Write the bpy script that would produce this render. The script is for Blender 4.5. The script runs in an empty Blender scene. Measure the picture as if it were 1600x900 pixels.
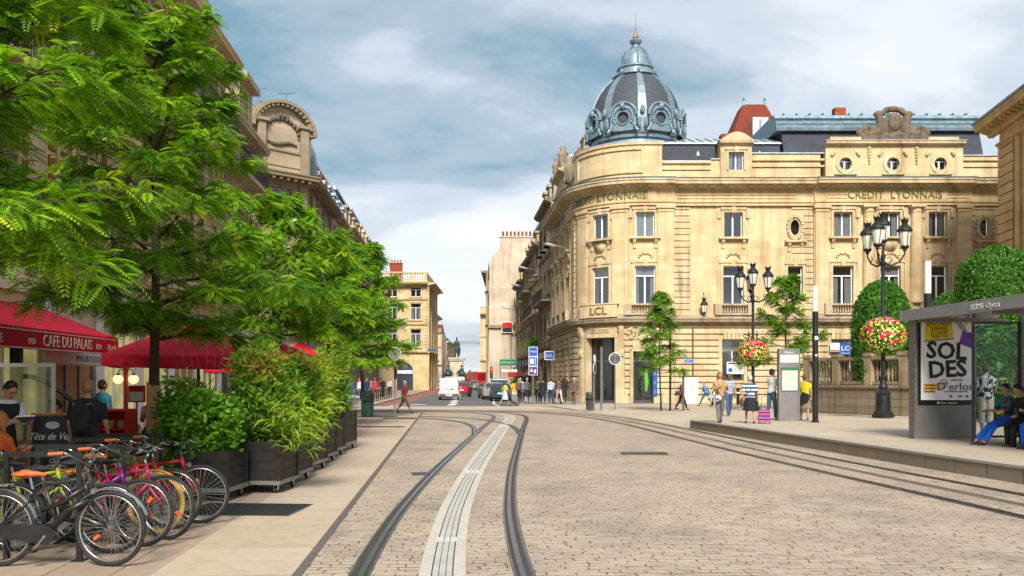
import bpy, bmesh, math, random
import numpy as np
from mathutils import Vector, Matrix, noise as mnoise
R = math.radians
rnd = random.Random(7)
S = bpy.context.scene
COL = S.collection

# ------------------------------------------------------------------ camera, sky, sun, exposure
EYE = 1.75
cam = bpy.data.cameras.new('camera'); camo = bpy.data.objects.new('camera', cam); COL.objects.link(camo)
camo.location = (0, 0, EYE); camo.rotation_euler = (R(90), 0, 0)
cam.sensor_width = 36; cam.lens = 31.5; cam.shift_y = 0.08875; cam.clip_end = 3000
S.camera = camo
S.view_settings.view_transform = 'Standard'; S.view_settings.look = 'None'
S.view_settings.exposure = 1.18; S.view_settings.gamma = 1.0; S.view_settings.use_curve_mapping = False
SUN_EL, SUN_AZ = 40, 179      # azimuth the light comes from, clockwise from +Y
w = bpy.data.worlds.new('World'); S.world = w; w.use_nodes = True
nt = w.node_tree; nt.nodes.clear()
def wn(t, **k):
    n = nt.nodes.new(t)
    for a, b in k.items(): setattr(n, a, b)
    return n
sky = wn('ShaderNodeTexSky', sky_type='NISHITA', sun_disc=False, sun_elevation=R(SUN_EL), sun_rotation=R(SUN_AZ))
sky.dust_density = 1.5; sky.air_density = 1.2
tc = wn('ShaderNodeTexCoord'); sx = wn('ShaderNodeSeparateXYZ'); nt.links.new(tc.outputs['Generated'], sx.inputs[0])
def wm(op, a, b=None, c=None):
    n = wn('ShaderNodeMath', operation=op)
    for i, v in enumerate((a, b, c)):
        if v is None: continue
        if isinstance(v, (int, float)): n.inputs[i].default_value = v
        else: nt.links.new(v, n.inputs[i])
    return n.outputs[0]
zc = wm('ADD', wm('MAXIMUM', sx.outputs[2], 0.0), 0.24)
cx_ = wm('DIVIDE', sx.outputs[0], zc); cy_ = wm('DIVIDE', sx.outputs[1], zc)
cmb = wn('ShaderNodeCombineXYZ'); nt.links.new(cx_, cmb.inputs[0]); nt.links.new(cy_, cmb.inputs[1])
def cloud_noise(scale, off, detail, rough=.55, dist=0.0):
    mp = wn('ShaderNodeMapping'); mp.inputs['Location'].default_value = off; mp.inputs['Scale'].default_value = (scale*.72, scale, scale)
    nt.links.new(cmb.outputs[0], mp.inputs[0])
    n = wn('ShaderNodeTexNoise'); n.inputs['Scale'].default_value = 1; n.inputs['Detail'].default_value = detail
    n.inputs['Roughness'].default_value = rough; n.inputs['Distortion'].default_value = dist
    nt.links.new(mp.outputs[0], n.inputs['Vector']); return n.outputs['Fac']
def ramp(fac, stops):
    r = wn('ShaderNodeValToRGB'); nt.links.new(fac, r.inputs[0]); cr = r.color_ramp; cr.interpolation = 'EASE'
    while len(cr.elements) > 1: cr.elements.remove(cr.elements[-1])
    cr.elements[0].position = stops[0][0]; cr.elements[0].color = (*stops[0][1], 1)
    for p, c in stops[1:]:
        e = cr.elements.new(p); e.color = (*c, 1)
    return r.outputs[0]
big = cloud_noise(1.05, (3.1, 1.7, 0), 5, .5, .25)
fine = cloud_noise(2.9, (9.2, 4.4, 0), 7, .55, .2)
tone = wm('ADD', wm('MULTIPLY', big, .62), wm('MULTIPLY', fine, .38))
# low clouds are brighter: the cover thins towards the horizon
low = wm('MULTIPLY', wm('SUBTRACT', .36, wm('MINIMUM', sx.outputs[2], .36)), .36)
tone = wm('ADD', wm('ADD', tone, low), .012)
ccol = ramp(tone, [(.36, (.065, .155, .21)), (.43, (.125, .215, .275)), (.49, (.235, .295, .35)), (.55, (.36, .40, .45)), (.62, (.48, .50, .53)), (.74, (.56, .57, .585))])
bgs = wn('ShaderNodeBackground'); nt.links.new(sky.outputs[0], bgs.inputs[0]); bgs.inputs[1].default_value = 0.06
bgc = wn('ShaderNodeBackground'); nt.links.new(ccol, bgc.inputs[0]); bgc.inputs[1].default_value = .88
mixs = wn('ShaderNodeMixShader'); mixs.inputs[0].default_value = .88
nt.links.new(bgs.outputs[0], mixs.inputs[1]); nt.links.new(bgc.outputs[0], mixs.inputs[2])
wo = wn('ShaderNodeOutputWorld'); nt.links.new(mixs.outputs[0], wo.inputs[0])
sl = bpy.data.lights.new('sun', 'SUN'); sl.energy = 2.95; sl.angle = R(18); sl.color = (1, .95, .86)
so = bpy.data.objects.new('sun', sl); COL.objects.link(so)
_d = Vector((math.sin(R(SUN_AZ))*math.cos(R(SUN_EL)), math.cos(R(SUN_AZ))*math.cos(R(SUN_EL)), math.sin(R(SUN_EL))))
so.rotation_euler = _d.to_track_quat('Z', 'Y').to_euler(); so.location = (-20, -30, 60)
S.cycles.max_bounces = 6; S.cycles.diffuse_bounces = 3; S.cycles.glossy_bounces = 2; S.cycles.transmission_bounces = 3
S.cycles.transparent_max_bounces = 12; S.cycles.use_denoising = True
S.cycles.caustics_reflective = False; S.cycles.caustics_refractive = False

# ------------------------------------------------------------------ materials
MATS = {}
class NB:
    def __init__(s, name):
        s.m = bpy.data.materials.new(name); s.m.use_nodes = True; s.t = s.m.node_tree; s.t.nodes.clear()
        s.out = s.n('ShaderNodeOutputMaterial'); s.b = s.n('ShaderNodeBsdfPrincipled'); s.l(s.b.outputs[0], s.out.inputs[0])
        s.b.inputs['Specular IOR Level'].default_value = .35
    def n(s, t, **k):
        n = s.t.nodes.new(t)
        for a, b in k.items(): setattr(n, a, b)
        return n
    def l(s, a, b): s.t.links.new(a, b)
    def put(s, v, i):
        if isinstance(v, (int, float)): i.default_value = v
        elif isinstance(v, (tuple, list)): i.default_value = (*v, 1) if len(v) == 3 and i.type == 'RGBA' else v
        else: s.l(v, i)
    def math(s, op, a, b=None, c=None):
        n = s.n('ShaderNodeMath', operation=op)
        for i, v in enumerate((a, b, c)):
            if v is not None: s.put(v, n.inputs[i])
        return n.outputs[0]
    def pos(s): return s.n('ShaderNodeNewGeometry').outputs['Position']
    def mapping(s, v, scale=(1, 1, 1), loc=(0, 0, 0), rot=(0, 0, 0)):
        n = s.n('ShaderNodeMapping'); n.inputs['Scale'].default_value = scale; n.inputs['Location'].default_value = loc; n.inputs['Rotation'].default_value = rot
        s.l(v, n.inputs[0]); return n.outputs[0]
    def noise(s, v, scale, detail=4, rough=.55):
        n = s.n('ShaderNodeTexNoise'); n.inputs['Scale'].default_value = scale; n.inputs['Detail'].default_value = detail; n.inputs['Roughness'].default_value = rough
        s.l(v, n.inputs['Vector']); return n.outputs['Fac']
    def mix(s, f, a, b, mode='MIX'):
        n = s.n('ShaderNodeMix', data_type='RGBA', blend_type=mode)
        s.put(f, n.inputs['Factor']); s.put(a, n.inputs['A']); s.put(b, n.inputs['B']); 
        return n.outputs['Result']
    def ramp(s, f, a, b, c0=(0, 0, 0), c1=(1, 1, 1)):
        n = s.n('ShaderNodeValToRGB'); s.l(f, n.inputs[0]); e = n.color_ramp.elements
        e[0].position = a; e[0].color = (*c0, 1); e[1].position = b; e[1].color = (*c1, 1); return n.outputs[0]
    def bump(s, h, strength=.4, dist=.02):
        n = s.n('ShaderNodeBump'); n.inputs['Strength'].default_value = strength; n.inputs['Distance'].default_value = dist
        s.l(h, n.inputs['Height']); s.l(n.outputs[0], s.b.inputs['Normal'])
    def col(s, c): s.put(c, s.b.inputs['Base Color'])
    def rough(s, c): s.put(c, s.b.inputs['Roughness'])

def wallvec(b):
    sp = b.n('ShaderNodeSeparateXYZ'); b.l(b.pos(), sp.inputs[0])
    c = b.n('ShaderNodeCombineXYZ'); b.l(b.math('SUBTRACT', sp.outputs[0], sp.outputs[1]), c.inputs[0]); b.l(sp.outputs[2], c.inputs[1])
    return c.outputs[0], sp

def stone(name, c, joints=.35, bw=.9, bh=.42, dirt=.5, grime=(.13, .11, .09)):
    """weathered ashlar: block to block tone, faint joints, rain streaks"""
    if name in MATS: return MATS[name]
    b = NB(name); p = b.pos(); wv, sp = wallvec(b)
    br = b.n('ShaderNodeTexBrick'); b.l(wv, br.inputs['Vector']); br.inputs['Scale'].default_value = 1
    br.inputs['Brick Width'].default_value = bw; br.inputs['Row Height'].default_value = bh; br.inputs['Mortar Size'].default_value = .012
    br.inputs['Mortar Smooth'].default_value = .4
    br.inputs['Color1'].default_value = (1, 1, 1, 1); br.inputs['Color2'].default_value = (.82, .79, .74, 1); br.inputs['Mortar'].default_value = (1-joints, 1-joints, 1-joints, 1)
    n1 = b.noise(p, .55, 5); n2 = b.noise(p, 9, 5)
    st = b.noise(b.mapping(wv, (2.2, .16, 1)), 1, 6, .6)
    c0 = b.mix(b.ramp(n1, .3, .72), c, (c[0]*.80, c[1]*.72, c[2]*.60))
    c1 = b.mix(1, c0, br.outputs[0], 'MULTIPLY')
    c2 = b.mix(b.math('MULTIPLY', b.ramp(n2, .35, .75), .22), c1, (c[0]*1.15, c[1]*1.15, c[2]*1.2))
    c3 = b.mix(b.math('MULTIPLY', b.ramp(st, .49, .74), dirt), c2, grime)
    b.col(c3); b.rough(.85)
    n4 = b.noise(b.mapping(wv, (.5, 1.3, 1), (7, 3, 0)), 1, 6, .65)
    c3 = b.mix(b.math('MULTIPLY', b.ramp(n4, .56, .72), dirt*.5), c3, (c[0]*.62, c[1]*.50, c[2]*.36)); b.col(c3)
    h = b.math('ADD', b.math('MULTIPLY', br.outputs['Fac'], -.7), b.math('MULTIPLY', n2, .35)); b.bump(h, .35, .02)
    MATS[name] = b.m; return b.m

def plain(name, c, rough=.6, metal=0.0, var=.18, scale=6, bump=0.0, spec=None, coat=0):
    if name in MATS: return MATS[name]
    b = NB(name); p = b.n('ShaderNodeTexCoord').outputs['Object']
    n1 = b.noise(p, scale, 5)
    b.col(b.mix(b.ramp(n1, .3, .7), tuple(x*(1-var) for x in c), tuple(min(1, x*(1+var*.6)) for x in c)))
    b.rough(b.math('ADD', b.math('MULTIPLY', n1, .15), max(0.02, rough-.07))); b.b.inputs['Metallic'].default_value = metal
    if bump: b.bump(b.noise(p, scale*6, 4), bump, .01)
    if spec is not None: b.b.inputs['Specular IOR Level'].default_value = spec
    if coat: b.b.inputs['Coat Weight'].default_value = coat
    MATS[name] = b.m; return b.m

def emit(name, c, s):
    if name in MATS: return MATS[name]
    b = NB(name); b.col(c); b.b.inputs['Emission Color'].default_value = (*c, 1); b.b.inputs['Emission Strength'].default_value = s
    MATS[name] = b.m; return b.m

def leafmat(name, dark, light, trans=.35, tip=None):
    if name in MATS: return MATS[name]
    b = NB(name); at = b.n('ShaderNodeAttribute', attribute_name='tint'); 
    c = b.mix(at.outputs['Fac'], dark, light)
    if tip: 
        c = b.mix(b.ramp(at.outputs['Fac'], .84, .97), c, tip)
    b.col(c); b.rough(.5); b.b.inputs['Specular IOR Level'].default_value = .25
    tr = b.n('ShaderNodeBsdfTranslucent'); hs = b.mix(1, c, (1.25, 1.25, .55), 'MULTIPLY'); b.l(hs, tr.inputs[0])
    mx = b.n('ShaderNodeMixShader'); mx.inputs[0].default_value = trans
    b.l(b.b.outputs[0], mx.inputs[1]); b.l(tr.outputs[0], mx.inputs[2]); b.l(mx.outputs[0], b.out.inputs[0])
    MATS[name] = b.m; return b.m

def glassmat(name, tint=(.75, .8, .82), gloss=.22, rough=.03):
    if name in MATS: return MATS[name]
    b = NB(name); g = b.n('ShaderNodeBsdfGlossy'); g.inputs[0].default_value = (.9, .95, 1, 1); g.inputs[1].default_value = rough
    t = b.n('ShaderNodeBsdfTransparent'); t.inputs[0].default_value = (*tint, 1)
    fr = b.n('ShaderNodeFresnel'); fr.inputs[0].default_value = 1.45
    f = b.math('MINIMUM', b.math('ADD', b.math('MULTIPLY', fr.outputs[0], 1.0), gloss*.5), .9)
    mx = b.n('ShaderNodeMixShader'); b.l(f, mx.inputs[0]); b.l(t.outputs[0], mx.inputs[1]); b.l(g.outputs[0], mx.inputs[2]); b.l(mx.outputs[0], b.out.inputs[0])
    MATS[name] = b.m; return b.m

# ------------------------------------------------------------------ mesh builder
class MB:
    def __init__(s): s.v = []; s.f = []; s.mi = []; s.cur = 0
    def add(s, vs, fs):
        o = len(s.v); s.v.extend(tuple(v) for v in vs)
        for f in fs: s.f.append(tuple(i+o for i in f)); s.mi.append(s.cur)
        return s
    def box(s, x0, x1, y0, y1, z0, z1):
        if x0 > x1: x0, x1 = x1, x0
        if y0 > y1: y0, y1 = y1, y0
        if z0 > z1: z0, z1 = z1, z0
        return s.add([(x0,y0,z0),(x1,y0,z0),(x1,y1,z0),(x0,y1,z0),(x0,y0,z1),(x1,y0,z1),(x1,y1,z1),(x0,y1,z1)],
              [(0,3,2,1),(4,5,6,7),(0,1,5,4),(1,2,6,5),(2,3,7,6),(3,0,4,7)])
    def frust(s, x0, x1, y0, y1, z0, z1, ix, iy):
        return s.add([(x0,y0,z0),(x1,y0,z0),(x1,y1,z0),(x0,y1,z0),(x0+ix,y0+iy,z1),(x1-ix,y0+iy,z1),(x1-ix,y1-iy,z1),(x0+ix,y1-iy,z1)],
              [(0,3,2,1),(4,5,6,7),(0,1,5,4),(1,2,6,5),(2,3,7,6),(3,0,4,7)])
    def cyl(s, p0, p1, r0, r1=None, n=10, cap=True):
        r1 = r0 if r1 is None else r1
        return s.tube([p0, p1], [r0, r1], n, cap)
    def tube(s, pts, rad, n=8, cap=True, closed=False):
        pts = [Vector(p) for p in pts]; m = len(pts)
        if not isinstance(rad, (list, tuple)): rad = [rad]*m
        o = len(s.v); up = None
        for i, p in enumerate(pts):
            if closed: t = pts[(i+1) % m]-pts[i-1]
            else: t = pts[min(i+1, m-1)]-pts[max(i-1, 0)]
            if t.length < 1e-9: t = Vector((0, 0, 1))
            t.normalize()
            if up is None:
                up = Vector((0, 0, 1)) if abs(t.z) < .9 else Vector((1, 0, 0))
            a = t.cross(up)
            if a.length < 1e-6: a = t.cross(Vector((0, 1, 0)))
            a.normalize(); b = a.cross(t); up = b
            for k in range(n):
                q = 2*math.pi*k/n; w_ = p+(a*math.cos(q)+b*math.sin(q))*rad[i]; s.v.append((w_.x, w_.y, w_.z))
        for i in range(m if closed else m-1):
            for k in range(n):
                j = (i+1) % m
                s.f.append((o+i*n+k, o+i*n+(k+1) % n, o+j*n+(k+1) % n, o+j*n+k)); s.mi.append(s.cur)
        if cap and not closed:
            s.f.append(tuple(o+k for k in range(n-1, -1, -1))); s.mi.append(s.cur)
            s.f.append(tuple(o+(m-1)*n+k for k in range(n))); s.mi.append(s.cur)
        return s
    def lathe(s, prof, c=(0, 0, 0), n=16, sx=1, sy=1):
        o = len(s.v)
        for r, z in prof:
            for k in range(n):
                q = 2*math.pi*(k+.5)/n; s.v.append((c[0]+r*sx*math.cos(q), c[1]+r*sy*math.sin(q), c[2]+z))
        for i in range(len(prof)-1):
            for k in range(n):
                s.f.append((o+i*n+k, o+i*n+(k+1) % n, o+(i+1)*n+(k+1) % n, o+(i+1)*n+k)); s.mi.append(s.cur)
        if prof[0][0] > 1e-4: s.f.append(tuple(o+k for k in range(n-1, -1, -1))); s.mi.append(s.cur)
        if prof[-1][0] > 1e-4: s.f.append(tuple(o+(len(prof)-1)*n+k for k in range(n))); s.mi.append(s.cur)
        return s
    def ball(s, c, r, n=10, m=6):
        rx, ry, rz = (r, r, r) if isinstance(r, (int, float)) else r
        prof = [(math.sin(math.pi*i/m), -math.cos(math.pi*i/m)) for i in range(m+1)]
        o = len(s.v)
        for a, z in prof:
            for k in range(n):
                q = 2*math.pi*k/n; s.v.append((c[0]+rx*a*math.cos(q), c[1]+ry*a*math.sin(q), c[2]+rz*z))
        for i in range(m):
            for k in range(n):
                s.f.append((o+i*n+k, o+i*n+(k+1) % n, o+(i+1)*n+(k+1) % n, o+(i+1)*n+k)); s.mi.append(s.cur)
        return s
    def prism(s, poly, z0, z1):
        n = len(poly)
        return s.add([(x, y, z0) for x, y in poly]+[(x, y, z1) for x, y in poly],
                     [tuple(range(n-1, -1, -1)), tuple(range(n, 2*n))]+[(i, (i+1) % n, n+(i+1) % n, n+i) for i in range(n)])
    def xz(s, poly, y0, y1):     # polygon in the x-z plane, given thickness in y
        n = len(poly)
        return s.add([(x, y0, z) for x, z in poly]+[(x, y1, z) for x, z in poly],
                     [tuple(range(n)), tuple(range(2*n-1, n-1, -1))]+[(i, n+i, n+(i+1) % n, (i+1) % n) for i in range(n)])
    def xf(s, M, start=0):
        for i in range(start, len(s.v)): s.v[i] = tuple(M @ Vector(s.v[i]))
        return s
    # ---- frame (u along a facade, v up, d outwards)
    def fbox(s, F, u0, u1, v0, v1, d0, d1):
        us = F.cuts(u0, u1); o = len(s.v)
        for u in us:
            for d in (d0, d1):
                x, y = F(u, d)
                for v in (v0, v1): s.v.append((x, y, v))
        q = []
        for i in range(len(us)-1):
            a = o+i*4; b = a+4
            q += [(a+2, b+2, b+3, a+3), (a, a+1, b+1, b), (a+1, a+3, b+3, b+1), (a, b, b+2, a+2)]
        e = o+(len(us)-1)*4
        q += [(o, o+2, o+3, o+1), (e, e+1, e+3, e+2)]
        for f in q: s.f.append(f); s.mi.append(s.cur)
        return s
    def fsweep(s, F, u0, u1, prof):
        """prof: closed polygon of (d, v) swept from u0 to u1"""
        us = F.cuts(u0, u1); o = len(s.v); n = len(prof)
        for u in us:
            for d, v in prof:
                x, y = F(u, d); s.v.append((x, y, v))
        for i in range(len(us)-1):
            for k in range(n):
                s.f.append((o+i*n+k, o+i*n+(k+1) % n, o+(i+1)*n+(k+1) % n, o+(i+1)*n+k)); s.mi.append(s.cur)
        s.f.append(tuple(range(o+n-1, o-1, -1))); s.mi.append(s.cur)
        e = o+(len(us)-1)*n; s.f.append(tuple(range(e, e+n))); s.mi.append(s.cur)
        return s
    def fpoly(s, F, poly, d0, d1):
        n = len(poly); a = []; b = []
        for u, v in poly:
            x, y = F(u, d0); a.append((x, y, v)); x, y = F(u, d1); b.append((x, y, v))
        return s.add(a+b, [tuple(range(n-1, -1, -1)), tuple(range(n, 2*n))]+[(i, (i+1) % n, n+(i+1) % n, n+i) for i in range(n)])
    def fwall(s, F, u0, u1, v0, v1, op=(), d=0.0, rev=.32):
        """wall sheet with rectangular openings (u0,u1,v0,v1) and their reveals"""
        us = set(F.cuts(u0, u1)); vs = {v0, v1}
        for a, b_, c, e in op: us |= {a, b_}; vs |= {c, e}
        us = sorted(x for x in us if u0-1e-6 <= x <= u1+1e-6); vs = sorted(x for x in vs if v0-1e-6 <= x <= v1+1e-6)
        o = len(s.v); nv = len(vs)
        for u in us:
            x, y = F(u, d)
            for v in vs: s.v.append((x, y, v))
        for i in range(len(us)-1):
            for j in range(nv-1):
                mu = (us[i]+us[i+1])/2; mv = (vs[j]+vs[j+1])/2
                if any(a < mu < b_ and c < mv < e for a, b_, c, e in op): continue
                s.f.append((o+i*nv+j, o+(i+1)*nv+j, o+(i+1)*nv+j+1, o+i*nv+j+1)); s.mi.append(s.cur)
        for a, b_, c, e in op:
            p = [F(a, d), F(b_, d), F(b_, d-rev), F(a, d-rev)]
            (ax, ay), (bx, by), (cx, cy), (dx, dy) = p
            s.add([(ax, ay, c), (bx, by, c), (cx, cy, c), (dx, dy, c), (ax, ay, e), (bx, by, e), (cx, cy, e), (dx, dy, e)],
                  [(0, 1, 2, 3), (4, 7, 6, 5), (0, 3, 7, 4), (1, 5, 6, 2)])
        return s
    def fcol(s, F, u, d, prof, n=12):
        x, y = F(u, d); return s.lathe(prof, (x, y, 0), n)
    def build(s, name, mat, parent=None, smooth=False, world=False, tint=None):
        me = bpy.data.meshes.new(name)
        vs = s.v
        if world and parent is not None:
            M = root_matrix(parent).inverted(); vs = [tuple(M @ Vector(v)) for v in vs]
        me.from_pydata(vs, [], s.f)
        ms = mat if isinstance(mat, (list, tuple)) else [mat]
        for m in ms: me.materials.append(m)
        if len(ms) > 1: me.polygons.foreach_set('material_index', s.mi)
        if smooth is True: me.polygons.foreach_set('use_smooth', [True]*len(me.polygons))
        elif smooth: me.set_sharp_from_angle(angle=R(smooth)) if False else smooth_angle(me, smooth)
        me.update()
        o = bpy.data.objects.new(name, me); COL.objects.link(o)
        if parent is not None: o.parent = parent
        return o

def smooth_angle(me, deg):
    me.polygons.foreach_set('use_smooth', [True]*len(me.polygons))
    me.set_sharp_from_angle(angle=R(deg))

def root_matrix(o):
    M = Matrix.Translation(o.location) @ o.rotation_euler.to_matrix().to_4x4() @ Matrix.Diagonal((*o.scale, 1))
    return root_matrix(o.parent) @ M if o.parent else M

def tag(o, label=None, cat=None, group=None, kind=None):
    if label: o['label'] = label
    if cat: o['category'] = cat
    if group: o['group'] = group
    if kind: o['kind'] = kind
    return o
def thing(name, label, cat, loc=(0, 0, 0), rz=0, group=None):
    o = bpy.data.objects.new(name, None); COL.objects.link(o); o.location = loc; o.rotation_euler = (0, 0, rz); o.empty_display_size = .2
    return tag(o, label, cat, group)
def copy_tree(o, parent=None):
    c = o.copy(); COL.objects.link(c)
    if parent is not None: c.parent = parent
    for ch in list(o.children): copy_tree(ch, c)
    return c
def place(name, me, parent, loc=(0, 0, 0), rot=(0, 0, 0), scale=(1, 1, 1)):
    o = bpy.data.objects.new(name, me); COL.objects.link(o); o.parent = parent; o.location = loc; o.rotation_euler = rot; o.scale = scale
    return o

class Frame:
    """straight line or line-arc-line; u=0 at the origin point"""
    def __init__(s, x, y, tx, ty):
        l = math.hypot(tx, ty); s.o = (x, y); s.t = (tx/l, ty/l); s.nrm = (s.t[1], -s.t[0])
    def __call__(s, u, d=0.0): return (s.o[0]+s.t[0]*u+s.nrm[0]*d, s.o[1]+s.t[1]*u+s.nrm[1]*d)
    def cuts(s, u0, u1): return [u0, u1]
    def rz(s, u=0): return math.atan2(s.t[1], s.t[0])
class ArcFrame:
    """incoming line -> arc (turning left, centre c, radius r, from tangent angle a0 to a1) -> outgoing line; u=0 where the arc starts"""
    def __init__(s, c, r, a0, a1): s.c = c; s.r = r; s.a0 = a0; s.a1 = a1; s.L = r*(a1-a0)
    def ang(s, u): return s.a0 if u < 0 else s.a1 if u > s.L else s.a0+u/s.r
    def __call__(s, u, d=0.0):
        a = s.ang(u); nx, ny = math.sin(a), -math.cos(a); x = s.c[0]+nx*(s.r+d); y = s.c[1]+ny*(s.r+d)
        e = u if u < 0 else max(0, u-s.L)
        return (x+math.cos(a)*e, y+math.sin(a)*e)
    def cuts(s, u0, u1):
        st = s.r*R(5); q = [u0, u1]+[k*st for k in range(int(s.L/st)+1)]+[s.L]
        return sorted({u0, u1} | {x for x in q if u0+1e-3 < x < u1-1e-3})
    def rz(s, u=0): return s.ang(u)

TMP = bpy.data.scenes.new('workbench')      # modifiers are applied here, away from the big scene; removed at the end
def applied(o):
    TMP.collection.objects.link(o); vl = TMP.view_layers[0]; vl.update(); me = bpy.data.meshes.new_from_object(o.evaluated_get(vl.depsgraph)); TMP.collection.objects.unlink(o); return me
def text_mesh(body, size, extrude=.01, align='CENTER', shear=0, xs=1.0, bold=0):
    c = bpy.data.curves.new('txt', 'FONT'); c.body = body; c.size = size; c.extrude = extrude; c.align_x = align; c.shear = shear; c.resolution_u = 2; c.offset = bold
    c.space_line = .9
    o = bpy.data.objects.new('txt', c); me = applied(o)
    vs = [(v.co.x*xs, v.co.y, v.co.z) for v in me.vertices]; fs = [tuple(p.vertices) for p in me.polygons]
    bpy.data.objects.remove(o); bpy.data.curves.remove(c); bpy.data.meshes.remove(me)
    return vs, fs
def text_on(F, body, size, u, v, d, mat, parent, name='lettering', extrude=.01, xs=1.0):
    vs, fs = text_mesh(body, size, extrude, xs=xs); mb = MB(); q = []
    for x, y, z in vs:
        X, Y = F(u+x, d+z); q.append((X, Y, v+y))
    mb.add(q, fs); return mb.build(name, mat, parent, world=True)
def text_at(body, size, loc, rz, mat, parent, name='lettering', extrude=.004, xs=1.0, tilt=0, roll=0, shear=0, bold=0):
    vs, fs = text_mesh(body, size, extrude, xs=xs, shear=shear, bold=bold); mb = MB(); mb.add(vs, fs)
    o = mb.build(name, mat, parent); o.location = loc
    o.rotation_euler = (Matrix.Rotation(rz, 3, 'Z') @ Matrix.Rotation(R(90)+tilt, 3, 'X') @ Matrix.Rotation(roll, 3, 'Z')).to_euler()
    return o
def remesh(mb, vox, smooth=2, tri=0):
    """fuse the overlapping lumps of mb into one continuous skin; returns (verts, faces)"""
    me = bpy.data.meshes.new('rm'); me.from_pydata(mb.v, [], mb.f)
    o = bpy.data.objects.new('rm', me)
    m = o.modifiers.new('r', 'REMESH'); m.mode = 'VOXEL'; m.voxel_size = vox
    if smooth:
        q = o.modifiers.new('s', 'SMOOTH'); q.iterations = smooth; q.factor = .6
    r = applied(o)
    vs = [tuple(v.co) for v in r.vertices]; fs = [tuple(p.vertices) for p in r.polygons]
    bpy.data.objects.remove(o); bpy.data.meshes.remove(me); bpy.data.meshes.remove(r)
    return vs, fs
def fused(mb, vox, name, mat, parent=None, smooth=2):
    vs, fs = remesh(mb, vox, smooth); k = MB(); k.add(vs, fs); return k.build(name, mat, parent, smooth=True)

def px(x, y, z=0.0):
    """ground point of photograph pixel (x, y) at height z: only used to read off real positions"""
    Y = 1400*(EYE-z)/(y-592); return ((x-800)/1400*Y, Y, z)
# ------------------------------------------------------------------ palette
SAND = stone('sand_ashlar', (.67, .535, .33), joints=.2, bw=1.1, bh=.5, dirt=.55, grime=(.20, .13, .06))
SAND_TRIM = stone('sand_trim', (.63, .515, .33), joints=.06, bw=1.6, bh=.6, dirt=.75, grime=(.15, .11, .075))
SAND_DARK = stone('weathered_sandstone', (.42, .335, .225), joints=.2, bw=.8, bh=.4, dirt=.95, grime=(.07, .06, .05))
OCHRE = stone('ochre_ashlar', (.56, .40, .21), joints=.25, bw=1.0, bh=.45, dirt=.5, grime=(.12, .08, .04))
CREAM = stone('cream_stone', (.58, .47, .33), joints=.2, bw=.9, bh=.4, dirt=.5)
GREIGE = stone('grey_beige_stone', (.46, .38, .29), joints=.2, bw=.8, bh=.35, dirt=.7)
PALE = stone('pale_stone', (.62, .50, .33), joints=.15, bw=1.2, bh=.5, dirt=.25)
RENDERW = stone('grey_render', (.60, .52, .42), joints=.0, bw=3, bh=2, dirt=.45)
BRICK = stone('red_brick', (.34, .07, .035), joints=.5, bw=.24, bh=.09, dirt=.3, grime=(.08, .04, .03))
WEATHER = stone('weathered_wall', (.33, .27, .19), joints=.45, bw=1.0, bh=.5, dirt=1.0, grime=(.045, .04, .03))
SLATE = stone('slate', (.055, .065, .085), joints=.35, bw=.3, bh=.16, dirt=.3, grime=(.03, .03, .03))
ZINC = plain('zinc', (.19, .265, .31), .45, .35, .35, 2.5, .1)
ZINC_L = plain('zinc_light', (.42, .48, .51), .4, .3, .25, 2)
IRON = plain('black_iron', (.018, .02, .022), .45, .2, .3, 8)
GREYM = plain('grey_metal', (.215, .205, .195), .42, .35, .1, 4)
GREYD = plain('dark_grey_metal', (.09, .09, .095), .4, .3, .15, 4)
STEEL = plain('steel', (.42, .42, .41), .28, .85, .2, 10)
RUST = plain('terracotta_pot', (.38, .13, .06), .8, 0, .3, 6)
WHITE = plain('white_paint', (.72, .72, .70), .5, 0, .06, 3)
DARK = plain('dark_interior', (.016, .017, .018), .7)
CURT = plain('curtain_fabric', (.42, .44, .45), .9, 0, .2, 8)
BLIND = plain('roller_blind', (.55, .56, .54), .8, 0, .1, 2)
GLASS = glassmat('window_glass')
GOLD = plain('gilt_bronze', (.15, .16, .045), .4, .2, .3, 8)
def canvas(name, c, f=.3):
    m = plain(name, c, .75, 0, .1, 3); t = m.node_tree; o = next(n for n in t.nodes if n.type == 'OUTPUT_MATERIAL'); b = next(n for n in t.nodes if n.type == 'BSDF_PRINCIPLED')
    tr = t.nodes.new('ShaderNodeBsdfTranslucent'); tr.inputs[0].default_value = (*c, 1); mx = t.nodes.new('ShaderNodeMixShader'); mx.inputs[0].default_value = f
    t.links.new(b.outputs[0], mx.inputs[1]); t.links.new(tr.outputs[0], mx.inputs[2]); t.links.new(mx.outputs[0], o.inputs[0]); return m
RED = canvas('red_canvas', (.66, .015, .05))
REDP = plain('red_paint', (.55, .015, .02), .35, 0, .15, 4)
BLUEP = plain('blue_sign_paint', (.015, .09, .36), .4, 0, .1, 4)
RUBBER = plain('black_rubber', (.02, .02, .02), .7, 0, .3, 12)
WOOD = plain('orange_wood', (.50, .17, .04), .5, 0, .25, 6)
BARK = plain('bark', (.065, .045, .03), .9, 0, .4, 14, .5)
SOIL = plain('potting_soil', (.04, .025, .015), .95, 0, .4, 12)

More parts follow.
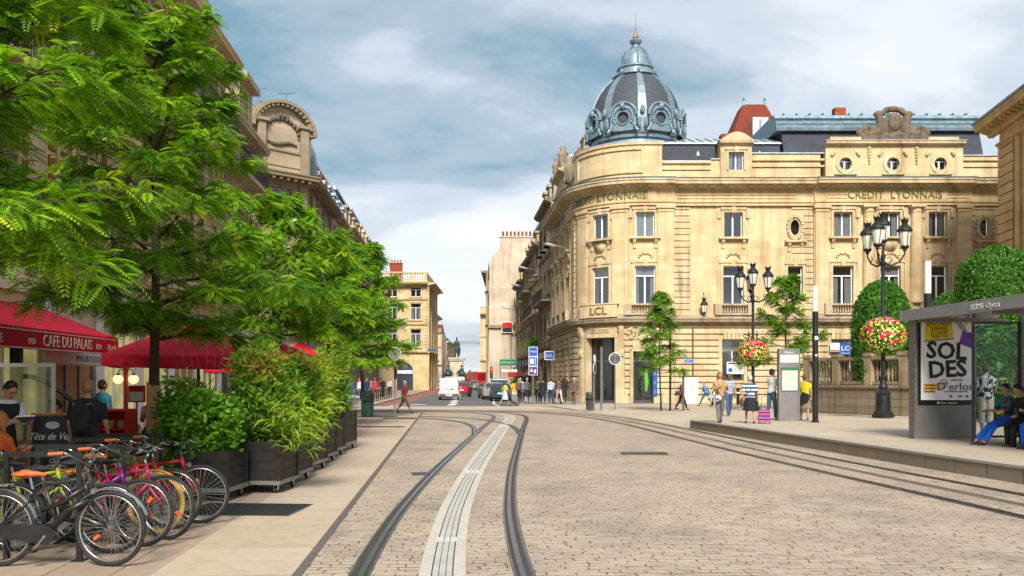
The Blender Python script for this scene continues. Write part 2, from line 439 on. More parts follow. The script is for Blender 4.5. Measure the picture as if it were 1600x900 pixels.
TILE = stone('red_roof_tiles', (.22, .04, .02), joints=.5, bw=.3, bh=.14, dirt=.5, grime=(.06, .03, .02))
DOMEL = plain('dome_zinc', (.20, .27, .31), .45, .3, .3, 2.5)
def mk_cobble():
    b = NB('cobbles'); p = b.pos()
    nz = b.n('ShaderNodeTexNoise'); nz.inputs['Scale'].default_value = 2.2; nz.inputs['Detail'].default_value = 3; b.l(p, nz.inputs['Vector'])
    off = b.n('ShaderNodeVectorMath', operation='SCALE'); b.l(nz.outputs['Color'], off.inputs[0]); off.inputs['Scale'].default_value = .13
    ad = b.n('ShaderNodeVectorMath', operation='ADD'); b.l(p, ad.inputs[0]); b.l(off.outputs[0], ad.inputs[1])
    lo = b.n('ShaderNodeTexNoise'); lo.inputs['Scale'].default_value = .4; lo.inputs['Detail'].default_value = 2; b.l(p, lo.inputs['Vector'])
    o2 = b.n('ShaderNodeVectorMath', operation='SCALE'); b.l(lo.outputs['Color'], o2.inputs[0]); o2.inputs['Scale'].default_value = .75
    a2 = b.n('ShaderNodeVectorMath', operation='ADD'); b.l(ad.outputs[0], a2.inputs[0]); b.l(o2.outputs[0], a2.inputs[1]); ad = a2
    wn_ = b.n('ShaderNodeTexWhiteNoise', noise_dimensions='2D'); fl = b.n('ShaderNodeVectorMath', operation='FLOOR'); b.l(b.mapping(ad.outputs[0], (1/.19, 1/.112, 1)), fl.inputs[0]); b.l(fl.outputs[0], wn_.inputs['Vector'])
    def brick(w_, h_, mort, c1, c2):
        br = b.n('ShaderNodeTexBrick'); b.l(ad.outputs[0], br.inputs['Vector']); br.inputs['Scale'].default_value = 1
        br.inputs['Brick Width'].default_value = w_; br.inputs['Row Height'].default_value = h_; br.inputs['Mortar Size'].default_value = mort
        br.inputs['Mortar Smooth'].default_value = .25; br.inputs['Bias'].default_value = .0
        br.inputs['Color1'].default_value = (*c1, 1); br.inputs['Color2'].default_value = (*c2, 1); br.inputs['Mortar'].default_value = (.5, .5, .5, 1)
        br.squash = 1.35; br.squash_frequency = 3
        return br
    br = brick(.19, .112, .0085, (.365, .275, .195), (.25, .185, .135))
    n_mid = b.noise(p, 1.3, 4); n_big = b.noise(p, .22, 4); n_f = b.noise(p, 26, 4); n_j = b.noise(b.mapping(p, (2.6, 6.5, 1)), 1.0, 3)
    c = b.mix(b.math('MULTIPLY', b.ramp(n_mid, .38, .68), .7), br.outputs[0], (.40, .31, .22))
    c = b.mix(b.math('MULTIPLY', b.ramp(wn_.outputs['Value'], .62, .95), .55), c, (.21, .165, .135)); c = b.mix(b.math('MULTIPLY', b.ramp(wn_.outputs['Value'], .30, .02), .35), c, (.52, .43, .33))
    c = b.mix(b.math('MULTIPLY', b.ramp(n_big, .42, .66), .55), c, (.36, .245, .20))
    c = b.mix(b.math('MULTIPLY', b.ramp(n_f, .4, .7), .3), c, (.50, .42, .31))
    c = b.mix(b.math('MULTIPLY', b.ramp(b.noise(p, .55, 6, .65), .47, .66), .72), c, (.225, .185, .145))
    c = b.mix(b.math('MULTIPLY', b.ramp(b.noise(b.mapping(p, (.9, .12, 1)), 1, 5, .6), .5, .7), .35), c, (.47, .39, .29))
    gap = b.math('MULTIPLY', br.outputs['Fac'], b.ramp(n_j, .44, .54))
    c = b.mix(b.math('MULTIPLY', gap, .93), c, (.035, .025, .02))
    c = b.mix(b.math('MULTIPLY', b.math('MULTIPLY', br.outputs['Fac'], .35), 1), c, (.14, .10, .07))
    b.col(c); b.rough(.72)
    b.bump(b.math('SUBTRACT', b.math('ADD', b.math('MULTIPLY', n_f, .25), b.math('MULTIPLY', b.noise(p, 7, 3), .4)), b.math('MULTIPLY', br.outputs['Fac'], .9)), .7, .02)
    return b.m
def mk_slab(name, c, bw, bh, rot=0, mort=.006, dark=.5, wet=0):
    b = NB(name); p = b.pos(); v = b.mapping(p, rot=(0, 0, rot))
    br = b.n('ShaderNodeTexBrick'); b.l(v, br.inputs['Vector']); br.inputs['Scale'].default_value = 1
    br.inputs['Brick Width'].default_value = bw; br.inputs['Row Height'].default_value = bh; br.inputs['Mortar Size'].default_value = mort
    br.inputs['Color1'].default_value = (*c, 1); br.inputs['Color2'].default_value = (c[0]*.86, c[1]*.84, c[2]*.80, 1); br.inputs['Mortar'].default_value = tuple(x*dark for x in c)+(1,)
    n1 = b.noise(p, .35, 5); n2 = b.noise(p, 4.5, 6, .65); n3 = b.noise(p, 40, 3)
    cc = b.mix(b.math('MULTIPLY', b.ramp(n1, .4, .7), .35), br.outputs[0], (c[0]*.72, c[1]*.64, c[2]*.56))
    cc = b.mix(b.math('MULTIPLY', b.ramp(n2, .48, .7), .5), cc, (c[0]*.6, c[1]*.52, c[2]*.46))
    cc = b.mix(b.math('MULTIPLY', b.ramp(n3, .45, .65), .18), cc, (c[0]*1.3, c[1]*1.3, c[2]*1.3))
    b.col(cc); b.rough(.75); b.bump(b.math('SUBTRACT', b.math('MULTIPLY', n3, .15), br.outputs['Fac']), .25, .01); return b.m
def mk_rough(name, c, var=.25, sc=30):
    b = NB(name); p = b.pos(); n1 = b.noise(p, sc, 4); n2 = b.noise(p, .5, 5)
    cc = b.mix(b.ramp(n1, .3, .7), tuple(x*(1-var) for x in c), tuple(x*(1+var) for x in c))
    cc = b.mix(b.math('MULTIPLY', b.ramp(n2, .4, .7), .4), cc, tuple(x*.7 for x in c)); b.col(cc); b.rough(.85); b.bump(n1, .3, .01); return b.m
COBBLE = mk_cobble()
PAVE = mk_slab('pavement_slabs', (.37, .285, .225), 1.6, .6, R(90)-.0712, .012, .35)
PAVE_R = mk_slab('plaza_slabs', (.46, .385, .30), 1.2, .8, R(90)-.0712, .005, .62)
BORDER = mk_slab('border_slabs', (.47, .38, .29), 1.35, 3.4, R(90)-.0712, .010, .4)
BAND = mk_slab('crossing_slabs', (.46, .37, .28), 2.2, 1.4)
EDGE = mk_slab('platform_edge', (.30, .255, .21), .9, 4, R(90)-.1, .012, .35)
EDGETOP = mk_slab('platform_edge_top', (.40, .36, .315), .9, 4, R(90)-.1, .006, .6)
ASPH = mk_rough('asphalt', (.115, .112, .112))
REDLANE = mk_rough('red_asphalt', (.27, .11, .085))
CONC = mk_rough('pale_concrete', (.46, .42, .36), .15, 12)
PAINTW = mk_rough('road_paint', (.60, .60, .58), .15, 9)
GROUNDM = mk_rough('town_ground', (.26, .23, .19))

K = .0714                               # the street runs along (-K, 1)
def curbL(Y): return -1.3-K*Y
def facL(Y): return -9.3-K*Y
def facR(Y): return 9.0-K*Y
def struct(mb, name, mat): return tag(mb.build(name, mat), kind='structure')
def sheet(name, mat, poly, z):
    m = MB(); m.add([(x, y, z) for x, y in poly], [tuple(range(len(poly)))]); return struct(m, name, mat)
sheet('ground', GROUNDM, [(-1500, -300), (1500, -300), (1500, 2500), (-1500, 2500)], -.03)
YE = 51.0                               # far edge of the cobbled square
sheet('cobbled_square', COBBLE, [(curbL(-12), -12), (13, -12), (13, 10), (9.4, 14), (7.2, 33), (7.2, 40), (4.6, 47), (3.4, YE), (curbL(YE), YE)], 0)
sheet('crossing_band', BAND, [(-9, YE), (3.4, YE), (1.6, 57.2), (-9.2, 57.2)], .002)
sheet('pavement', PAVE, [(-60, -12), (curbL(-12)-1.35, -12), (curbL(43)-1.35, 43), (-60, 43)], 0)
sheet('pavement_border', BORDER, [(curbL(-12)-1.35, -12), (curbL(-12)-.09, -12), (curbL(43)-.09, 43), (curbL(43)-1.35, 43)], .003)
sheet('pavement_gutter', mk_rough('gutter_stone', (.11, .095, .085), .4, 20), [(curbL(-12)-.09, -12), (curbL(-12)+.0, -12), (curbL(YE), YE), (curbL(YE)-.09, YE)], .004)
sheet('side_street', mk_slab('side_street_setts', (.34, .29, .24), .4, .25), [(-60, 43), (curbL(43)-.09, 43), (curbL(YE)-.09, YE), (-9.2, 57.2), (-60, 57.2)], .001)
def cl(Y): return -9.0-.0445*(Y-57)     # far street: left and right kerbs
def cr(Y): return .55-.038*(Y-57)
sheet('street', ASPH, [(cl(57.2), 57.2), (cr(57.2), 57.2), (cr(300), 300), (cl(300), 300)], .0)
sheet('cycle_lane', REDLANE, [(cl(58)+.15, 58), (cl(58)+1.9, 58), (cl(190)+1.9, 190), (cl(190)+.15, 190)], .004)
m = MB(); m.prism([(cl(57.3), 57.3), (cl(300), 300), (-90, 300), (-90, 57.3)], -.02, .13); struct(m, 'far_pavement', PAVE)
m = MB(); m.prism([(cr(57.3), 57.3), (60, 57.3), (60, 300), (cr(300), 300)], -.02, .118)
struct(m, 'bank_street_pavement', mk_rough('grey_pavement', (.27, .24, .215)))
m = MB(); m.prism([(cl(57.3), 57.3), (cl(57.3)+.16, 57.3), (cl(300)+.16, 300), (cl(300), 300)], -.02, .137); struct(m, 'far_kerb', CONC)
m = MB(); m.prism([(cr(57.3)-.16, 57.3), (cr(57.3), 57.3), (cr(300), 300), (cr(300)-.16, 300)], -.02, .125); struct(m, 'bank_street_kerb', mk_rough('dark_kerb', (.16, .15, .14)))
# painted markings
m = MB()
y = 59
while y < 150:
    xc = -4.05-.048*(y-59); m.box(xc-.24, xc+.24, y, y+4.5, .004, .009); y += 6.3
for (x0, y0, x1, y1, wd) in [(-1.55, 76, -1.25, 62, .16), (-1.25, 62, -.75, 57.6, .16), (-7.9, 58, -7.4, 62.5, .2)]:
    m.prism([(x0-wd/2, y0), (x1-wd/2, y1), (x1+wd/2, y1), (x0+wd/2, y0)][::-1], .004, .009)
m.prism([(-7.0, 60.2), (-5.6, 60.2), (-5.9, 60.8), (-6.6, 61.6)], .004, .009)
struct(m, 'street_markings', PAINTW)

# right-hand plaza: one terrain sheet, level with the tram platform near, falling to the bank door
PE = [(8.75, -12), (9.35, 0), (8.9, 8), (8.5, 14.8), (8.1, 17.5), (7.64, 21.4), (6.95, 26.5), (6.3, 31.6)]   # platform edge
def pex(Y):
    for (x0, y0), (x1, y1) in zip(PE, PE[1:]):
        if y0 <= Y <= y1: return x0+(x1-x0)*(Y-y0)/(y1-y0)
    if Y > 31.6: return 6.3-(Y-31.6)*.098 if Y < 40 else 5.48-(Y-40)*.17
    return PE[0][0]
def hgt(X, Y):
    e = pex(Y)
    t = min(1, max(0, (Y-31)/16)); base = .3*(1-t)+.12*t
    if Y > 31.6:
        k = min(1, max(0, (X-e)/(.05+1.9*min(1, (Y-31.6)/3.5)))); k = k*k*(3-2*k); base = .004+(base-.004)*k
    return base
m = MB(); ys = [-12, -4, 0, 5, 10, 14.8, 17.5, 21.4, 24, 26.5, 29, 31.6]+[31.7+i*.8 for i in range(33)]
xo = [0, .25, .5, .75, 1, 1.5, 2, 3, 5, 9, 15, 25, 45, 80]
for Y in ys:
    for q in xo: m.v.append((pex(Y)+q, Y, hgt(pex(Y)+q, Y)+.0005))
nx_ = len(xo)
for i in range(len(ys)-1):
    for j in range(nx_-1): m.f.append((i*nx_+j, i*nx_+j+1, (i+1)*nx_+j+1, (i+1)*nx_+j)); m.mi.append(0)
struct(m, 'plaza_pavement', PAVE_R)
m = MB()
for (x0, y0), (x1, y1) in zip(PE, PE[1:]):
    m.add([(x0, y0, -.02), (x1, y1, -.02), (x1, y1, .302), (x0, y0, .302)], [(0, 1, 2, 3)])
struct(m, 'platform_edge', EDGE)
m = MB()
for (x0, y0), (x1, y1) in zip(PE, PE[1:]):
    m.add([(x0-.02, y0, .304), (x1-.02, y1, .304), (x1+.45, y1, .304), (x0+.45, y0, .304)], [(3, 2, 1, 0)])
    m.add([(x0-.02, y0, .255), (x1-.02, y1, .255), (x1-.02, y1, .304), (x0-.02, y0, .304)], [(0, 1, 2, 3)])
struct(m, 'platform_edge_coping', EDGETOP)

# ------------------------------------------------------------------ tram tracks
def catmull(P, n=10):
    P = [Vector((*p, 0)) for p in P]; P = [P[0]*2-P[1]]+P+[P[-1]*2-P[-2]]; out = []
    for i in range(1, len(P)-2):
        a, b, c, d = P[i-1:i+3]
        for k in range(n):
            t = k/n; out.append(.5*((2*b)+(-a+c)*t+(2*a-5*b+4*c-d)*t*t+(-a+3*b-3*c+d)*t**3))
    out.append(P[-2]); return out
def ribbon(mb, C, o0, o1, z, z1=None, seg=None):
    """strip between lateral offsets o0, o1 along C (top at z); with z1 a raised bar"""
    n = len(C); L = []; Rr = []
    for i, p in enumerate(C):
        t = (C[min(i+1, n-1)]-C[max(i-1, 0)]).normalized(); nr = Vector((t.y, -t.x, 0))
        L.append(p+nr*o0); Rr.append(p+nr*o1)
    for i in range(n-1):
        if seg and not seg(i): continue
        a, b, c, d = L[i], Rr[i], Rr[i+1], L[i+1]
        if z1 is None: mb.add([(q.x, q.y, z) for q in (a, b, c, d)], [(0, 1, 2, 3)])
        else: mb.add([(q.x, q.y, z) for q in (a, b, c, d)]+[(q.x, q.y, z1) for q in (a, b, c, d)], [(4, 5, 6, 7), (0, 1, 5, 4), (3, 0, 4, 7), (1, 2, 6, 5), (2, 3, 7, 6)])
T1 = catmull([(1.9, -8), (.75, -2), (-.05, 3), (-.46, 6), (-.62, 7.95), (-.72, 10.3), (-.76, 12.7), (-.73, 17), (-.6, 22.3), (-.33, 31.8), (-.1, 39), (-.25, 43), (-1.3, 46), (-4, 47.9), (-9, 48.7), (-25, 49.3)])
T2 = catmull([(9.2, -12), (8.3, 0), (7.2, 11.3), (6.55, 17), (6.1, 21.5), (5.55, 28.5), (4.95, 35.5), (3.95, 41.5), (2.4, 45.4), (-.4, 47.9), (-5, 49.6), (-11, 50.3), (-25, 50.6)])
T3 = catmull([(-.45, 28), (-.75, 33), (-1.6, 37), (-3.4, 40.2), (-7, 42), (-12, 42.6), (-25, 43)])
RAILBED = mk_rough('rail_bed', (.05, .042, .037), .3, 25)
RAILST = plain('rail_steel', (.25, .24, .23), .3, .9, .35, 5)
def track(C, rails=(-.7175, .7175), aps=True, base=0.0):
    m = MB()
    for r_ in rails: ribbon(m, C, r_-.08, r_+.08, base+.005)
    struct(m, 'track_bed', RAILBED)
    m = MB()
    for r_ in rails:
        sgn = -1 if r_ > 0 else 1      # groove on the inner side
        ribbon(m, C, r_-.026, r_+.026, base, base+.014)
        ribbon(m, C, r_+sgn*.07-.008, r_+sgn*.07+.008, base, base+.012)
        ribbon(m, C, r_-sgn*.10-.014, r_-sgn*.10+.014, base, base+.008)
    struct(m, 'tram_rail', RAILST)
    if aps == 'dull':
        m = MB(); ribbon(m, C, -.10, .10, base+.006); struct(m, 'power_strip_bed', mk_rough('worn_strip', (.20, .165, .13), .3, 15)); m = MB(); ribbon(m, C, -.05, -.03, base, base+.012); ribbon(m, C, .03, .05, base, base+.012); struct(m, 'power_strip', RAILST)
    elif aps:
        m = MB(); ribbon(m, C, -.21, .21, base+.008); struct(m, 'power_strip_bed', CONC)
        m = MB(); ribbon(m, C, -.10, -.088, base+.010); ribbon(m, C, .088, .10, base+.010); ribbon(m, C, -.035, -.028, base+.0145); ribbon(m, C, .028, .035, base+.0145)
        struct(m, 'power_strip_joint', RAILBED)
        m = MB(); ribbon(m, C, -.085, .085, base, base+.013, seg=lambda i: i % 22 != 3); struct(m, 'power_strip', plain('strip_metal', (.44, .42, .38), .6, .1, .12, 3))
        m = MB(); ribbon(m, C, -.12, .12, base+.0, base+.0125, seg=lambda i: i % 22 == 3); struct(m, 'power_strip_box', mk_rough('pale_box', (.52, .50, .46), .1, 6))
track(T1, base=0.004); track(T2, base=.0, aps='dull'); track(T3, aps=False, base=.008)

def grate(x, y, z, a, b_, label, rz=-.071):
    t = thing('drain_grate', label, 'drain cover', (x, y, z), rz)
    m = MB(); m.box(-a/2, a/2, -b_/2, b_/2, 0, .006); m.build('frame', GREYD, t)
    m = MB(); n = int(a/.05)
    for i in range(n): m.box(-a/2+.03+i*(a-.06)/n, -a/2+.03+i*(a-.06)/n+.022, -b_/2+.02, b_/2-.02, .006, .011)
    m.build('grille', IRON, t)
grate(-3.55, 12.0, .001, 1.5, 1.1, 'large dark tree grate on the pavement beside the front planter')
grate(-5.05, 32.7, .001, 2.3, .7, 'dark oblong drain cover on the pavement beyond the last planter')
grate(-4.95, 39.4, .001, 1.5, .9, 'dark drain cover on the pavement near the round sign post')
grate(-6.3, 41.3, .001, 2.0, 1.0, 'dark tree grate round the thin trunk beside the green bin')
grate(3.1, 21.0, .002, 1.1, .8, 'grey manhole cover set among the cobbles of the square')

grate(-1.6, 16.5, .002, .5, .5, 'small square cover between the left rail and the pavement', .2)
# ------------------------------------------------------------------ facade kit
def courses(m, F, u0, u1, v0, v1, d, h=.40, gap=.05, op=(), pr=.05):
    v = v0
    while v < v1-.1:
        t = min(v+h-gap, v1); iv = [(u0, u1)]
        for a, b, c, e in op:
            if c < t and e > v:
                nv = []
                for p, q in iv:
                    if b <= p or a >= q: nv.append((p, q)); continue
                    if a > p: nv.append((p, a))
                    if b < q: nv.append((b, q))
                iv = nv
        for p, q in iv:
            if q-p > .04: m.fbox(F, p, q, v, t, d-.02, d+pr)
        v += h
_wc = {}
def window(F, u, v0, w, h, parent, d=0.0, style='casement', rev=.26, dark=False, name='window'):
    """a window set back in its opening: frame > pane, curtain, backing"""
    key = (round(w, 2), round(h, 2), style)
    if key not in _wc:
        f = MB(); t = .065
        f.box(-w/2, -w/2+t, -.05, .03, 0, h); f.box(w/2-t, w/2, -.05, .03, 0, h); f.box(-w/2+t, w/2-t, -.05, .03, 0, t); f.box(-w/2+t, w/2-t, -.05, .03, h-t, h)
        top = h*.74 if style in ('transom', 'blind') else h
        if style in ('transom', 'blind'): f.box(-w/2+t, w/2-t, -.06, .03, top-t*.6, top+t*.6)
        if style != 'fixed': f.box(-t*.85, t*.85, -.06, .03, t, top-.02)
        if style == 'multi':
            for q in range(1, 4): f.box(-w/2+t, w/2-t, -.045, .02, h*q/4-.02, h*q/4+.02)
        g = MB(); g.add([(-w/2, .0, 0), (w/2, .0, 0), (w/2, .0, h), (-w/2, .0, h)], [(0, 1, 2, 3)])
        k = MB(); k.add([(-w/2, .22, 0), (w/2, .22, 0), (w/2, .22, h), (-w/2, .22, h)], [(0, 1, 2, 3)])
        c = MB()
        def strip(x0, x1, z0, z1, y=.08, n=14):
            pts = [(x0+(x1-x0)*i/n, y+.018*math.sin(i*1.9)) for i in range(n+1)]
            c.add([(x, yy, z0) for x, yy in pts]+[(x, yy, z1) for x, yy in pts], [(i, i+1, n+2+i, n+1+i) for i in range(n)])
        if style in ('casement', 'transom', 'multi'):
            strip(-w/2, -w*.16, .05, top); strip(w*.16, w/2, .05, top)
        if style == 'blind': c.add([(-w/2, .07, h*.72), (w/2, .07, h*.72), (w/2, .07, h), (-w/2, .07, h)], [(0, 1, 2, 3)]); strip(-w/2, -w*.28, .05, top); strip(w*.28, w/2, .05, top)
        if style == 'drawn': strip(-w/2, w/2, .05, h, n=24)
        def me(mb, nm, mt):
            if not mb.v: return None
            o = mb.build(nm, mt); q = o.data; bpy.data.objects.remove(o); return q
        _wc[key] = (me(f, 'window_frame', WHITE), me(g, 'pane', GLASS), me(k, 'backing', DARK), me(c, 'curtain', CURT))
    f, g, k, c = _wc[key]; x, y = F(u, d-rev); M = root_matrix(parent).inverted(); p = M @ Vector((x, y, v0))
    rz = F.rz(u)-parent.rotation_euler.z
    o = place(name, f, parent, p, (0, 0, rz))
    place('pane', g, o)
    place('backing', k, o)
    if c and not dark: place('curtain', c, o)
    return o
def surround(m, F, u, v0, w, h, d=0, t=.17, pr=.07, key=True, top=.16):
    m.fbox(F, u-w/2-t, u-w/2, v0, v0+h+t, d-.02, d+pr); m.fbox(F, u+w/2, u+w/2+t, v0, v0+h+t, d-.02, d+pr)
    m.fbox(F, u-w/2, u+w/2, v0+h, v0+h+t, d-.02, d+pr)
    m.fbox(F, u-w/2-t-.08, u+w/2+t+.08, v0+h+t+.003, v0+h+t+top, d-.02, d+pr+.06)
    if key: m.fbox(F, u-.13, u+.13, v0+h-.03, v0+h+t+top+.04, d-.01, d+pr+.1)
def sill(m, F, u, v, w, d=0, con=True):
    m.fbox(F, u-w/2-.32, u+w/2+.32, v-.14, v-.002, d-.02, d+.34)
    if con:
        for s in (-1, 1):
            uu = u+s*(w/2+.02); m.fsweep(F, uu-.10, uu+.10, [(d-.01, v-.75), (d+.08, v-.75), (d+.1, v-.5), (d+.24, v-.3), (d+.28, v-.142), (d-.01, v-.142)])
def balusters(m, F, u0, u1, v0, v1, d, step=.2, r=.055, n=6):
    k = max(2, int((u1-u0)/step)); h = v1-v0
    for i in range(k):
        u = u0+(u1-u0)*(i+.5)/k
        m.fcol(F, u, d, [(r*.7, v0), (r*.7, v0+h*.08), (r*1.15, v0+h*.35), (r*.45, v0+h*.75), (r*.7, v0+h*.95), (r*.7, v1)], n)
def cornice_prof(d, v, pr, h):
    """closed classical profile: bottom at v, top at v+h, projecting pr from d"""
    return [(d-.05, v), (d+pr*.22, v), (d+pr*.28, v+h*.22), (d+pr*.55, v+h*.34), (d+pr*.6, v+h*.42), (d+pr*.92, v+h*.46), (d+pr*.94, v+h*.72), (d+pr, v+h*.80), (d+pr, v+h*.97), (d-.05, v+h)]
def modillions(m, F, u0, u1, v, d, pr, step=.62, w=.26, h=.16):
    k = int((u1-u0)/step)
    for i in range(k):
        u = u0+(u1-u0)*(i+.5)/k; m.fbox(F, u-w/2, u+w/2, v-h, v, d, d+pr)

# ------------------------------------------------------------------ the domed bank
BF = ArcFrame((8.9, 64.5), 4.5, math.atan2(-.99746, .0712), 0.0)
def bu(p): return BF.L+(p-800)*.042857-8.9
def bz(q): return 1.75+(592-q)*.042857
bank = thing('bank_building', 'ochre stone corner bank with a grey slate and zinc dome over its rounded entrance corner', 'building', (8.9, 64.5, .1))
U0, U1 = -13.4, 33.5
G = dict(parent=bank, world=True)
segs = [(U0, 8.68, 0.0), (8.68, 18.08, -.22), (18.08, 28.55, 0.0), (28.55, U1, -.22)]
F1w, F1v, F1h = 1.36, bz(475), bz(415)-bz(475)
F2v, F2h = bz(370), bz(331)-bz(370)
bays = [(3.61, 0), (BF.L+.02, 0), (bu(1147), -.22), (bu(1317), 0), (bu(1391), 0), (bu(1465), 0), (-2.6, 0), (-5.8, 0), (-9.0, 0), (-12.0, 0)]
narrow = bu(1244); oval2 = bu(1541)
openings = []; gops = []
for u, d in bays:
    openings += [(u-F1w/2, u+F1w/2, F1v, F1v+F1h), (u-F1w/2+.06, u+F1w/2-.06, F2v, F2v+F2h)]
openings += [(narrow-.5, narrow+.5, bz(468), bz(415)), (narrow-.36, narrow+.36, bz(369), bz(340)), (oval2-.36, oval2+.36, bz(369), bz(340))]
doors = [(3.61, 1.14, 4.54), (BF.L-.10, .68, 3.6)]
gw = [(bu(1147), .74, 1.6, 4.4), (bu(1315), .68, 1.6, 4.4), (bu(1391), .68, 1.6, 4.4), (bu(1465), .68, 1.6, 4.4), (-2.6, .6, 1.7, 4.1), (-5.8, .6, 1.7, 4.1), (-9, .6, 1.7, 4.1), (-12, .6, 1.7, 4.1)]
for u, hw, top in doors: gops.append((u-hw, u+hw, .06, top))
for u, hw, a, b in gw: gops.append((u-hw, u+hw, a, b))
m = MB()
for a, b, d in segs:
    m.fwall(BF, a, b, 0, 5.55, [q for q in gops if a < (q[0]+q[1])/2 < b], d-.05, .5)
    m.fwall(BF, a, b, 5.55, 13.6, [q for q in openings if a < (q[0]+q[1])/2 < b], d, .34)
for u in (8.68, 18.08, 28.55):
    x0, y0 = BF(u, 0); x1, y1 = BF(u, -.3); m.add([(x0, y0, 0), (x1, y1, 0), (x1, y1, 13.6), (x0, y0, 13.6)], [(0, 1, 2, 3)])
m.build('wall', SAND, **G)
m = MB()      # rusticated ground floor
for a, b, d in segs:
    wide = [(p-.22, q+.22, r_, s_+.35) for p, q, r_, s_ in gops if a < (p+q)/2 < b]
    courses(m, BF, a+.01, b-.01, .75, 5.35, d-.05, .405, .085, wide, .13)
    m.fbox(BF, a, b, .02, .72, d-.06, d+.12) if a > 9 else None
for p, q in [(U0, 3.61-1.5), (3.61+1.5, BF.L-1.1), (BF.L+1.15, 8.68)]: m.fbox(BF, p, q, .02, .72, -.06, .12)
m.build('rusticated_base', SAND_TRIM, **G)
m = MB()      # upper rustic piers and angle bands
for a, b, d in [(8.70, 9.8, -.22), (17.0-.35, 18.07, -.22), (28.56, U1, -.22), (-.25, .55, 0), (-13.4, -12.95, 0)]:
    m = MB(); courses(m, BF, a, b, 6.0, 13.3, d, .42, .07, [(q[0]-.22, q[1]+.22, q[2]-.25, q[3]+.3) for q in openings], .07); m.build('rustic_pier', SAND_TRIM, **G)
m = MB()
for s_ in range(3):
    for e in (-1, 1):
        uu = (-4.2, -7.4, -10.5)[s_]; m = MB(); courses(m, BF, uu+e*.42-.12, uu+e*.42+.12, 6.0, 13.2, 0, .42, .05, (), .09); m.build('rustic_pier', SAND_TRIM, **G)
# window surrounds
for u, d in bays:
    m = MB()
    surround(m, BF, u, F1v, F1w, F1h, d, .2); surround(m, BF, u, F2v, F1w-.12, F2h, d, .17); sill(m, BF, u, F2v, F1w, d)
    # raised outer frame joining both storeys, with a carved panel between
    m.fbox(BF, u-F1w/2-.42, u-F1w/2-.26, 6.7, 13.35, d-.02, d+.05); m.fbox(BF, u+F1w/2+.26, u+F1w/2+.42, 6.7, 13.35, d-.02, d+.05)
    for s_ in (-1, 1): m.fbox(BF, u+s_*(F1w/2+.3)-.13, u+s_*(F1w/2+.3)+.13, 12.55, 13.0, d, d+.14)
    m.build('window_surround', SAND_TRIM, **G)
for u, d in [(narrow, -.22), (oval2, -.22)]:
    m = MB(); sill(m, BF, u, bz(375), .8, d)
    n = 18
    for k in range(n):      # toothed ring round the oval window
        a = 2*math.pi*k/n; r_ = 1.0
        m.fpoly(BF, [(u+.40*math.cos(a-.15), bz(354)+.66*math.sin(a-.15)), (u+.60*math.cos(a-.14), bz(354)+.86*math.sin(a-.14)), (u+.60*math.cos(a+.14), bz(354)+.86*math.sin(a+.14)), (u+.40*math.cos(a+.15), bz(354)+.66*math.sin(a+.15))], d-.01, d+.10+.03*(k % 2))
    m.build('toothed_surround', SAND_TRIM, **G)
m = MB(); surround(m, BF, narrow, bz(468), 1.0, bz(415)-bz(468), -.22, .12)
for k in range(5): m.fbox(BF, narrow-.62+k*.25, narrow-.40+k*.25, bz(411)-.02, bz(398), -.24, -.10-.02*(k % 2))
m.build('window_surround', SAND_TRIM, **G)
for i, (u, d) in enumerate(bays):      # carved swags and shells (small relief)
    m = MB()
    vb = F1v+F1h+.72
    x, y = BF(u, d+.08)
    for k in range(9):
        a = math.pi*k/8; uu = u+.42*math.cos(a); vv = vb-.12+.20*math.sin(a)+.05*(k % 2); q = BF(uu, d+.06); m.ball((q[0], q[1], vv), .075, 6, 4)
    if i in (0, 4, 6, 8):
        q = [(u+.48*math.cos(t*2*math.pi/16), vb+.72+.48*math.sin(t*2*math.pi/16)) for t in range(16)]; m.fpoly(BF, q, d+.0, d+.09)
        q = [(u+.38*math.cos(t*2*math.pi/16), vb+.72+.38*math.sin(t*2*math.pi/16)) for t in range(16)]; m.fpoly(BF, q, d+.09, d+.12)
    for s_ in (-1, 1):
        for k in range(5): q = BF(u+s_*(.98), d+.1); m.ball((q[0], q[1], 13.0-k*.16), .07-.008*k, 6, 4)
    m.build('carved_ornament', SAND_TRIM, smooth=True, **G)
# pilasters and columns of the two upper storeys
def pilaster(u, d, w=1.1, col=False):
    m = MB(); z0, z1 = 6.7, 13.35
    m.fbox(BF, u-w/2-.08, u+w/2+.08, z0-.65, z0-.1, d-.02, d+.26); m.fbox(BF, u-w/2-.05, u+w/2+.05, z0-.1, z0+.14, d-.02, d+.2)
    if col:
        m.fcol(BF, u, d+.08, [(w*.5, z0+.14), (w*.5, z0+.24), (w*.44, z0+.32), (w*.44, z0+2.4), (w*.38, z1-.5), (w*.43, z1-.46), (w*.38, z1-.40), (w*.39, z1-.22), (w*.48, z1-.14), (w*.48, z1)], 16)
        m.fbox(BF, u-w/2-.03, u+w/2+.03, z1-.16, z1, d-.02, d+.08+w/2)
    else:
        m.fbox(BF, u-w/2, u+w/2, z0+.14, z1-.42, d-.02, d+.15); m.fbox(BF, u-w/2-.04, u+w/2+.04, z1-.42, z1-.34, d-.02, d+.20)
        m.fbox(BF, u-w/2, u+w/2, z1-.34, z1-.18, d-.02, d+.16); m.fbox(BF, u-w/2-.10, u+w/2+.10, z1-.18, z1, d-.02, d+.26)
    m.build('column' if col else 'pilaster', SAND, smooth=35 if col else False, **G)
for u in (5.1, 8.12, 1.95): pilaster(u, 0)
for p in (1284, 1506): pilaster(bu(p), 0, .92)
for p in (1357, 1431): pilaster(bu(p), 0, .95, True)
for u in (-4.2, -7.4, -10.5): pilaster(u, 0, .7)
LEDGE = stone('grey_ledge', (.50, .415, .32), joints=.12, dirt=.8, grime=(.12, .10, .08))
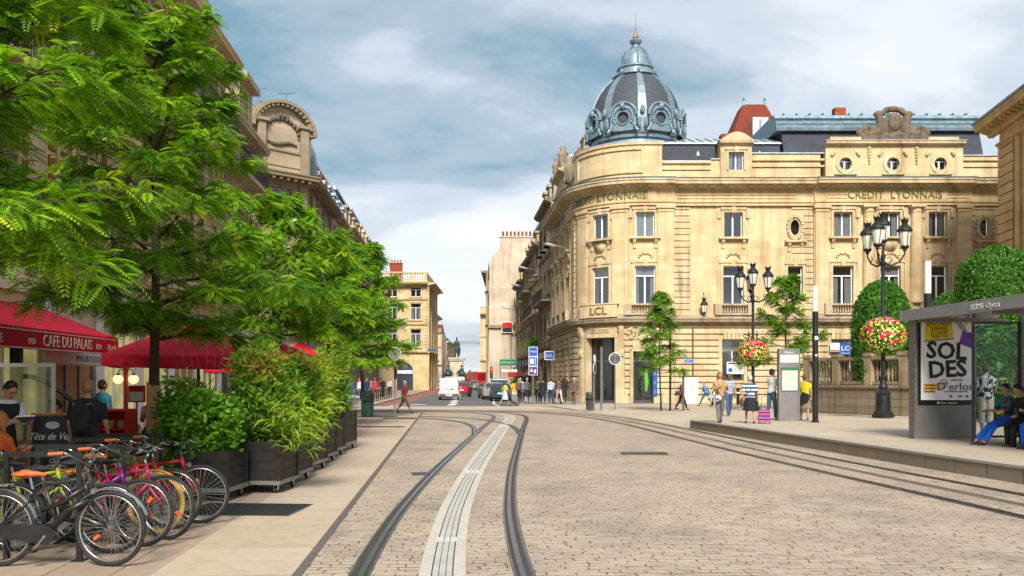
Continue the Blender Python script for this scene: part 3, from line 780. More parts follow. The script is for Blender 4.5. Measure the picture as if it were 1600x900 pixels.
# base cornice / balcony line between ground and first floor
m = MB()
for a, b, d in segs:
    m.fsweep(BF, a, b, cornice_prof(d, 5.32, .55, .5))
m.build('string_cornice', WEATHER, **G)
m = MB(); 
for a, b, d in segs: m.fbox(BF, a, b, 5.822, 6.02, d-.02, d+.3)
for u, d in bays:
    for s_ in (-1, 1): m.fbox(BF, u+s_*(F1w/2+.42)-.22, u+s_*(F1w/2+.42)+.22, 6.02, 6.78, d-.02, d+.44)
    m.fbox(BF, u-F1w/2-.2, u+F1w/2+.2, 6.66, 6.78, d+.12, d+.42); m.fbox(BF, u-F1w/2-.2, u+F1w/2+.2, 6.02, 6.12, d+.12, d+.42)
m.build('balcony_ledge', LEDGE, **G)
for u, d in bays:
    if u == 3.61: continue
    m = MB(); balusters(m, BF, u-F1w/2-.2, u+F1w/2+.2, 6.12, 6.66, d+.27, .17); m.build('balustrade', LEDGE, smooth=True, **G)
m = MB(); m.fbox(BF, 2.2, 5.0, 5.9, 6.75, .2, .5); m.fbox(BF, 2.1, 5.1, 6.76, 6.84, .15, .55); m.build('sign_panel', SAND, **G)
text_on(BF, 'LCL', .72, 3.75, 6.1, .53, GOLD, bank, 'gilt_lettering', .025, 1.05)
# entablature
m = MB()
for a, b, d in segs:
    m.fbox(BF, a, b, 13.36, 13.56, d-.05, d+.20); m.fbox(BF, a, b, 13.56, 13.66, d-.05, d+.27)
    m.fbox(BF, a, b, 13.66, 14.42, d-.05, d+.14)
for a, b, d in [(8.9, 16.9, -.22), (0.0, 1.2, 0)]:
    for v in (13.84, 14.06, 14.28): m.fbox(BF, a, b, v, v+.05, d+.1, d+.19)
for p0, p1 in [(1292, 1322), (1478, 1512)]:
    for v in (13.84, 14.06, 14.28): m.fbox(BF, bu(p0), bu(p1), v, v+.05, .1, .19)
m.fbox(BF, 6.9, 7.5, 13.66, 14.4, .1, .22); m.fbox(BF, bu(1322), bu(1478), 13.70, 14.40, .1, .20)
m.build('frieze', SAND, **G)
m = MB()
for a, b, d in segs:
    m.fsweep(BF, a, b, cornice_prof(d, 14.42, .95, .62))
    modillions(m, BF, a+.1, b-.1, 14.70, d+.1, .55)
m.build('cornice', SAND_TRIM, **G)
m = MB()
for a, b, d in segs: m.fsweep(BF, a, b, [(d-.05, 15.043), (d+.98, 15.043), (d+1.0, 15.10), (d-.05, 15.22)])
m.build('cornice_flashing', ZINC, **G)
text_on(BF, 'CREDIT  LYONNAIS', .70, 3.75, 13.80, .17, GOLD, bank, 'gilt_lettering', .03, 1.0)
text_on(BF, 'CREDIT  LYONNAIS', .72, bu(1396), 13.80, .23, GOLD, bank, 'gilt_lettering', .03, 1.0)
text_on(BF, 'CREDIT  LYONNAIS', .72, -7.0, 13.76, .17, GOLD, bank, 'gilt_lettering', .03, 1.0)
# attic storey
DN = bu(1151)
rounds = [bu(1321), bu(1395), bu(1469)]
m = MB()
m.fbox(BF, 0.2, 7.9, 15.2, 17.45, -.6, -.02); m.fbox(BF, .1, 8.0, 17.45, 17.62, -.7, .08)
m.fbox(BF, 7.9, 11.2, 15.2, 16.35, -.7, -.25); m.fbox(BF, U0, .1, 15.2, 16.4, -.7, -.2)
m.fwall(BF, DN-1.05, DN+1.05, 15.2, 17.7, [(DN-.52, DN+.52, 15.75, 16.98)], -.1, .3); m.fbox(BF, DN-1.05, DN-.95, 15.2, 17.7, -2, -.11); m.fbox(BF, DN+.95, DN+1.05, 15.2, 17.7, -2, -.11)
m.fbox(BF, DN+1.05, 18.6, 15.2, 16.9, -.8, -.3); m.fbox(BF, 11.2, DN-1.05, 15.2, 16.5, -.8, -.3)
ca, cb = bu(1290), bu(1505)
m.fwall(BF, ca, cb, 15.2, 17.3, [(u-.45, u+.45, bz(267), bz(246)) for u in rounds], 0, .3)
m.fbox(BF, ca, ca+.1, 15.2, 17.3, -.9, -.005); m.fbox(BF, cb-.1, cb, 15.2, 17.3, -.9, -.005)
m.fbox(BF, cb, U1, 15.2, 16.75, -.8, -.3)
for d, a, b, v in [(-.25, 7.95, 11.2, 15.8), (-.3, DN+1.06, ca, 16.0), (-.3, cb, U1, 16.0), (-.2, U0, .1, 15.9)]:
    m.fbox(BF, a, b, v, v+.12, d-.02, d+.10); m.fbox(BF, a, b, v+.42, v+.55, d-.02, d+.14)
m.build('attic_wall', SAND, **G)
m = MB()
m.fsweep(BF, ca-.05, cb+.05, cornice_prof(0, 17.302, .34, .34)); m.fbox(BF, ca+.3, cb-.3, 17.65, 17.95, -.7, .05)
m.fsweep(BF, DN-1.15, DN+1.15, cornice_prof(-.1, 17.42, .3, .26))
m.fpoly(BF, [(DN-1.2, 17.69)]+[(DN-1.1+2.2*k/10, 17.72+.55*math.sin(math.pi*k/10)) for k in range(11)]+[(DN+1.2, 17.69)], -1.6, .18)
surround(m, BF, DN, 15.75, 1.04, 1.22, -.1, .14, .06)
# the sunk panel of the drum
for a, b, v0, v1 in [(1.2, 6.6, 17.1, 17.2), (1.2, 6.6, 15.55, 15.65), (1.2, 1.32, 15.65, 17.1), (6.48, 6.6, 15.65, 17.1)]: m.fbox(BF, a, b, v0, v1, -.03, .08)
for u in rounds:
    n = 20; vc = bz(256)
    for k in range(n):
        a0, a1 = 2*math.pi*k/n, 2*math.pi*(k+1)/n; r0, r1 = .42, .66
        m.fpoly(BF, [(u+r0*math.cos(a0), vc+r0*math.sin(a0)), (u+r1*math.cos(a0), vc+r1*math.sin(a0)), (u+r1*math.cos(a1), vc+r1*math.sin(a1)), (u+r0*math.cos(a1), vc+r0*math.sin(a1))], -.01, .08)
    # filler spandrels closing the square opening to a circle
    for k in range(n):
        a0, a1 = 2*math.pi*k/n, 2*math.pi*(k+1)/n
        def sq(a):
            c, s_ = math.cos(a), math.sin(a); q = .52/max(abs(c), abs(s_)); return (u+q*c, vc+q*s_)
        m.fpoly(BF, [(u+.42*math.cos(a0), vc+.42*math.sin(a0)), sq(a0), sq(a1), (u+.42*math.cos(a1), vc+.42*math.sin(a1))], -.03, -.012)
    m.fsweep(BF, u-.75, u+.75, [(0, vc-.80), (.18, vc-.74), (.18, vc-.66), (0, vc-.66)])
    for s_ in (-1, 1):
        for k in range(4): q = BF(u+s_*(.78+.04*k), .06); m.ball((q[0], q[1], vc+.75-k*.05), .12, 6, 4)
for u in ((rounds[0]+rounds[1])/2, (rounds[1]+rounds[2])/2):
    for k in range(6): q = BF(u, .05); m.ball((q[0], q[1], 17.15-k*.19), .15-.015*k, 6, 4)
    m.fbox(BF, u-1.05, u-.98, 15.5, 17.2, 0, .04); m.fbox(BF, u+.98, u+1.05, 15.5, 17.2, 0, .04)
m.build('attic_trim', SAND_TRIM, **G)
m = MB()
m.fbox(BF, 7.9, 11.2, 16.352, 16.42, -.75, -.15); m.fbox(BF, 11.2, DN-1.06, 16.502, 16.57, -.85, -.2); m.fbox(BF, DN+1.06, ca, 16.902, 16.97, -.85, -.2); m.fbox(BF, cb, U1, 16.752, 16.82, -.85, -.2)
m.fbox(BF, U0, .1, 16.402, 16.47, -.75, -.1); m.fbox(BF, .1, 8, 17.622, 17.68, -.72, .1); m.fbox(BF, ca-.1, cb+.1, 17.645, 17.68, 0.02, .38)
m.build('coping', ZINC_L, **G)
# roof
m = MB()
m.fsweep(BF, 8.0, 16.1, [(-.75, 16.4), (-1.15, 17.75), (-1.3, 17.75), (-1.3, 16.4)]); m.fsweep(BF, U0, 0, [(-.75, 16.4), (-1.15, 17.75), (-1.3, 17.75), (-1.3, 16.4)])
rs = [(-.82, 16.6), (-1.5, 18.75), (-9, 18.75), (-9, 16.6)]
x = MB(); m.fsweep(BF, 16.35, 29.9, rs)
m.build('slate_roof', SLATE, **G)
m = MB()
m.fsweep(BF, 8.0, 16.2, [(-1.0, 17.752), (-1.05, 17.86), (-3.6, 18.75), (-9, 18.9), (-9, 17.752)]); m.fsweep(BF, U0, 0, [(-1.0, 17.752), (-1.05, 17.86), (-3.6, 18.75), (-9, 18.9), (-9, 17.752)])
m.build('zinc_roof', ZINC_L, **G)
m = MB()
k = 8.4
while k < 16.1:
    m.fsweep(BF, k, k+.06, [(-1.05, 17.87), (-1.05, 17.93), (-3.6, 18.82), (-3.6, 18.75)]); k += .62
m.fsweep(BF, 15.9, 30.2, [(-1.15, 18.70), (-1.1, 18.9), (-1.3, 19.08), (-1.25, 19.25), (-1.45, 19.45), (-1.75, 19.55), (-1.6, 19.68), (-1.7, 19.9), (-2.3, 20.0), (-9, 20.0), (-9, 18.75)])
k = 16.6
while k < 29.8:
    m.fsweep(BF, k, k+.07, [(-1.75, 20.0), (-1.8, 20.1), (-5, 20.14), (-5, 20.0)]); k += .9
m.build('zinc_crown', ZINC, **G)
m = MB(); x, y = BF(bu(1349), -4.5); m.box(x-.4, x+.4, y-.3, y+.3, 19.9, 21.2); m.build('chimney', BRICK, **G)
# little roof vents
for p in (1095, 1193):
    x, y = BF(bu(p), -.95); m = MB(); m.lathe([(.13, 16.9), (.13, 17.0), (.10, 17.12), (.0, 17.3)], (x, y, 0), 8); m.build('roof_vent', ZINC_L, **G)
CRESTM = stone('soot_stone', (.17, .135, .10), joints=0, dirt=1.0, grime=(.03, .027, .02))
# crest on the parapet: cartouche between two reclining volutes
m = MB(); u = bu(1397)
def cp(uu, vv, dd=-.15): q = BF(u+uu, dd); return (q[0], q[1], vv)
for s_ in (-1, 1):
    m.tube([cp(s_*.95, 17.9), cp(s_*.85, 18.6), cp(s_*.9, 19.2), cp(s_*1.05, 19.5)], [.26, .3, .27, .2], 8)
    m.ball(cp(s_*1.05, 19.5), .25)
    for k in range(9): a = k*.75; rr = .62-.05*k; m.ball(cp(s_*(1.65+rr*math.cos(a)), 18.25+rr*.62*math.sin(a)), .24)
    m.tube([cp(s_*.9, 18.3), cp(s_*1.5, 18.1), cp(s_*2.2, 18.0), cp(s_*2.35, 18.1)], [.3, .32, .22, .12], 8)
m.ball(cp(0, 18.75), (.78, .3, .85), 14, 10); m.ball(cp(0, 18.85, .18), (.42, .12, .5), 12, 8)
m.tube([cp(-.9, 19.45), cp(-.45, 19.8), cp(0, 19.88), cp(.45, 19.8), cp(.9, 19.45)], .2, 8)
for k in range(7): m.ball(cp(-.55+.18*k, 18.0-.08*math.sin(k), .1), .17)
vs, fs = remesh(m, .06, 1); vs = [(a+.05*mnoise.noise(Vector((a, b, c))*5), b, c+.05*mnoise.noise(Vector((c, a, b))*5)) for a, b, c in vs]
k = MB(); k.add(vs, fs); k.build('crest', CRESTM, smooth=True, **G)
m = MB(); m.fbox(BF, u-2.2, u+2.2, 17.65, 18.02, -.5, .22); m.build('crest_base', CRESTM, **G)
# windows
for i, (u, d) in enumerate(bays):
    window(BF, u, F1v, F1w, F1h, bank, d, ('blind', 'blind', 'transom', 'transom', 'blind', 'transom', 'transom', 'blind', 'transom', 'blind')[i], dark=i in (2, 5))
    window(BF, u, F2v, F1w-.12, F2h, bank, d, ('casement', 'drawn', 'casement', 'drawn', 'casement', 'casement')[i % 6], dark=i in (2, 7))
window(BF, narrow, bz(468), 1.0, bz(415)-bz(468), bank, -.22, 'transom', dark=True)
for u in (narrow, oval2): window(BF, u, bz(369), .72, bz(340)-bz(369), bank, -.22, 'fixed', dark=True, name='oval_window')
window(BF, DN, 15.75, 1.04, 1.23, bank, -.1, 'casement')
for u in rounds: window(BF, u, bz(267), .9, bz(246)-bz(267), bank, 0, 'transom', dark=True, name='round_window')
m = MB()     # oval closing plates
for u in (narrow, oval2):
    n = 20
    for k in range(n):
        a0, a1 = 2*math.pi*k/n, 2*math.pi*(k+1)/n; vc = bz(354.5)
        def sq2(a):
            c, s_ = math.cos(a), math.sin(a); q = 1/max(abs(c)/.37, abs(s_)/.64); return (u+q*c, vc+q*s_)
        m.fpoly(BF, [(u+.30*math.cos(a0), vc+.52*math.sin(a0)), sq2(a0), sq2(a1), (u+.30*math.cos(a1), vc+.52*math.sin(a1))], -.30, -.23)
m.build('oval_surround', SAND_TRIM, **G)
for i, (u, hw, a, b) in enumerate(gw):
    window(BF, u, a, hw*2, b-a, bank, -.22 if i == 0 else 0, 'transom', dark=True, rev=.35)
    m = MB(); d = (-.22 if i == 0 else 0)-.05
    k = u-hw+.07
    while k < u+hw: m.fbox(BF, k-.012, k+.012, a+.03, b-.03, d-.08, d-.055); k += .135
    for v in (a+.25, b-.6): m.fbox(BF, u-hw, u+hw, v, v+.03, d-.084, d-.05)
    m.build('window_grille', plain('pale_grille', (.30, .31, .30), .5, .3), **G)
for u, hw, a, b in gw: 
    m = MB(); d = -.22 if abs(u-bu(1147)) < .1 else 0
    for k in range(5): m.fbox(BF, u-.66+k*.27, u-.42+k*.27, b+.02, b+.42+.1*(k == 2), d-.05, d+.06+.04*(k == 2))
    m.fbox(BF, u-hw-.2, u+hw+.2, a-.14, a, d-.05, d+.16)
    m.build('keystone', SAND_TRIM, **G)
# entrance: surround, flanking corbels, name tablet, tall dark doors
m = MB(); u = 3.61
for s_ in (-1, 1):
    m.fbox(BF, u+s_*1.28-.14, u+s_*1.28+.14, .1, 4.75, -.06, .16)
    m.fbox(BF, u+s_*1.62-.18, u+s_*1.62+.18, .1, 3.2, -.06, .22); m.fsweep(BF, u+s_*1.62-.15, u+s_*1.62+.15, [(0, 3.2), (.30, 3.25), (.34, 3.5), (.2, 3.8), (.2, 4.6), (.36, 4.95), (.4, 5.3), (0, 5.3)])
m.fbox(BF, u-1.42, u+1.42, 4.55, 4.78, -.06, .18); m.fbox(BF, u-1.3, u+1.3, 4.78, 5.3, -.06, .12); m.fbox(BF, u-.8, u+.8, 4.9, 5.2, .1, .18)
u = BF.L-.10
m.fbox(BF, u-.87, u-.68, .1, 3.75, -.06, .14); m.fbox(BF, u+.68, u+.87, .1, 3.75, -.06, .14); m.fbox(BF, u-.87, u+.87, 3.6, 3.78, -.06, .14)
for k in range(5): m.fbox(BF, u-.7+k*.29, u-.44+k*.29, 3.8, 4.35, -.06, .10+.03*(k % 2))
n = 18
q = [(u+.5*math.cos(2*math.pi*t/n), 4.82+.5*math.sin(2*math.pi*t/n)) for t in range(n)]; m.fpoly(BF, q, 0, .14)
for s_ in (-1, 1):
    for k in range(6): a = k*.9; q = BF(u+s_*(.82+.18*math.cos(a)), .1); m.ball((q[0], q[1], 4.8+.3*math.sin(a)), .15, 6, 4)
m.build('door_surround', SAND_TRIM, smooth=25, **G)
text_on(BF, 'CREDIT LYONNAIS', .17, 3.61, 4.98, .19, plain('incised_lettering', (.12, .09, .06), .8), bank, 'incised_lettering', .004)
for u, hw, top in doors:
    f = MB(); t = .07; dd = -.42
    f.fbox(BF, u-hw, u-hw+t, .1, top, dd, dd+.08); f.fbox(BF, u+hw-t, u+hw, .1, top, dd, dd+.08); f.fbox(BF, u-hw+t, u+hw-t, top-t, top, dd, dd+.08); f.fbox(BF, u-.04, u+.04, .1, 2.9, dd, dd+.085)
    f.fbox(BF, u-hw+t, u+hw-t, 2.9, 3.0, dd, dd+.09); f.fbox(BF, u-hw+t, u+hw-t, .1, .3, dd, dd+.07)
    dr = f.build('door', GREYD, **G)
    g = MB(); g.fbox(BF, u-hw+t, u+hw-t, .3, top-t, dd+.02, dd+.035)
    pn = g.build('pane', plain('dark_door_glass', (.02, .022, .02), .08, 0, .3, 1, spec=.6), world=True, parent=bank); pn.parent = dr
    g = MB()
    for s_ in (-1, 1): q = BF(u+s_*.12, dd+.12); g.cyl((q[0], q[1], 1.0), (q[0], q[1], 1.6), .02, n=6)
    hd = g.build('handle', STEEL, world=True, parent=bank); hd.parent = dr
# ------------------------------------------------------------------ the dome (part) and its pieces (sub-parts)
DC = (8.9, 64.5)
prof = [(r_*.955, z_) for r_, z_ in [(3.30, 17.5), (3.42, 17.62), (3.36, 17.8), (3.22, 17.85), (3.18, 18.3), (3.34, 18.36), (3.36, 18.55), (3.22, 18.6), (3.22, 18.75), (3.30, 18.9), (3.34, 19.4), (3.33, 20.0), (3.22, 20.7), (3.0, 21.4), (2.68, 22.05), (2.28, 22.6), (1.8, 23.05), (1.42, 23.3)]]
def dome_r(z):
    for (r0, z0), (r1, z1) in zip(prof, prof[1:]):
        if z0 <= z <= z1: return r0+(r1-r0)*(z-z0)/(z1-z0)
    return prof[-1][0]
A0 = R(-90)      # a rib faces the square
m = MB(); m.lathe([p for p in prof if p[1] <= 20.7], (*DC, 0), 48)
m.lathe([(1.45, 23.25), (1.62, 23.35), (1.6, 23.5), (1.3, 23.6), (1.25, 23.85), (1.36, 23.95), (1.3, 24.1), (1.02, 24.16)], (*DC, 0), 32)
dome = m.build('dome', ZINC, smooth=40, **G)
def sub(mb, name, mat, smooth=False):
    o = mb.build(name, mat, world=True, parent=bank, smooth=smooth); o.parent = dome; return o
m = MB()
for k in range(8):       # slate shells between the ribs
    ac = A0+R(22.5)+k*R(45); zs = [18.9, 19.4, 20.0, 20.7, 21.4, 22.05, 22.6, 23.05, 23.28]; n = 8
    o = len(m.v)
    for z in zs:
        for j in range(n+1):
            a = ac+R(-20+40*j/n); bul = math.cos(R(-20+40*j/n)*2.2); r = dome_r(z)+.03+.05*bul*min(1, (z-18.6)/1.5); m.v.append((DC[0]+r*math.cos(a), DC[1]+r*math.sin(a), z))
    for i in range(len(zs)-1):
        for j in range(n): m.f.append((o+i*(n+1)+j, o+i*(n+1)+j+1, o+(i+1)*(n+1)+j+1, o+(i+1)*(n+1)+j)); m.mi.append(0)
sub(m, 'slate_covering', plain('dome_slate', (.055, .064, .078), .65, .0, .45, 9, .4), True)
def rad(a, r, z): return (DC[0]+r*math.cos(a), DC[1]+r*math.sin(a), z)
for k in range(8):
    a = A0+k*R(45); m = MB(); zs = [18.6, 19.0, 19.6, 20.2, 20.8, 21.4, 22.0, 22.6, 23.05, 23.3]
    for w0, w1, out in [(.36, .18, .13), (.13, .08, .20)]:
        o = len(m.v)
        for i, z in enumerate(zs):
            t = i/(len(zs)-1); w_ = w0*(1-t)+w1*t; r = dome_r(z)
            tx, ty = -math.sin(a), math.cos(a)
            for s_, rr in ((-1, -.05), (-1, out), (1, out), (1, -.05)):
                x, y, zz = rad(a, r+rr, z); m.v.append((x+tx*w_*s_, y+ty*w_*s_, zz))
        for i in range(len(zs)-1):
            for j in range(4): m.f.append((o+i*4+j, o+i*4+(j+1) % 4, o+(i+1)*4+(j+1) % 4, o+(i+1)*4+j)); m.mi.append(0)
        e = o+(len(zs)-1)*4; m.f.append((e, e+1, e+2, e+3)); m.mi.append(0)
    m.ball(rad(a, 1.6, 23.5), (.14, .14, .2), 8, 6); m.ball(rad(a, 3.5, 20.15), (.16, .16, .3), 8, 6)
    for z in (20.9, 21.5, 22.1, 22.6): m.ball(rad(a, dome_r(z)+.2, z), .05, 6, 4)
    sub(m, 'rib', DOMEL)
for k in range(8):       # oculus dormers with hood, garland and shield
    a = A0+R(22.5)+k*R(45); tx, ty = -math.sin(a), math.cos(a)
    def lp(s_, z, r): x, y, zz = rad(a, r, z); return (x+tx*s_, y+ty*s_, zz)
    m = MB(); zc_ = 19.62; r = 3.10
    arch = [(-.92, 18.75)]+[(-.92*math.cos(math.pi*i/14), zc_+.12+.92*math.sin(math.pi*i/14)) for i in range(15)]+[(.92, 18.75)]
    inn = [(.46*math.cos(2*math.pi*i/24+math.pi), zc_+.46*math.sin(2*math.pi*i/24)) for i in range(24)]
    vs = [lp(s_, z, r+.28) for s_, z in arch]+[lp(s_*.92, z if z < 18.8 else z-.06, r-.6) for s_, z in arch]; n = len(arch)
    m.add(vs, [(i, i+1, n+i+1, n+i) for i in range(n-1)])
    # front plate with a round hole
    o = len(m.v); ring = 28
    for i in range(ring):
        q = 2*math.pi*i/ring; c, s_ = math.cos(q), math.sin(q)
        if s_ >= 0: e = (.92*c, zc_+.12+.92*s_)
        else: tq = min(.92/max(abs(c), 1e-6), .87/max(abs(s_), 1e-6)); e = (tq*c, zc_+tq*s_)
        m.v.append(lp(e[0], e[1], r+.28)); m.v.append(lp(.40*c, zc_+.40*s_, r+.28)); m.v.append(lp(.40*c, zc_+.40*s_, r+.02))
    for i in range(ring):
        j = (i+1) % ring; m.f += [(o+3*i, o+3*j, o+3*j+1, o+3*i+1), (o+3*i+1, o+3*j+1, o+3*j+2, o+3*i+2)]; m.mi += [0, 0]
    m.tube([lp(-.94*math.cos(math.pi*i/14), zc_+.12+.94*math.sin(math.pi*i/14), r+.3) for i in range(15)], .10, 8)
    m.tube([lp(.46*math.cos(2*math.pi*i/20), zc_+.46*math.sin(2*math.pi*i/20), r+.3) for i in range(20)], .07, 6, closed=True)
    m.box(-.0, .0, 0, 0, 0, 0) if False else None
    for i in range(17):
        q = R(-30)+R(240)*i/16; m.ball(lp(.68*math.cos(q), zc_+.02+.68*math.sin(q), r+.36), .075, 6, 4)
    for s_ in (-1, 1):
        for i in range(6): m.ball(lp(s_*(.80+.05*i), zc_-.5-.12*i+(.2 if i > 3 else 0), r+.33), .085, 6, 4)
        m.ball(lp(s_*1.12, zc_-.35, r+.25), (.12, .12, .4), 8, 6)
    m.ball(lp(0, zc_+.78, r+.38), (.2, .2, .26), 8, 6)
    sub(m, 'oculus', ZINC, 40)
    m = MB(); m.add([lp(.42*math.cos(2*math.pi*i/20), zc_+.42*math.sin(2*math.pi*i/20), r+.03) for i in range(20)], [tuple(range(20))]); sub(m, 'oculus_glass', plain('dark_oculus_glass', (.025, .02, .02), .5))
m = MB(); m.lathe([(1.02, 24.1), (1.1, 24.2), (1.06, 24.45), (.98, 24.8), (.8, 25.15), (.52, 25.42), (.30, 25.55), (.24, 25.75), (.3, 25.8), (.42, 25.95), (.44, 26.08), (.2, 26.2), (.12, 26.35)], (*DC, 0), 24)
for k in range(8):
    a = A0+k*R(45); m.tube([rad(a, r, z) for r, z in [(1.1, 24.2), (1.1, 24.45), (1.03, 24.8), (.85, 25.15), (.56, 25.45), (.3, 25.6)]], [.09, .09, .08, .07, .06, .04], 6)
sub(m, 'lantern', ZINC, 40)
m = MB(); m.lathe([(.22, 26.3), (.16, 26.5), (.06, 26.75), (.025, 26.9), (.015, 28.2)], (*DC, 0), 10); m.ball((*DC, 26.95), .06, 8, 6); sub(m, 'finial', plain('copper', (.36, .20, .10), .5, .6))
# side dormer gable with a statue-like urn, on the flank
m = MB(); u = -7.0
m.fbox(BF, u-2.3, u+2.3, 15.2, 17.6, -.6, .05); m.fsweep(BF, u-2.5, u+2.5, cornice_prof(.05, 17.6, .5, .35)); m.fpoly(BF, [(u-2.4, 17.96), (u, 19.2), (u+2.4, 17.96)], -.7, .25)
m.build('gable', SAND_TRIM, **G)
m = MB()
for du in (-1.9, 1.9):
    m = MB(); x, y = BF(u+du, .1); m.lathe([(.3, 17.95), (.2, 18.2), (.42, 18.6), (.36, 18.9), (.45, 19.1), (.2, 19.4), (.28, 19.6), (.0, 19.9)], (x, y, 0), 10); m.build('stone_urn', WEATHER, smooth=True, **G)
m = MB(); x, y = BF(-3.0, -.1); m.lathe([(.4, 16.4), (.3, 16.8), (.5, 17.3), (.4, 17.8), (.25, 17.95), (.3, 18.2), (.2, 18.45), (0, 18.5)], (x, y, 0), 10)
m.build('stone_urn', WEATHER, smooth=True, **G)
# drainpipe at the pier
m = MB(); q = BF(9.98, -.12); m.cyl((q[0], q[1], .2), (q[0], q[1], 5.2), .05); m.build('drainpipe', GREYD, **G)
# signs fixed on the bank: blue street plaque, map board, notice board, blue bank signs, wall lantern
def plaque(label, cat, name, F, u, v, w, h, d, mb, txt=None, ts=.1, tm=None, border=None):
    x, y = F(u, d); t = thing(name, label, cat, (x, y, v), F.rz(u))
    m = MB(); m.box(-w/2, w/2, -.03, .0, 0, h); m.build('board', mb, t)
    if border: m = MB(); [m.box(*b) for b in ((-w/2-.03, w/2+.03, -.035, 0, -.03, .0), (-w/2-.03, w/2+.03, -.035, 0, h, h+.03), (-w/2-.03, -w/2, -.035, 0, 0, h), (w/2, w/2+.03, -.035, 0, 0, h))]; m.build('frame', border, t)
    if txt: 
        for i, (s_, z) in enumerate(txt): text_at(s_, ts, (0, -.034, z), 0, tm or WHITE, t)
    return t
plaque('small blue street name plaque on the stone wall left of the grey door cabinet', 'street plaque', 'street_name_plaque', BF, bu(1076), bz(567), .55, .24, -.11, BLUEP, [('RUE DU', .13), ('GAL BATY', .03)], .09, border=WHITE)
t = plaque('white rectangular notice board with a small coloured map on the bank window', 'notice board', 'notice_board', BF, bu(1149), bz(584), 1.15, .80, -.02, WHITE, None, border=GREYM)
m = MB(); m.box(-.5, .5, -.036, -.032, .64, .74); m.build('heading', GREYD, t)
m = MB(); m.box(-.48, -.2, -.036, -.032, .12, .38); m.build('emblem', BLUEP, t)
for i, (x, z, c) in enumerate([(.02, .3, RUST), (.15, .42, plain('map_yellow', (.6, .42, .08), .6)), (.28, .35, RUST), (.12, .2, plain('map_tan', (.5, .35, .2), .6))]):
    m = MB(); m.lathe([(.0, 0), (.055, .0), (.055, .004), (0, .004)], n=8); o = m.build('map_patch', c, t); o.rotation_euler = (R(90), 0, 0); o.location = (x, -.032, z)
q = plaque('blue bank sign with white initials above the balustrade beside the clipped yew', 'sign', 'bank_sign', BF, bu(1322), bz(556), .95, .82, .16, BLUEP, None)
text_at('LCL', .42, (0, -.036, .36), 0, WHITE, q, xs=1.2)
m = MB(); m.tube([(-.4, -.036, .24), (-.2, -.036, .15), (.1, -.036, .15), (.4, -.036, .26)], .015, 5); m.build('underline', WHITE, q)
q = plaque('white notice with dark lettering beside the blue bank sign', 'sign', 'white_notice', BF, bu(1303), bz(550), .62, .6, .16, WHITE, [('BANQUE', .42)], .12, GREYD)
m = MB(); m.box(-.3, .3, -.036, -.032, .02, .14); m.build('orange_band', RUST, q)
x, y = BF(BF.L+.66, .16); t = thing('cash_machine_sign', 'narrow vertical blue sign on the jamb of the second bank door', 'sign', (x, y, .6)); m = MB(); m.box(-.14, .14, -.06, .0, 0, 1.95); m.build('board', BLUEP, t)
for i, c in enumerate(['LCL', 'LCL', 'LCL']): text_at(c, .12, (0, -.065, .3+.6*i), 0, WHITE, t, roll=R(90))
x, y = BF(BF.L+.12, -.3); t = thing('advert_poster', 'tall narrow poster with a green figure inside the bank doorway', 'poster', (x, y, .5)); m = MB(); m.box(-.3, .3, -.03, 0, 0, 2.4); m.build('board', plain('poster_dark', (.03, .035, .04), .4), t)
m = MB(); m.tube([(0, -.035, .4), (.03, -.035, 1.0), (-.02, -.035, 1.6), (.02, -.035, 2.0)], [.08, .16, .13, .07], 8); m.build('green_figure', plain('poster_green', (.12, .42, .06), .5), t)
x, y = BF(BF.L-.35+.0, .0)
def lantern(mb_parent, loc, s=1.0, litmat=None):
    """four-sided black street lantern hanging point at loc (its base)"""
    x, y, z = loc; gl = MB(); fr = MB(); h = .46*s; b, t_ = .12*s, .20*s
    cs = [(-1, -1), (1, -1), (1, 1), (-1, 1)]
    n = 8
    rb = [(x+b*math.cos(2*math.pi*i/n), y+b*math.sin(2*math.pi*i/n)) for i in range(n)]; rt = [(x+t_*math.cos(2*math.pi*i/n), y+t_*math.sin(2*math.pi*i/n)) for i in range(n)]
    gl.add([(*p, z+.06*s) for p in rb]+[(*p, z+.06*s+h) for p in rt], [(i, (i+1) % n, n+(i+1) % n, n+i) for i in range(n)]+[tuple(range(n-1, -1, -1))])
    for i in range(0, n, 2): fr.cyl((*rb[i], z+.05*s), (*rt[i], z+.08*s+h), .014*s, n=4)
    fr.lathe([(.05*s, -.06*s), (.10*s, -.02*s), (.14*s, .03*s), (.13*s, .07*s), (0, .07*s)], (x, y, z), 10)
    fr.lathe([(.0, .06*s+h), (.23*s, .06*s+h), (.25*s, .10*s+h), (.22*s, .17*s+h), (.12*s, .28*s+h), (.09*s, .32*s+h), (.10*s, .36*s+h), (.13*s, .46*s+h), (.0, .46*s+h)], (x, y, z), 10)
    for i in range(6): a = i*math.pi/3; fr.cyl((x+.11*s*math.cos(a), y+.11*s*math.sin(a), z+.44*s+h), (x+.14*s*math.cos(a), y+.14*s*math.sin(a), z+.54*s+h), .022*s, .006*s, 4)
    f = fr.build('lantern', IRON, mb_parent, smooth=30); g = gl.build('lantern_glass', plain('lantern_glass', (.62, .60, .52), .25, 0, .1, 3), f); return f
q = BF(bu(1099), -.2); t = thing('wall_lantern', 'small dark red iron lantern on a hooked bracket high on the bank wall', 'wall lamp', (q[0], q[1], bz(497)))
m = MB(); m.box(-.05, .05, -.04, 0, .35, 1.0); m.tube([(0, -.03, .5), (0, -.3, .6), (0, -.42, 1.1), (0, -.38, 1.55), (0, -.3, 1.68), (0, -.22, 1.6)], .028, 6); m.tube([(0, -.40, 1.45), (0, -.42, 1.3), (0, -.42, .98)], .02, 5); m.build('bracket', IRON, t)
lantern(t, (0, -.42, .3), 1.05)
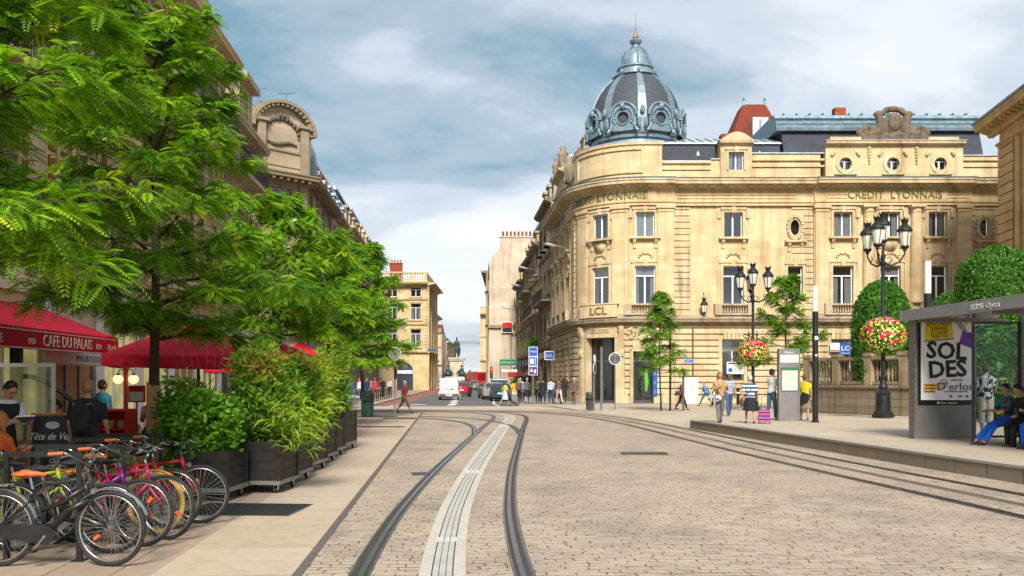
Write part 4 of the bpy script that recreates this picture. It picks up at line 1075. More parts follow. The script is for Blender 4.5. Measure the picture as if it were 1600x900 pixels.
# ------------------------------------------------------------------ street fronts
def railing(m, F, u0, u1, v, d, h=.95, step=.13):
    m.fbox(F, u0, u1, v+h-.04, v+h, d-.025, d+.025); m.fbox(F, u0, u1, v+.05, v+.08, d-.015, d+.015); m.fbox(F, u0, u1, v+h*.72, v+h*.72+.02, d-.01, d+.01)
    k = int((u1-u0)/step)
    for i in range(k+1):
        u = u0+(u1-u0)*i/max(k, 1); m.fbox(F, u-.009, u+.009, v+.05, v+h-.02, d-.009, d+.009)
def dormer(F, u, v, d, w, h, B, mats, arched=False):
    s, t, rf = mats
    m = MB(); m.fwall(F, u-w/2-.22, u+w/2+.22, v, v+h+.25, [(u-w/2, u+w/2, v+.15, v+h)], d, .25)
    for e in (-1, 1):
        a = u+e*(w/2+.22); m.fbox(F, min(a, a-e*.06), max(a, a-e*.06), v, v+h+.25, d-2.2, d-.004)
    if arched: m.fpoly(F, [(u-w/2-.32, v+h+.25)]+[(u-(w/2+.30)*math.cos(math.pi*k/10), v+h+.25+.45*math.sin(math.pi*k/10)) for k in range(11)]+[(u+w/2+.32, v+h+.25)], d-2.2, d+.14)
    else: m.fbox(F, u-w/2-.36, u+w/2+.36, v+h+.25, v+h+.42, d-.5, d+.16)
    o = m.build('dormer', s, B, world=True)
    m = MB(); m.fbox(F, u-w/2-.34, u+w/2+.34, v+h+.42, v+h+.5, d-2.4, d+.18)
    if not arched: q = m.build('dormer_roof', rf, B, world=True); q.parent = o
    window(F, u, v+.15, w, h-.15, B, d, 'casement', rev=.18, dark=rnd.random() < .5)
def haus(label, F, u0, u1, heights, wall, trim, nb=None, roof='mansard', rh=3.4, slate=SLATE, balc=(), ww=1.15, cat='building', name='town_house', winh=2.0, sides=(1, 1), depth=11, dorm=True, base_shop=True, chim=2, quoin=True, arched=False, styles=('casement', 'transom'), dmat=None, cornice_pr=.6, z0=.1):
    """heights: floor levels (first = top of ground floor, last = eaves)"""
    x, y = F(u0, 0); B = thing(name, label, cat, (x, y, z0)); W = dict(parent=B, world=True)
    L = u1-u0; nb = nb or max(1, int(L/3.0)); us = [u0+L*(i+.5)/nb for i in range(nb)]
    op = []
    for a, b in zip(heights, heights[1:]):
        hh = min(winh, (b-a)*.66); v = a+(b-a)*.18
        for u in us: op.append((u-ww/2, u+ww/2, v, v+hh))
    gop = []
    if base_shop:
        for u in us: gop.append((u-min(L/nb*.38, 1.3), u+min(L/nb*.38, 1.3), .45, heights[0]-1.0))
    m = MB(); m.fwall(F, u0, u1, 0, heights[0], gop, 0, .35); m.fwall(F, u0, u1, heights[0], heights[-1], op, 0, .3)
    H = heights[-1]
    for k, on in zip((u0, u1), sides):
        if on: a = F(k, 0); b = F(k, -depth); m.add([(*a, 0), (*b, 0), (*b, H), (*a, H)], [(0, 1, 2, 3)])
    a, b = F(u0, -depth), F(u1, -depth); m.add([(*a, 0), (*b, 0), (*b, H), (*a, H)], [(0, 1, 2, 3)])
    m.build('wall', wall, **W)
    m = MB()
    for i, h in enumerate(heights[:-1]): m.fsweep(F, u0, u1, cornice_prof(0, h-.18, .22 if i else .4, .3))
    for a, b, c, e in op:
        k = MB(); u = (a+b)/2; surround(k, F, u, c, ww, e-c, 0, .14, .06, True, .12); k.fbox(F, a-.2, b+.2, c-.14, c-.003, -.02, .16); k.build('window_surround', trim, **W)
    if quoin:
        for a in (u0+.02, u1-.47): courses(m, F, a, a+.45, heights[0]+.2, H-.2, 0, .45, .05, (), .06)
    m.build('string_course', trim, **W)
    m = MB(); m.fsweep(F, u0, u1, cornice_prof(0, H-.1, cornice_pr, .45)); modillions(m, F, u0+.1, u1-.1, H+.05, .05, cornice_pr*.6, .55, .2, .14); m.build('cornice', trim, **W)
    for a, b, c, e in op:
        k = rnd.random(); window(F, (a+b)/2, c, ww, e-c, B, 0, styles[0] if k < .6 else styles[1], rev=.24, dark=rnd.random() < .35)
    for a, b, c, e in gop: window(F, (a+b)/2, c, b-a, e-c, B, 0, 'fixed', rev=.3, dark=True, name='shop_window')
    if base_shop:
        m = MB()
        for a, b, c, e in gop: m.fbox(F, a-.1, b+.1, e+.1, e+.65, -.02, .14); m.fbox(F, a, b, .1, .42, -.3, .05)
        m.build('shop_fascia', rnd.choice([GREYD, WHITE, BLUEP, trim, RUST]), **W)
    for f, kind in balc:
        v = heights[f]; m = MB(); 
        if kind == 'long':
            m.fbox(F, u0+.15, u1-.15, v-.02, v+.14, -.02, .85)
            o = m.build('balcony', trim, **W); m = MB(); railing(m, F, u0+.18, u1-.18, v+.14, .8); r_ = m.build('railing', IRON, **W); r_.parent = o
        else:
            for a, b, c, e in op:
                if abs(c-(v+(heights[f+1]-v)*.18)) < .01:
                    m = MB(); m.fbox(F, a-.25, b+.25, c-.16, c-.02, -.02, .45); o = m.build('balcony', trim, **W); m = MB(); railing(m, F, a-.2, b+.2, c-.02, .42, .85); r_ = m.build('railing', IRON, **W); r_.parent = o
    # roof
    if roof == 'mansard':
        m = MB(); pr = [(-.35, H+.3), (-1.25, H+rh*.8), (-1.25, H+rh*.8), (-depth+.5, H+rh*.8), (-depth+.5, H+.3)]; m.fsweep(F, u0+.02, u1-.02, pr); m.build('slate_roof', slate, **W)
        m = MB(); m.fsweep(F, u0, u1, [(-1.1, H+rh*.8), (-1.15, H+rh*.87), (-4.2, H+rh), (-depth+.4, H+rh), (-depth+.4, H+rh*.8)]); m.build('zinc_roof', ZINC_L, **W)
        if dorm:
            for u in us: dormer(F, u, H+.35, -.3, ww*.85, 1.55, B, (dmat or wall, trim, ZINC), arched)
    elif roof == 'flat':
        m = MB(); m.fbox(F, u0, u1, H+.35, H+rh, -.6, -.25); m.fbox(F, u0, u1, H+rh, H+rh+.14, -.7, -.15); m.fbox(F, u0, u1, H+.3, H+.4, -depth, -.3); m.build('parapet', trim, **W)
    elif roof == 'terrace':      # balustraded parapet
        m = MB(); m.fbox(F, u0, u1, H+.35, H+.6, -.6, -.1); m.fbox(F, u0, u1, H+rh-.2, H+rh, -.6, -.1)
        k = u0
        while k < u1-.3: m.fbox(F, k, k+.5, H+.6, H+rh-.2, -.55, -.15); balusters(m, F, k+.5, min(k+2.6, u1), H+.6, H+rh-.2, -.35, .28, .09); k += 2.6
        m.build('parapet', trim, **W)
    for i in range(chim):
        u = u0+L*(i+.5)/chim+rnd.uniform(-.5, .5); x, y = F(u, -3.2-rnd.random()); m = MB(); top = H+rh+rnd.uniform(.9, 1.6)
        m.fbox(F, u-.9, u+.9, H+rh*.5, top, -3.7, -3.05); m.fbox(F, u-.98, u+.98, top, top+.12, -3.78, -2.97); c = m.build('chimney', rnd.choice([BRICK, trim]), **W)
        for j in range(4): x, y = F(u-.65+j*.43, -3.4); p = MB(); p.lathe([(.13, top+.12), (.11, top+.55), (.13, top+.6), (.0, top+.6)], (x, y, 0), 8); q = p.build('chimney_pot', RUST, **W); q.parent = c
    return B, W
LF = Frame(facL(0), 0, -K, 1.0)          # left-hand facades; u is almost the distance
TK = math.hypot(1, K)
RFR = Frame(facR(250), 250, K, -1.0)     # right-hand facades, walked towards the camera
def ru(Y): return (250-Y)*TK
# cafe building: long pale front with brick bands
B, W = haus('long cream stone building with red brick bands above the café awnings', LF, 1.0, 36.5, [4.6, 8.0, 11.2, 14.2], CREAM, PALE, nb=11, rh=4.2, balc=[(1, 'small'), (2, 'long')], chim=3, base_shop=False, cornice_pr=1.0, styles=('casement', 'multi'), dorm=True)
for i in range(11):
    m = MB(); u = 1.0+35.5*(i+.5)/11
    for lo, hi in ((5.0, 7.6), (8.4, 10.9), (11.6, 13.8)):
        for s_ in (-1, 1):
            a = u+s_*.93; v = lo
            while v < hi: m.fbox(LF, a-.16, a+.16, v, v+.3, -.02, .03); v += .42
    m.build('brick_band', BRICK, **W)
# the café's ground floor: glazed bays, cream piers, brown blind panels
for k in range(12): m = MB(); u = 2+k*3.1; m.fbox(LF, u-.26, u+.26, 0, 3.4, -.02, .12); m.fbox(LF, u-.34, u+.34, 3.4, 3.6, -.02, .2); m.build('shopfront_pier', WHITE, **W)
for k in range(11):
    m = MB(); u = 2+k*3.1; m.fbox(LF, u+.3, u+2.8, 3.0, 3.6, .0, .08); m.fbox(LF, u+.3, u+2.8, .1, .5, 0, .06)
    m.build('shopfront_fascia', PALE, **W)
brown = plain('brown_panel', (.42, .21, .08), .6, 0, .15, 3); lit = plain('added_glow_glass', (.40, .36, .14), .15, 0, .5, 1.2); _p = next(n for n in lit.node_tree.nodes if n.type == 'BSDF_PRINCIPLED'); lit.node_tree.links.new(_p.inputs['Base Color'].links[0].from_socket, _p.inputs['Emission Color']); _p.inputs['Emission Strength'].default_value = .35  # glow added to the yellow café glass to brighten the front; no lamps behind
for k in range(11):
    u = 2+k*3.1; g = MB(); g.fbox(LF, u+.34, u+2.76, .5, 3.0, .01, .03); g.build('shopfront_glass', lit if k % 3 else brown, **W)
    g = MB(); [g.fbox(LF, u+q-.04, u+q+.04, .5, 3.0, .03, .08) for q in (.36, 1.1, 1.9, 2.74)]; g.build('shopfront_mullion', WHITE if k % 2 else GREYM, **W)
m = MB(); m.fbox(LF, 9, 26, 3.62, 4.45, 0, .16); m.build('fascia_board', plain('ivory_board', (.66, .60, .50), .5, 0, .08, 2), **W)
tx = plain('grey_lettering', (.20, .20, .20), .5)
def text_left(body, size, u, v, d, mat, parent, F=LF, nm='lettering'):
    return text_on(F, body, size, u, v, d, mat, parent, nm, .01)
text_left('MAUBOUSSIN', .5, 16.7, 3.85, .18, tx, B); text_left('MAUBOUSSIN', .5, 23.4, 3.85, .18, tx, B)
# narrow house with the tall chimney
B, W = haus('narrow grey stone house with slate mansard and iron balcony before the side street', LF, 36.6, 42.6, [4.4, 7.6, 10.4, 12.2], GREIGE, GREIGE, nb=2, rh=3.2, balc=[(1, 'small'), (2, 'long')], chim=1, arched=False, cornice_pr=.9)
m = MB(); m.fwall(LF, 40.2, 42.6, 12.6, 15.2, [(40.9, 41.8, 13.0, 14.9)], .0, .3); m.fbox(LF, 40.0, 42.8, 15.2, 15.5, -2.5, .35); m.fbox(LF, 40.15, 40.2, 12.6, 15.2, -2, 0); m.fbox(LF, 42.6, 42.65, 12.6, 15.2, -2, 0); m.build('gable', GREIGE, **W)
window(LF, 41.35, 13.0, .9, 1.9, B, 0, 'casement')
# corner house with the curved pediment: street front plus canted corner
cu = 59.1; cx0, cy0 = LF(cu, 0)
CH = 2.7
CF = Frame(cx0-CH, cy0-CH, 1, 1)        # canted corner, faces the square
B, W = haus('grey stone corner house crowned by a curved carved pediment', LF, cu, 71.5, [4.6, 8.2, 11.6, 14.6], GREIGE, WEATHER, nb=4, rh=4.2, balc=[(1, 'long')], chim=2, arched=True, cornice_pr=.9, sides=(0, 1))
Lc = CH*math.sqrt(2)
m = MB(); ops = [(Lc/2-.7, Lc/2+.7, a, a+b) for a, b in ((5.2, 2.2), (8.8, 2.1), (12.1, 1.9))]
m.fwall(CF, 0, Lc, 0, 14.6, ops+[(Lc/2-.9, Lc/2+.9, .2, 3.4)], 0.0, .3)
bk = Frame(cx0-CH-12, cy0-CH, 1, 0); m.fwall(bk, 0, 12, 0, 14.6, [(u, u+1.1, a, a+b) for u in (2, 5, 8.3, 10.4) for a, b in ((5.2, 2.0), (8.8, 1.9), (12.1, 1.8))], 0, .3)
# the attic drum that carries the pediment
m.fbox(CF, -.1, Lc+.1, 14.9, 16.4, -1.4, .25)
m.build('corner_wall', GREIGE, **W)
m = MB(); m.fbox(CF, Lc/2-.95, Lc/2+.95, .1, 3.45, -.34, -.30); m.build('corner_door', GREYD, **W)
for a, b, c, e in ops: window(CF, (a+b)/2, c, 1.4, e-c, B, 0, 'transom')
for u in (2, 5, 8.3, 10.4):
    for a, b in ((5.2, 2.0), (8.8, 1.9), (12.1, 1.8)): window(bk, u+.55, a, 1.1, b, B, 0, 'casement')
m = MB()
for v, pr, h in ((4.4, .5, .35), (8.1, .35, .3), (14.3, 1.15, .6)):
    m.fsweep(CF, -.35, Lc+.35, cornice_prof(0, v, pr, h)); m.fsweep(bk, 0, 12, cornice_prof(0, v, pr*.8, h))
modillions(m, CF, .1, Lc-.1, 14.6, .05, .9, .5, .2, .2)
for s_ in (.35, Lc-.35): m.fbox(CF, s_-.28, s_+.28, 4.8, 14.3, -.02, .2); m.fbox(CF, s_-.28, s_+.28, 15.0, 18.0, -.3, .42); m.fbox(CF, s_-.4, s_+.4, 18.0, 18.2, -.3, .55)
for a, b, c, e in ops: surround(m, CF, (a+b)/2, c, 1.4, e-c, 0, .2, .1)
m.build('corner_trim', WEATHER, **W)
m = MB(); C0 = Lc/2; Rr = 2.15
m.fpoly(CF, [(C0-Rr, 16.4)]+[(C0-Rr*math.cos(math.pi*k/18), 17.6+Rr*.82*math.sin(math.pi*k/18)) for k in range(19)]+[(C0+Rr, 16.4)], -.9, .12)
m.build('pediment_wall', GREIGE, **W)
m = MB()
for r0, r1, d in ((Rr-.02, Rr+.22, .62), (Rr-.22, Rr-.02, .34)):
    for k in range(18):
        a0, a1 = math.pi*k/18, math.pi*(k+1)/18
        m.fpoly(CF, [(C0-r0*math.cos(a0), 17.6+r0*.82*math.sin(a0)), (C0-r1*math.cos(a0), 17.6+r1*.82*math.sin(a0)), (C0-r1*math.cos(a1), 17.6+r1*.82*math.sin(a1)), (C0-r0*math.cos(a1), 17.6+r0*.82*math.sin(a1))], -.9, d)
for k in range(1, 17, 1):
    a = math.pi*(k+.5)/18; u, v = C0-(Rr-.12)*math.cos(a), 17.6+(Rr-.12)*.82*math.sin(a); m.fbox(CF, u-.09, u+.09, v-.09, v+.09, .3, .56)
m.fbox(CF, C0-1.55, C0+1.55, 15.35, 15.42, .2, .3); m.fbox(CF, C0-1.55, C0+1.55, 16.3, 16.4, .2, .34); m.fbox(CF, C0-1.55, C0-1.48, 15.42, 16.3, .2, .3); m.fbox(CF, C0+1.48, C0+1.55, 15.42, 16.3, .2, .3)
m.build('pediment_moulding', WEATHER, **W)
m = MB()
for k in range(13): a = math.pi*k/12; q = CF(C0-1.25*math.cos(a), .16); m.ball((*q, 17.35+1.1*math.sin(a)), .11+.06*math.sin(a)+.03*(k % 2), 6, 4)
for k in range(5): q = CF(C0-.3+.15*k, .2); m.ball((*q, 18.55+.08*(k % 2)), .17, 6, 4)
for k in range(11): q = CF(C0-1.0+.2*k, .16); m.ball((*q, 16.85-.1*math.sin(k*.6)), .1+.05*math.sin(k*math.pi/10), 6, 4)
m.build('carved_garland', plain('dark_carving', (.12, .10, .08), .9, 0, .3, 8), smooth=True, **W)
m = MB(); q = CF(C0+2.9, -1.5); m.lathe([(.5, 17.8), (.75, 18.4), (.85, 19.0), (.7, 19.6), (.1, 19.9)], (*CF(C0-2.6, -1.2), 0), 12)
m.lathe([(1.7, 14.9), (1.8, 15.6), (1.6, 17.2), (1.2, 18.2), (.5, 18.8), (0, 18.9)], (*LF(cu+2.6, -1.4), 0), 14); m.build('corner_dome', ZINC, smooth=True, **W)
def antenna(x, y, z, rz):
    t = thing('roof_antenna', f'thin television antenna on the corner house roof, the one {"nearer the side street" if rz < .5 else "farther up the street"}', 'antenna', (x, y, z), rz)
    m = MB(); m.cyl((0, 0, 0), (0, 0, 1.3), .02, n=5); m.build('mast', GREYM, t); m = MB(); m.cyl((-.7, 0, 1.1), (.7, 0, 1.45), .015, n=4)
    for k in range(6): m.cyl((-.6+.24*k, -.2, 1.12+.06*k), (-.6+.24*k, .2, 1.12+.06*k), .01, n=4)
    m.build('boom', GREYM, t)
q = CF(C0-1.4, -.8); antenna(*q, 18.9, 0.2); q = CF(C0+.9, -.8); antenna(*q, 19.2, .8)
# further houses up the left side
haus('beige house with grey zinc dormers next to the pediment corner house', LF, 71.6, 84, [4.4, 7.9, 11.4, 15.0], PALE, GREIGE, rh=4.6, balc=[(1, 'small')], chim=2, dmat=ZINC_L)
haus('tall beige house with projecting stone dormers, third past the side street', LF, 84.1, 97, [4.4, 8.0, 11.8, 15.8], GREIGE, PALE, rh=4.6, balc=[(2, 'long')], chim=2)
haus('beige house with arched dormers below the dark brown roof', LF, 97.1, 108, [4.4, 8.2, 12, 16.2], PALE, GREIGE, rh=4.8, arched=True, chim=1)
haus('beige house with dark roof edge standing beside the yellow corner block', LF, 108.1, 121, [4.4, 8.2, 12.2, 16.4], GREIGE, PALE, rh=4.6, chim=2)
# yellow block closing the left side (faces the square)
XL = -12.15
FF = Frame(-18.4, 129, 1, 0)
PALEY = stone('yellow_stone', (.62, .50, .29), joints=.12, bw=1.2, bh=.5, dirt=.3, grime=(.2, .15, .08))
B, W = haus('pale yellow stone corner block with balustraded roof at the end of the left row', FF, -4, 18.4+XL, [5.6, 9.6, 13.2, 15.3], PALEY, PALEY, nb=3, roof='terrace', rh=1.9, base_shop=False, chim=1, winh=2.6, ww=1.5, cornice_pr=1.1, styles=('blind', 'transom'), sides=(0, 0))
SF = Frame(XL, 129, 0, 1)
m = MB(); so_ = [(u-.6, u+.6, a, a+2.2) for u in (3, 7.5, 12) for a in (6.6, 10.3)]
m.fwall(SF, 0, 15, 0, 15.3, so_, 0, .3); m.build('side_wall', PALEY, **W)
m = MB(); m.fsweep(SF, 0, 15, cornice_prof(0, 15.2, 1.1, .45)); m.fsweep(SF, 0, 15, cornice_prof(0, 5.4, .4, .3)); m.fbox(SF, 0, 15, 15.7, 17.1, -.5, -.1)
for u in (.5, 4.9, 9.6, 14.3): m.fbox(SF, u-.3, u+.3, 0, 15.2, -.02, .2)
m.build('side_trim', PALEY, **W)
for a, b, c, e in so_: window(SF, (a+b)/2, c, 1.2, e-c, B, 0, 'casement')
# arched shop entrance on its front with a round blue logo
m = MB(); u = 18.4-15.4
def arch(mm, F, u, v0, w, h, d0, d1, n=12): mm.fpoly(F, [(u-w/2, v0)]+[(u-w/2*math.cos(math.pi*k/n), v0+h+w/2*math.sin(math.pi*k/n)) for k in range(n+1)]+[(u+w/2, v0)], d0, d1)
arch(m, FF, u, .1, 2.3, 2.8, .0, .06); m.build('arched_door', plain('shop_dark', (.05, .06, .08), .2, 0, .2, 2), **W)
m = MB(); m.fbox(FF, u-1.1, u+1.1, 2.5, 3.0, .05, .12); m.build('shop_band', WHITE, **W)
m = MB(); m.fbox(FF, u-.42, u+.42, 3.2, 3.8, .07, .12); m.build('shop_logo', BLUEP, **W)
m = MB(); m.fbox(FF, u-.3, u+.05, 3.3, 3.7, .12, .13); m.build('shop_logo_mark', REDP, **W)
m = MB(); m.fbox(FF, u+3.3, u+4.4, 5.75, 6.05, .03, .08); m.build('street_plaque', BLUEP, **W)
# second pale block behind it, then the white flank and the far terrace
XF = -12.45
B, W = haus('pale yellow block behind the balustraded corner block, left of the statue', Frame(-24, 152, 1, 0), 0, 24+XF-1.1, [5, 8.8, 12.4], PALEY, PALEY, nb=4, roof='flat', rh=2.2, base_shop=False, chim=0, cornice_pr=.9, sides=(0, 0))
SF = Frame(XF-1.1, 152, 0, 1); m = MB(); m.fwall(SF, 0, 12, 0, 12.4, [], 0); m.fsweep(SF, 0, 12, cornice_prof(0, 12.3, .9, .45)); m.fbox(SF, 0, 12, 12.8, 14.6, -.5, -.1); m.fsweep(SF, 0, 12, cornice_prof(0, 4.8, .3, .3)); m.build('side_wall', PALEY, **W)
B, W = haus('white rendered house with a red tiled roof left of the statue', Frame(-26, 176, 1, 0), 0, 12.2, [4.5, 8, 10.8], RENDERW, PALE, nb=4, roof='flat', rh=.7, base_shop=False, chim=0, sides=(0, 1))
m = MB(); m.fsweep(Frame(-26, 176, 1, 0), 3, 12.2, [(0, 11.2), (-3, 12.6), (-6, 11.2)]); m.build('tiled_roof', TILE, **W)
B, W = haus('distant pale house beyond the statue on the left', Frame(-13.9, 190, 0, 1), 0, 26, [4, 7, 9.5], PALE, PALE, nb=7, roof='mansard', rh=2, base_shop=False, chim=2, dorm=False, sides=(1, 0))
# right side: yellow block, blank flank wall, then the old fronts down to the bank
FR2 = Frame(-5.6, 158, 1, 0)
B, W = haus('pale yellow block closing the street on the right of the red tram', FR2, 0, 14, [5, 9.2, 13.0], PALEY, PALEY, nb=4, roof='flat', rh=1.4, base_shop=False, chim=1, cornice_pr=1.0, sides=(1, 0))
BW = Frame(-3.25, 120, 1, 0)
B = thing('gable_house', 'tall house with a blank grey rendered flank wall and a row of chimney pots', 'building', (-3.2, 120, .1)); W = dict(parent=B, world=True)
m = MB(); m.add([(-3.2, 120, 0), (12, 120, 0), (12, 120, 18.4), (12, 120, 20.2), (-1.3, 120, 19.6), (-3.0, 120, 17.6)], [(0, 1, 2, 4, 5), (2, 3, 4)])
m.build('flank_wall', RENDERW, **W)
SFw = Frame(-3.2, 140, 0, -1)
m = MB(); sops = [(u-.6, u+.6, a, a+2) for u in (3, 7, 11, 15, 18.6) for a in (6, 9.6, 13)]; m.fwall(SFw, 0, 20, 0, 17.5, sops, 0, .3); m.build('street_wall', PALE, **W)
m = MB(); m.fsweep(SFw, -.2, 20, cornice_prof(0, 15.8, 1.0, .5)); m.fsweep(SFw, -.2, 20, cornice_prof(0, 13.2, .5, .3)); m.fsweep(SFw, 0, 20, cornice_prof(0, 8.6, .5, .4)); m.fbox(SFw, 19.6, 20, 0, 15.8, 0, .3)
m.fbox(BW, 0.0, 9, 8.55, 8.95, 0.0, .3); m.fbox(BW, 3.0, 3.2, 2, 7.7, 0, .08); m.fbox(BW, 3.2, 9, 7.5, 7.7, 0, .08); m.fbox(BW, 4.5, 8.5, 10.0, 14.5, -.02, .05)
m.build('moulding', WEATHER, **W)
for a, b, c, e in sops: window(SFw, (a+b)/2, c, 1.2, e-c, B, 0, 'casement')
m = MB(); m.box(-3.0, 12, 120.02, 139, 17.5, 17.6); m.add([(-3.0, 120.02, 17.6), (-1.3, 120.02, 19.55), (-1.3, 139, 19.55), (-3.0, 139, 17.6)], [(0, 1, 2, 3)]); m.build('slate_roof', SLATE, **W)
m = MB(); m.box(-1.6, 3.4, 120.1, 120.9, 19.4, 20.7); m.box(-1.75, 3.5, 120.0, 121.0, 20.7, 20.9); c = m.build('chimney', RENDERW, **W)
for k in range(9): p = MB(); p.lathe([(.17, 20.9), (.15, 21.5), (.18, 21.55), (0, 21.55)], (-1.2+k*.52, 120.5, 0), 8); q = p.build('chimney_pot', BRICK, **W); q.parent = c
m = MB(); m.fbox(BW, 3.4, 9, .1, 3.3, .0, .12); m.build('shopfront', plain('dark_shop', (.04, .05, .05), .25, 0, .4, .8), **W)
m = MB(); m.fbox(BW, 3.4, 9, 3.3, 4.0, .0, .2); m.build('shop_fascia', WHITE, **W)
# old fronts (Y 78..119), far to near
haus('ochre front with pointed slate roof and stone turret beyond the black balconies', RFR, ru(118), ru(107.5), [4.2, 7.6, 10.8, 13.4], OCHRE, WEATHER, nb=2, rh=4.5, balc=[(1, 'small'), (2, 'small')], chim=0)
haus('ornate stone front with rounded balconies and steep blue slate roof', RFR, ru(107.4), ru(97), [4.2, 7.8, 11.2, 14.6], GREIGE, WEATHER, nb=3, rh=5.4, arched=True, balc=[(1, 'small'), (3-1, 'long')], chim=0)
B, W = haus('narrow ochre front with planted iron balcony and dark shutters', RFR, ru(96.9), ru(88), [4.4, 8.0, 11.6, 14.9], OCHRE, GREIGE, nb=2, rh=4.4, balc=[(1, 'long'), (2, 'small')], chim=1)
B, W = haus('tall stone house with slate mansard leaning over the flank of the domed bank', RFR, ru(87.9), ru(78), [4.6, 8.6, 12.8, 17.2], GREIGE, WEATHER, nb=3, rh=4.6, balc=[(1, 'long'), (2, 'small'), (3-1, 'small')], chim=2, sides=(1, 1))
# red tiled tower roof behind the bank
B = thing('tiled_tower_house', 'steep red tiled pyramid roof with a white dormer rising behind the bank', 'building', (20.5, 76, .1)); W = dict(parent=B, world=True)
m = MB(); m.box(18.2, 23.2, 75, 80, 0, 20.9); m.build('wall', RENDERW, **W)
m = MB(); m.frust(18.0, 23.4, 74.8, 80.2, 20.9, 25.2, 1.75, 1.75); m.build('tiled_roof', TILE, **W)
m = MB(); m.box(20.1, 21.4, 74.8, 77, 21.0, 23.6); m.build('dormer', ZINC_L, **W); m = MB(); m.box(20.65, 20.8, 74.77, 74.8, 21.2, 23.4); m.build('dormer_bar', GREYM, **W)
for xx in (19.8, 21.6): m = MB(); m.lathe([(.12, 25.1), (.06, 25.5), (.12, 25.65), (0, 25.9)], (xx, 76.6, 0), 8); m.build('finial', ZINC, **W)
m = MB(); m.box(17.3, 17.8, 74, 75, 17, 22.0); m.build('chimney', BRICK, **W)
# ochre building at the right edge
EW = Frame(29.1, 53.5, -.145, -.99)
B = thing('ochre_building', 'deep ochre stone building with rusticated corner and broad cornice at the right edge', 'building', (29.1, 53.5, .1)); W = dict(parent=B, world=True)
m = MB(); m.fwall(EW, 0, 22, 0, 16.5, [(u-.7, u+.7, a, a+2.6) for u in (5.5, 9.5, 13.5) for a in (6.6, 11.4)], 0, .3); m.add([(29.1, 53.5, 0), (46, 56, 0), (46, 56, 16.5), (29.1, 53.5, 16.5)], [(0, 1, 2, 3)])
x, y = EW(22); m.add([(x, y, 0), (46, y, 0), (46, y, 16.5), (x, y, 16.5)], [(0, 1, 2, 3)]); m.build('wall', OCHRE, **W)
m = MB(); courses(m, EW, 0.0, 2.2, .3, 15.6, 0, .56, .07, (), .10); m.build('corner_stones', OCHRE, **W)
m = MB(); m.fbox(EW, 2.6, 3.2, 6.2, 15.5, -.02, .14); m.build('pilaster', OCHRE, **W)
m = MB(); m.fsweep(EW, -1.1, 22, cornice_prof(0, 16.4, 1.1, .8)); m.fsweep(EW, 0, 22, cornice_prof(0, 15.5, .25, .25)); m.fsweep(EW, 0, 22, cornice_prof(0, 5.8, .3, .35)); modillions(m, EW, .2, 21, 16.8, .05, .8, .6, .25, .2); m.build('cornice', OCHRE, **W)
m = MB(); m.fsweep(EW, -1.2, 22, [(-.2, 17.2), (1.15, 17.2), (1.2, 17.32), (-4.5, 19.6), (-4.5, 17.2)]); m.build('zinc_roof', ZINC, **W)
for u in (5.5, 9.5, 13.5):
    for a in (6.6, 11.4): window(EW, u, a, 1.4, 2.6, B, 0, 'transom')
# ------------------------------------------------------------------ foliage
class Leaves:
    """numpy quad soup with a tint attribute"""
    def __init__(s): s.q = []; s.t = []
    def add(s, quads, tint):            # quads (n,4,3), tint (n,)
        s.q.append(np.asarray(quads, np.float32)); s.t.append(np.asarray(tint, np.float32))
    def build(s, name, mat, parent, kind=None):
        q = np.concatenate(s.q); t = np.concatenate(s.t); n = len(q)
        me = bpy.data.meshes.new(name); me.vertices.add(n*4); me.vertices.foreach_set('co', q.reshape(-1))
        me.loops.add(n*4); me.loops.foreach_set('vertex_index', np.arange(n*4, dtype=np.int32)); me.polygons.add(n)
        me.polygons.foreach_set('loop_start', np.arange(0, n*4, 4, dtype=np.int32))
        a = me.attributes.new('tint', 'FLOAT', 'FACE'); a.data.foreach_set('value', t)
        me.materials.append(mat); me.update(calc_edges=True); me.validate()
        o = bpy.data.objects.new(name, me); COL.objects.link(o); o.parent = parent
        return o
NR = np.random.default_rng(11)
def unit(v): return v/np.maximum(np.linalg.norm(v, axis=-1, keepdims=True), 1e-9)
def frond_quads(base, dirv, length, pairs, lw, droop, rng, strip=False):
    """vectorised pinnate leaves: base (n,3), dirv (n,3) unit, length (n,)"""
    n = len(base); up = np.array([0, 0, 1.0])
    side = unit(np.cross(dirv, up)+1e-4); 
    out = []
    ts = (np.arange(pairs)+.6)/pairs
    def at(t):
        p = base+dirv*(length*t)[:, None]; p = p.copy(); p[:, 2] -= droop*length*t*t; return p
    if strip:
        for k in range(pairs):
            t0, t1 = k/pairs, (k+1)/pairs; a, b = at(t0), at(t1); w0 = (lw*np.sin(np.pi*min(.95, t0+.12)))*length; w1 = (lw*np.sin(np.pi*min(.97, t1+.05)))*length
            out.append(np.stack([a-side*w0[:, None], a+side*w0[:, None], b+side*w1[:, None], b-side*w1[:, None]], 1))
        return np.concatenate(out)
    for t in ts:
        p = at(t); tang = unit(dirv*1.0-np.outer(np.full(n, 2*droop*t), up)); ll = lw*length*np.sin(np.pi*(.12+.8*t))**.7
        for sgn in (-1, 1):
            d = unit(side*sgn+tang*.45-up*(.25+.15*rng.random((n, 1)))); wv = tang*(length*.30/pairs)[:, None]*1.7
            tip = p+d*ll[:, None]; mid = p+d*(ll*.5)[:, None]
            out.append(np.stack([p, mid-wv, tip, mid+wv], 1))
    return np.concatenate(out)
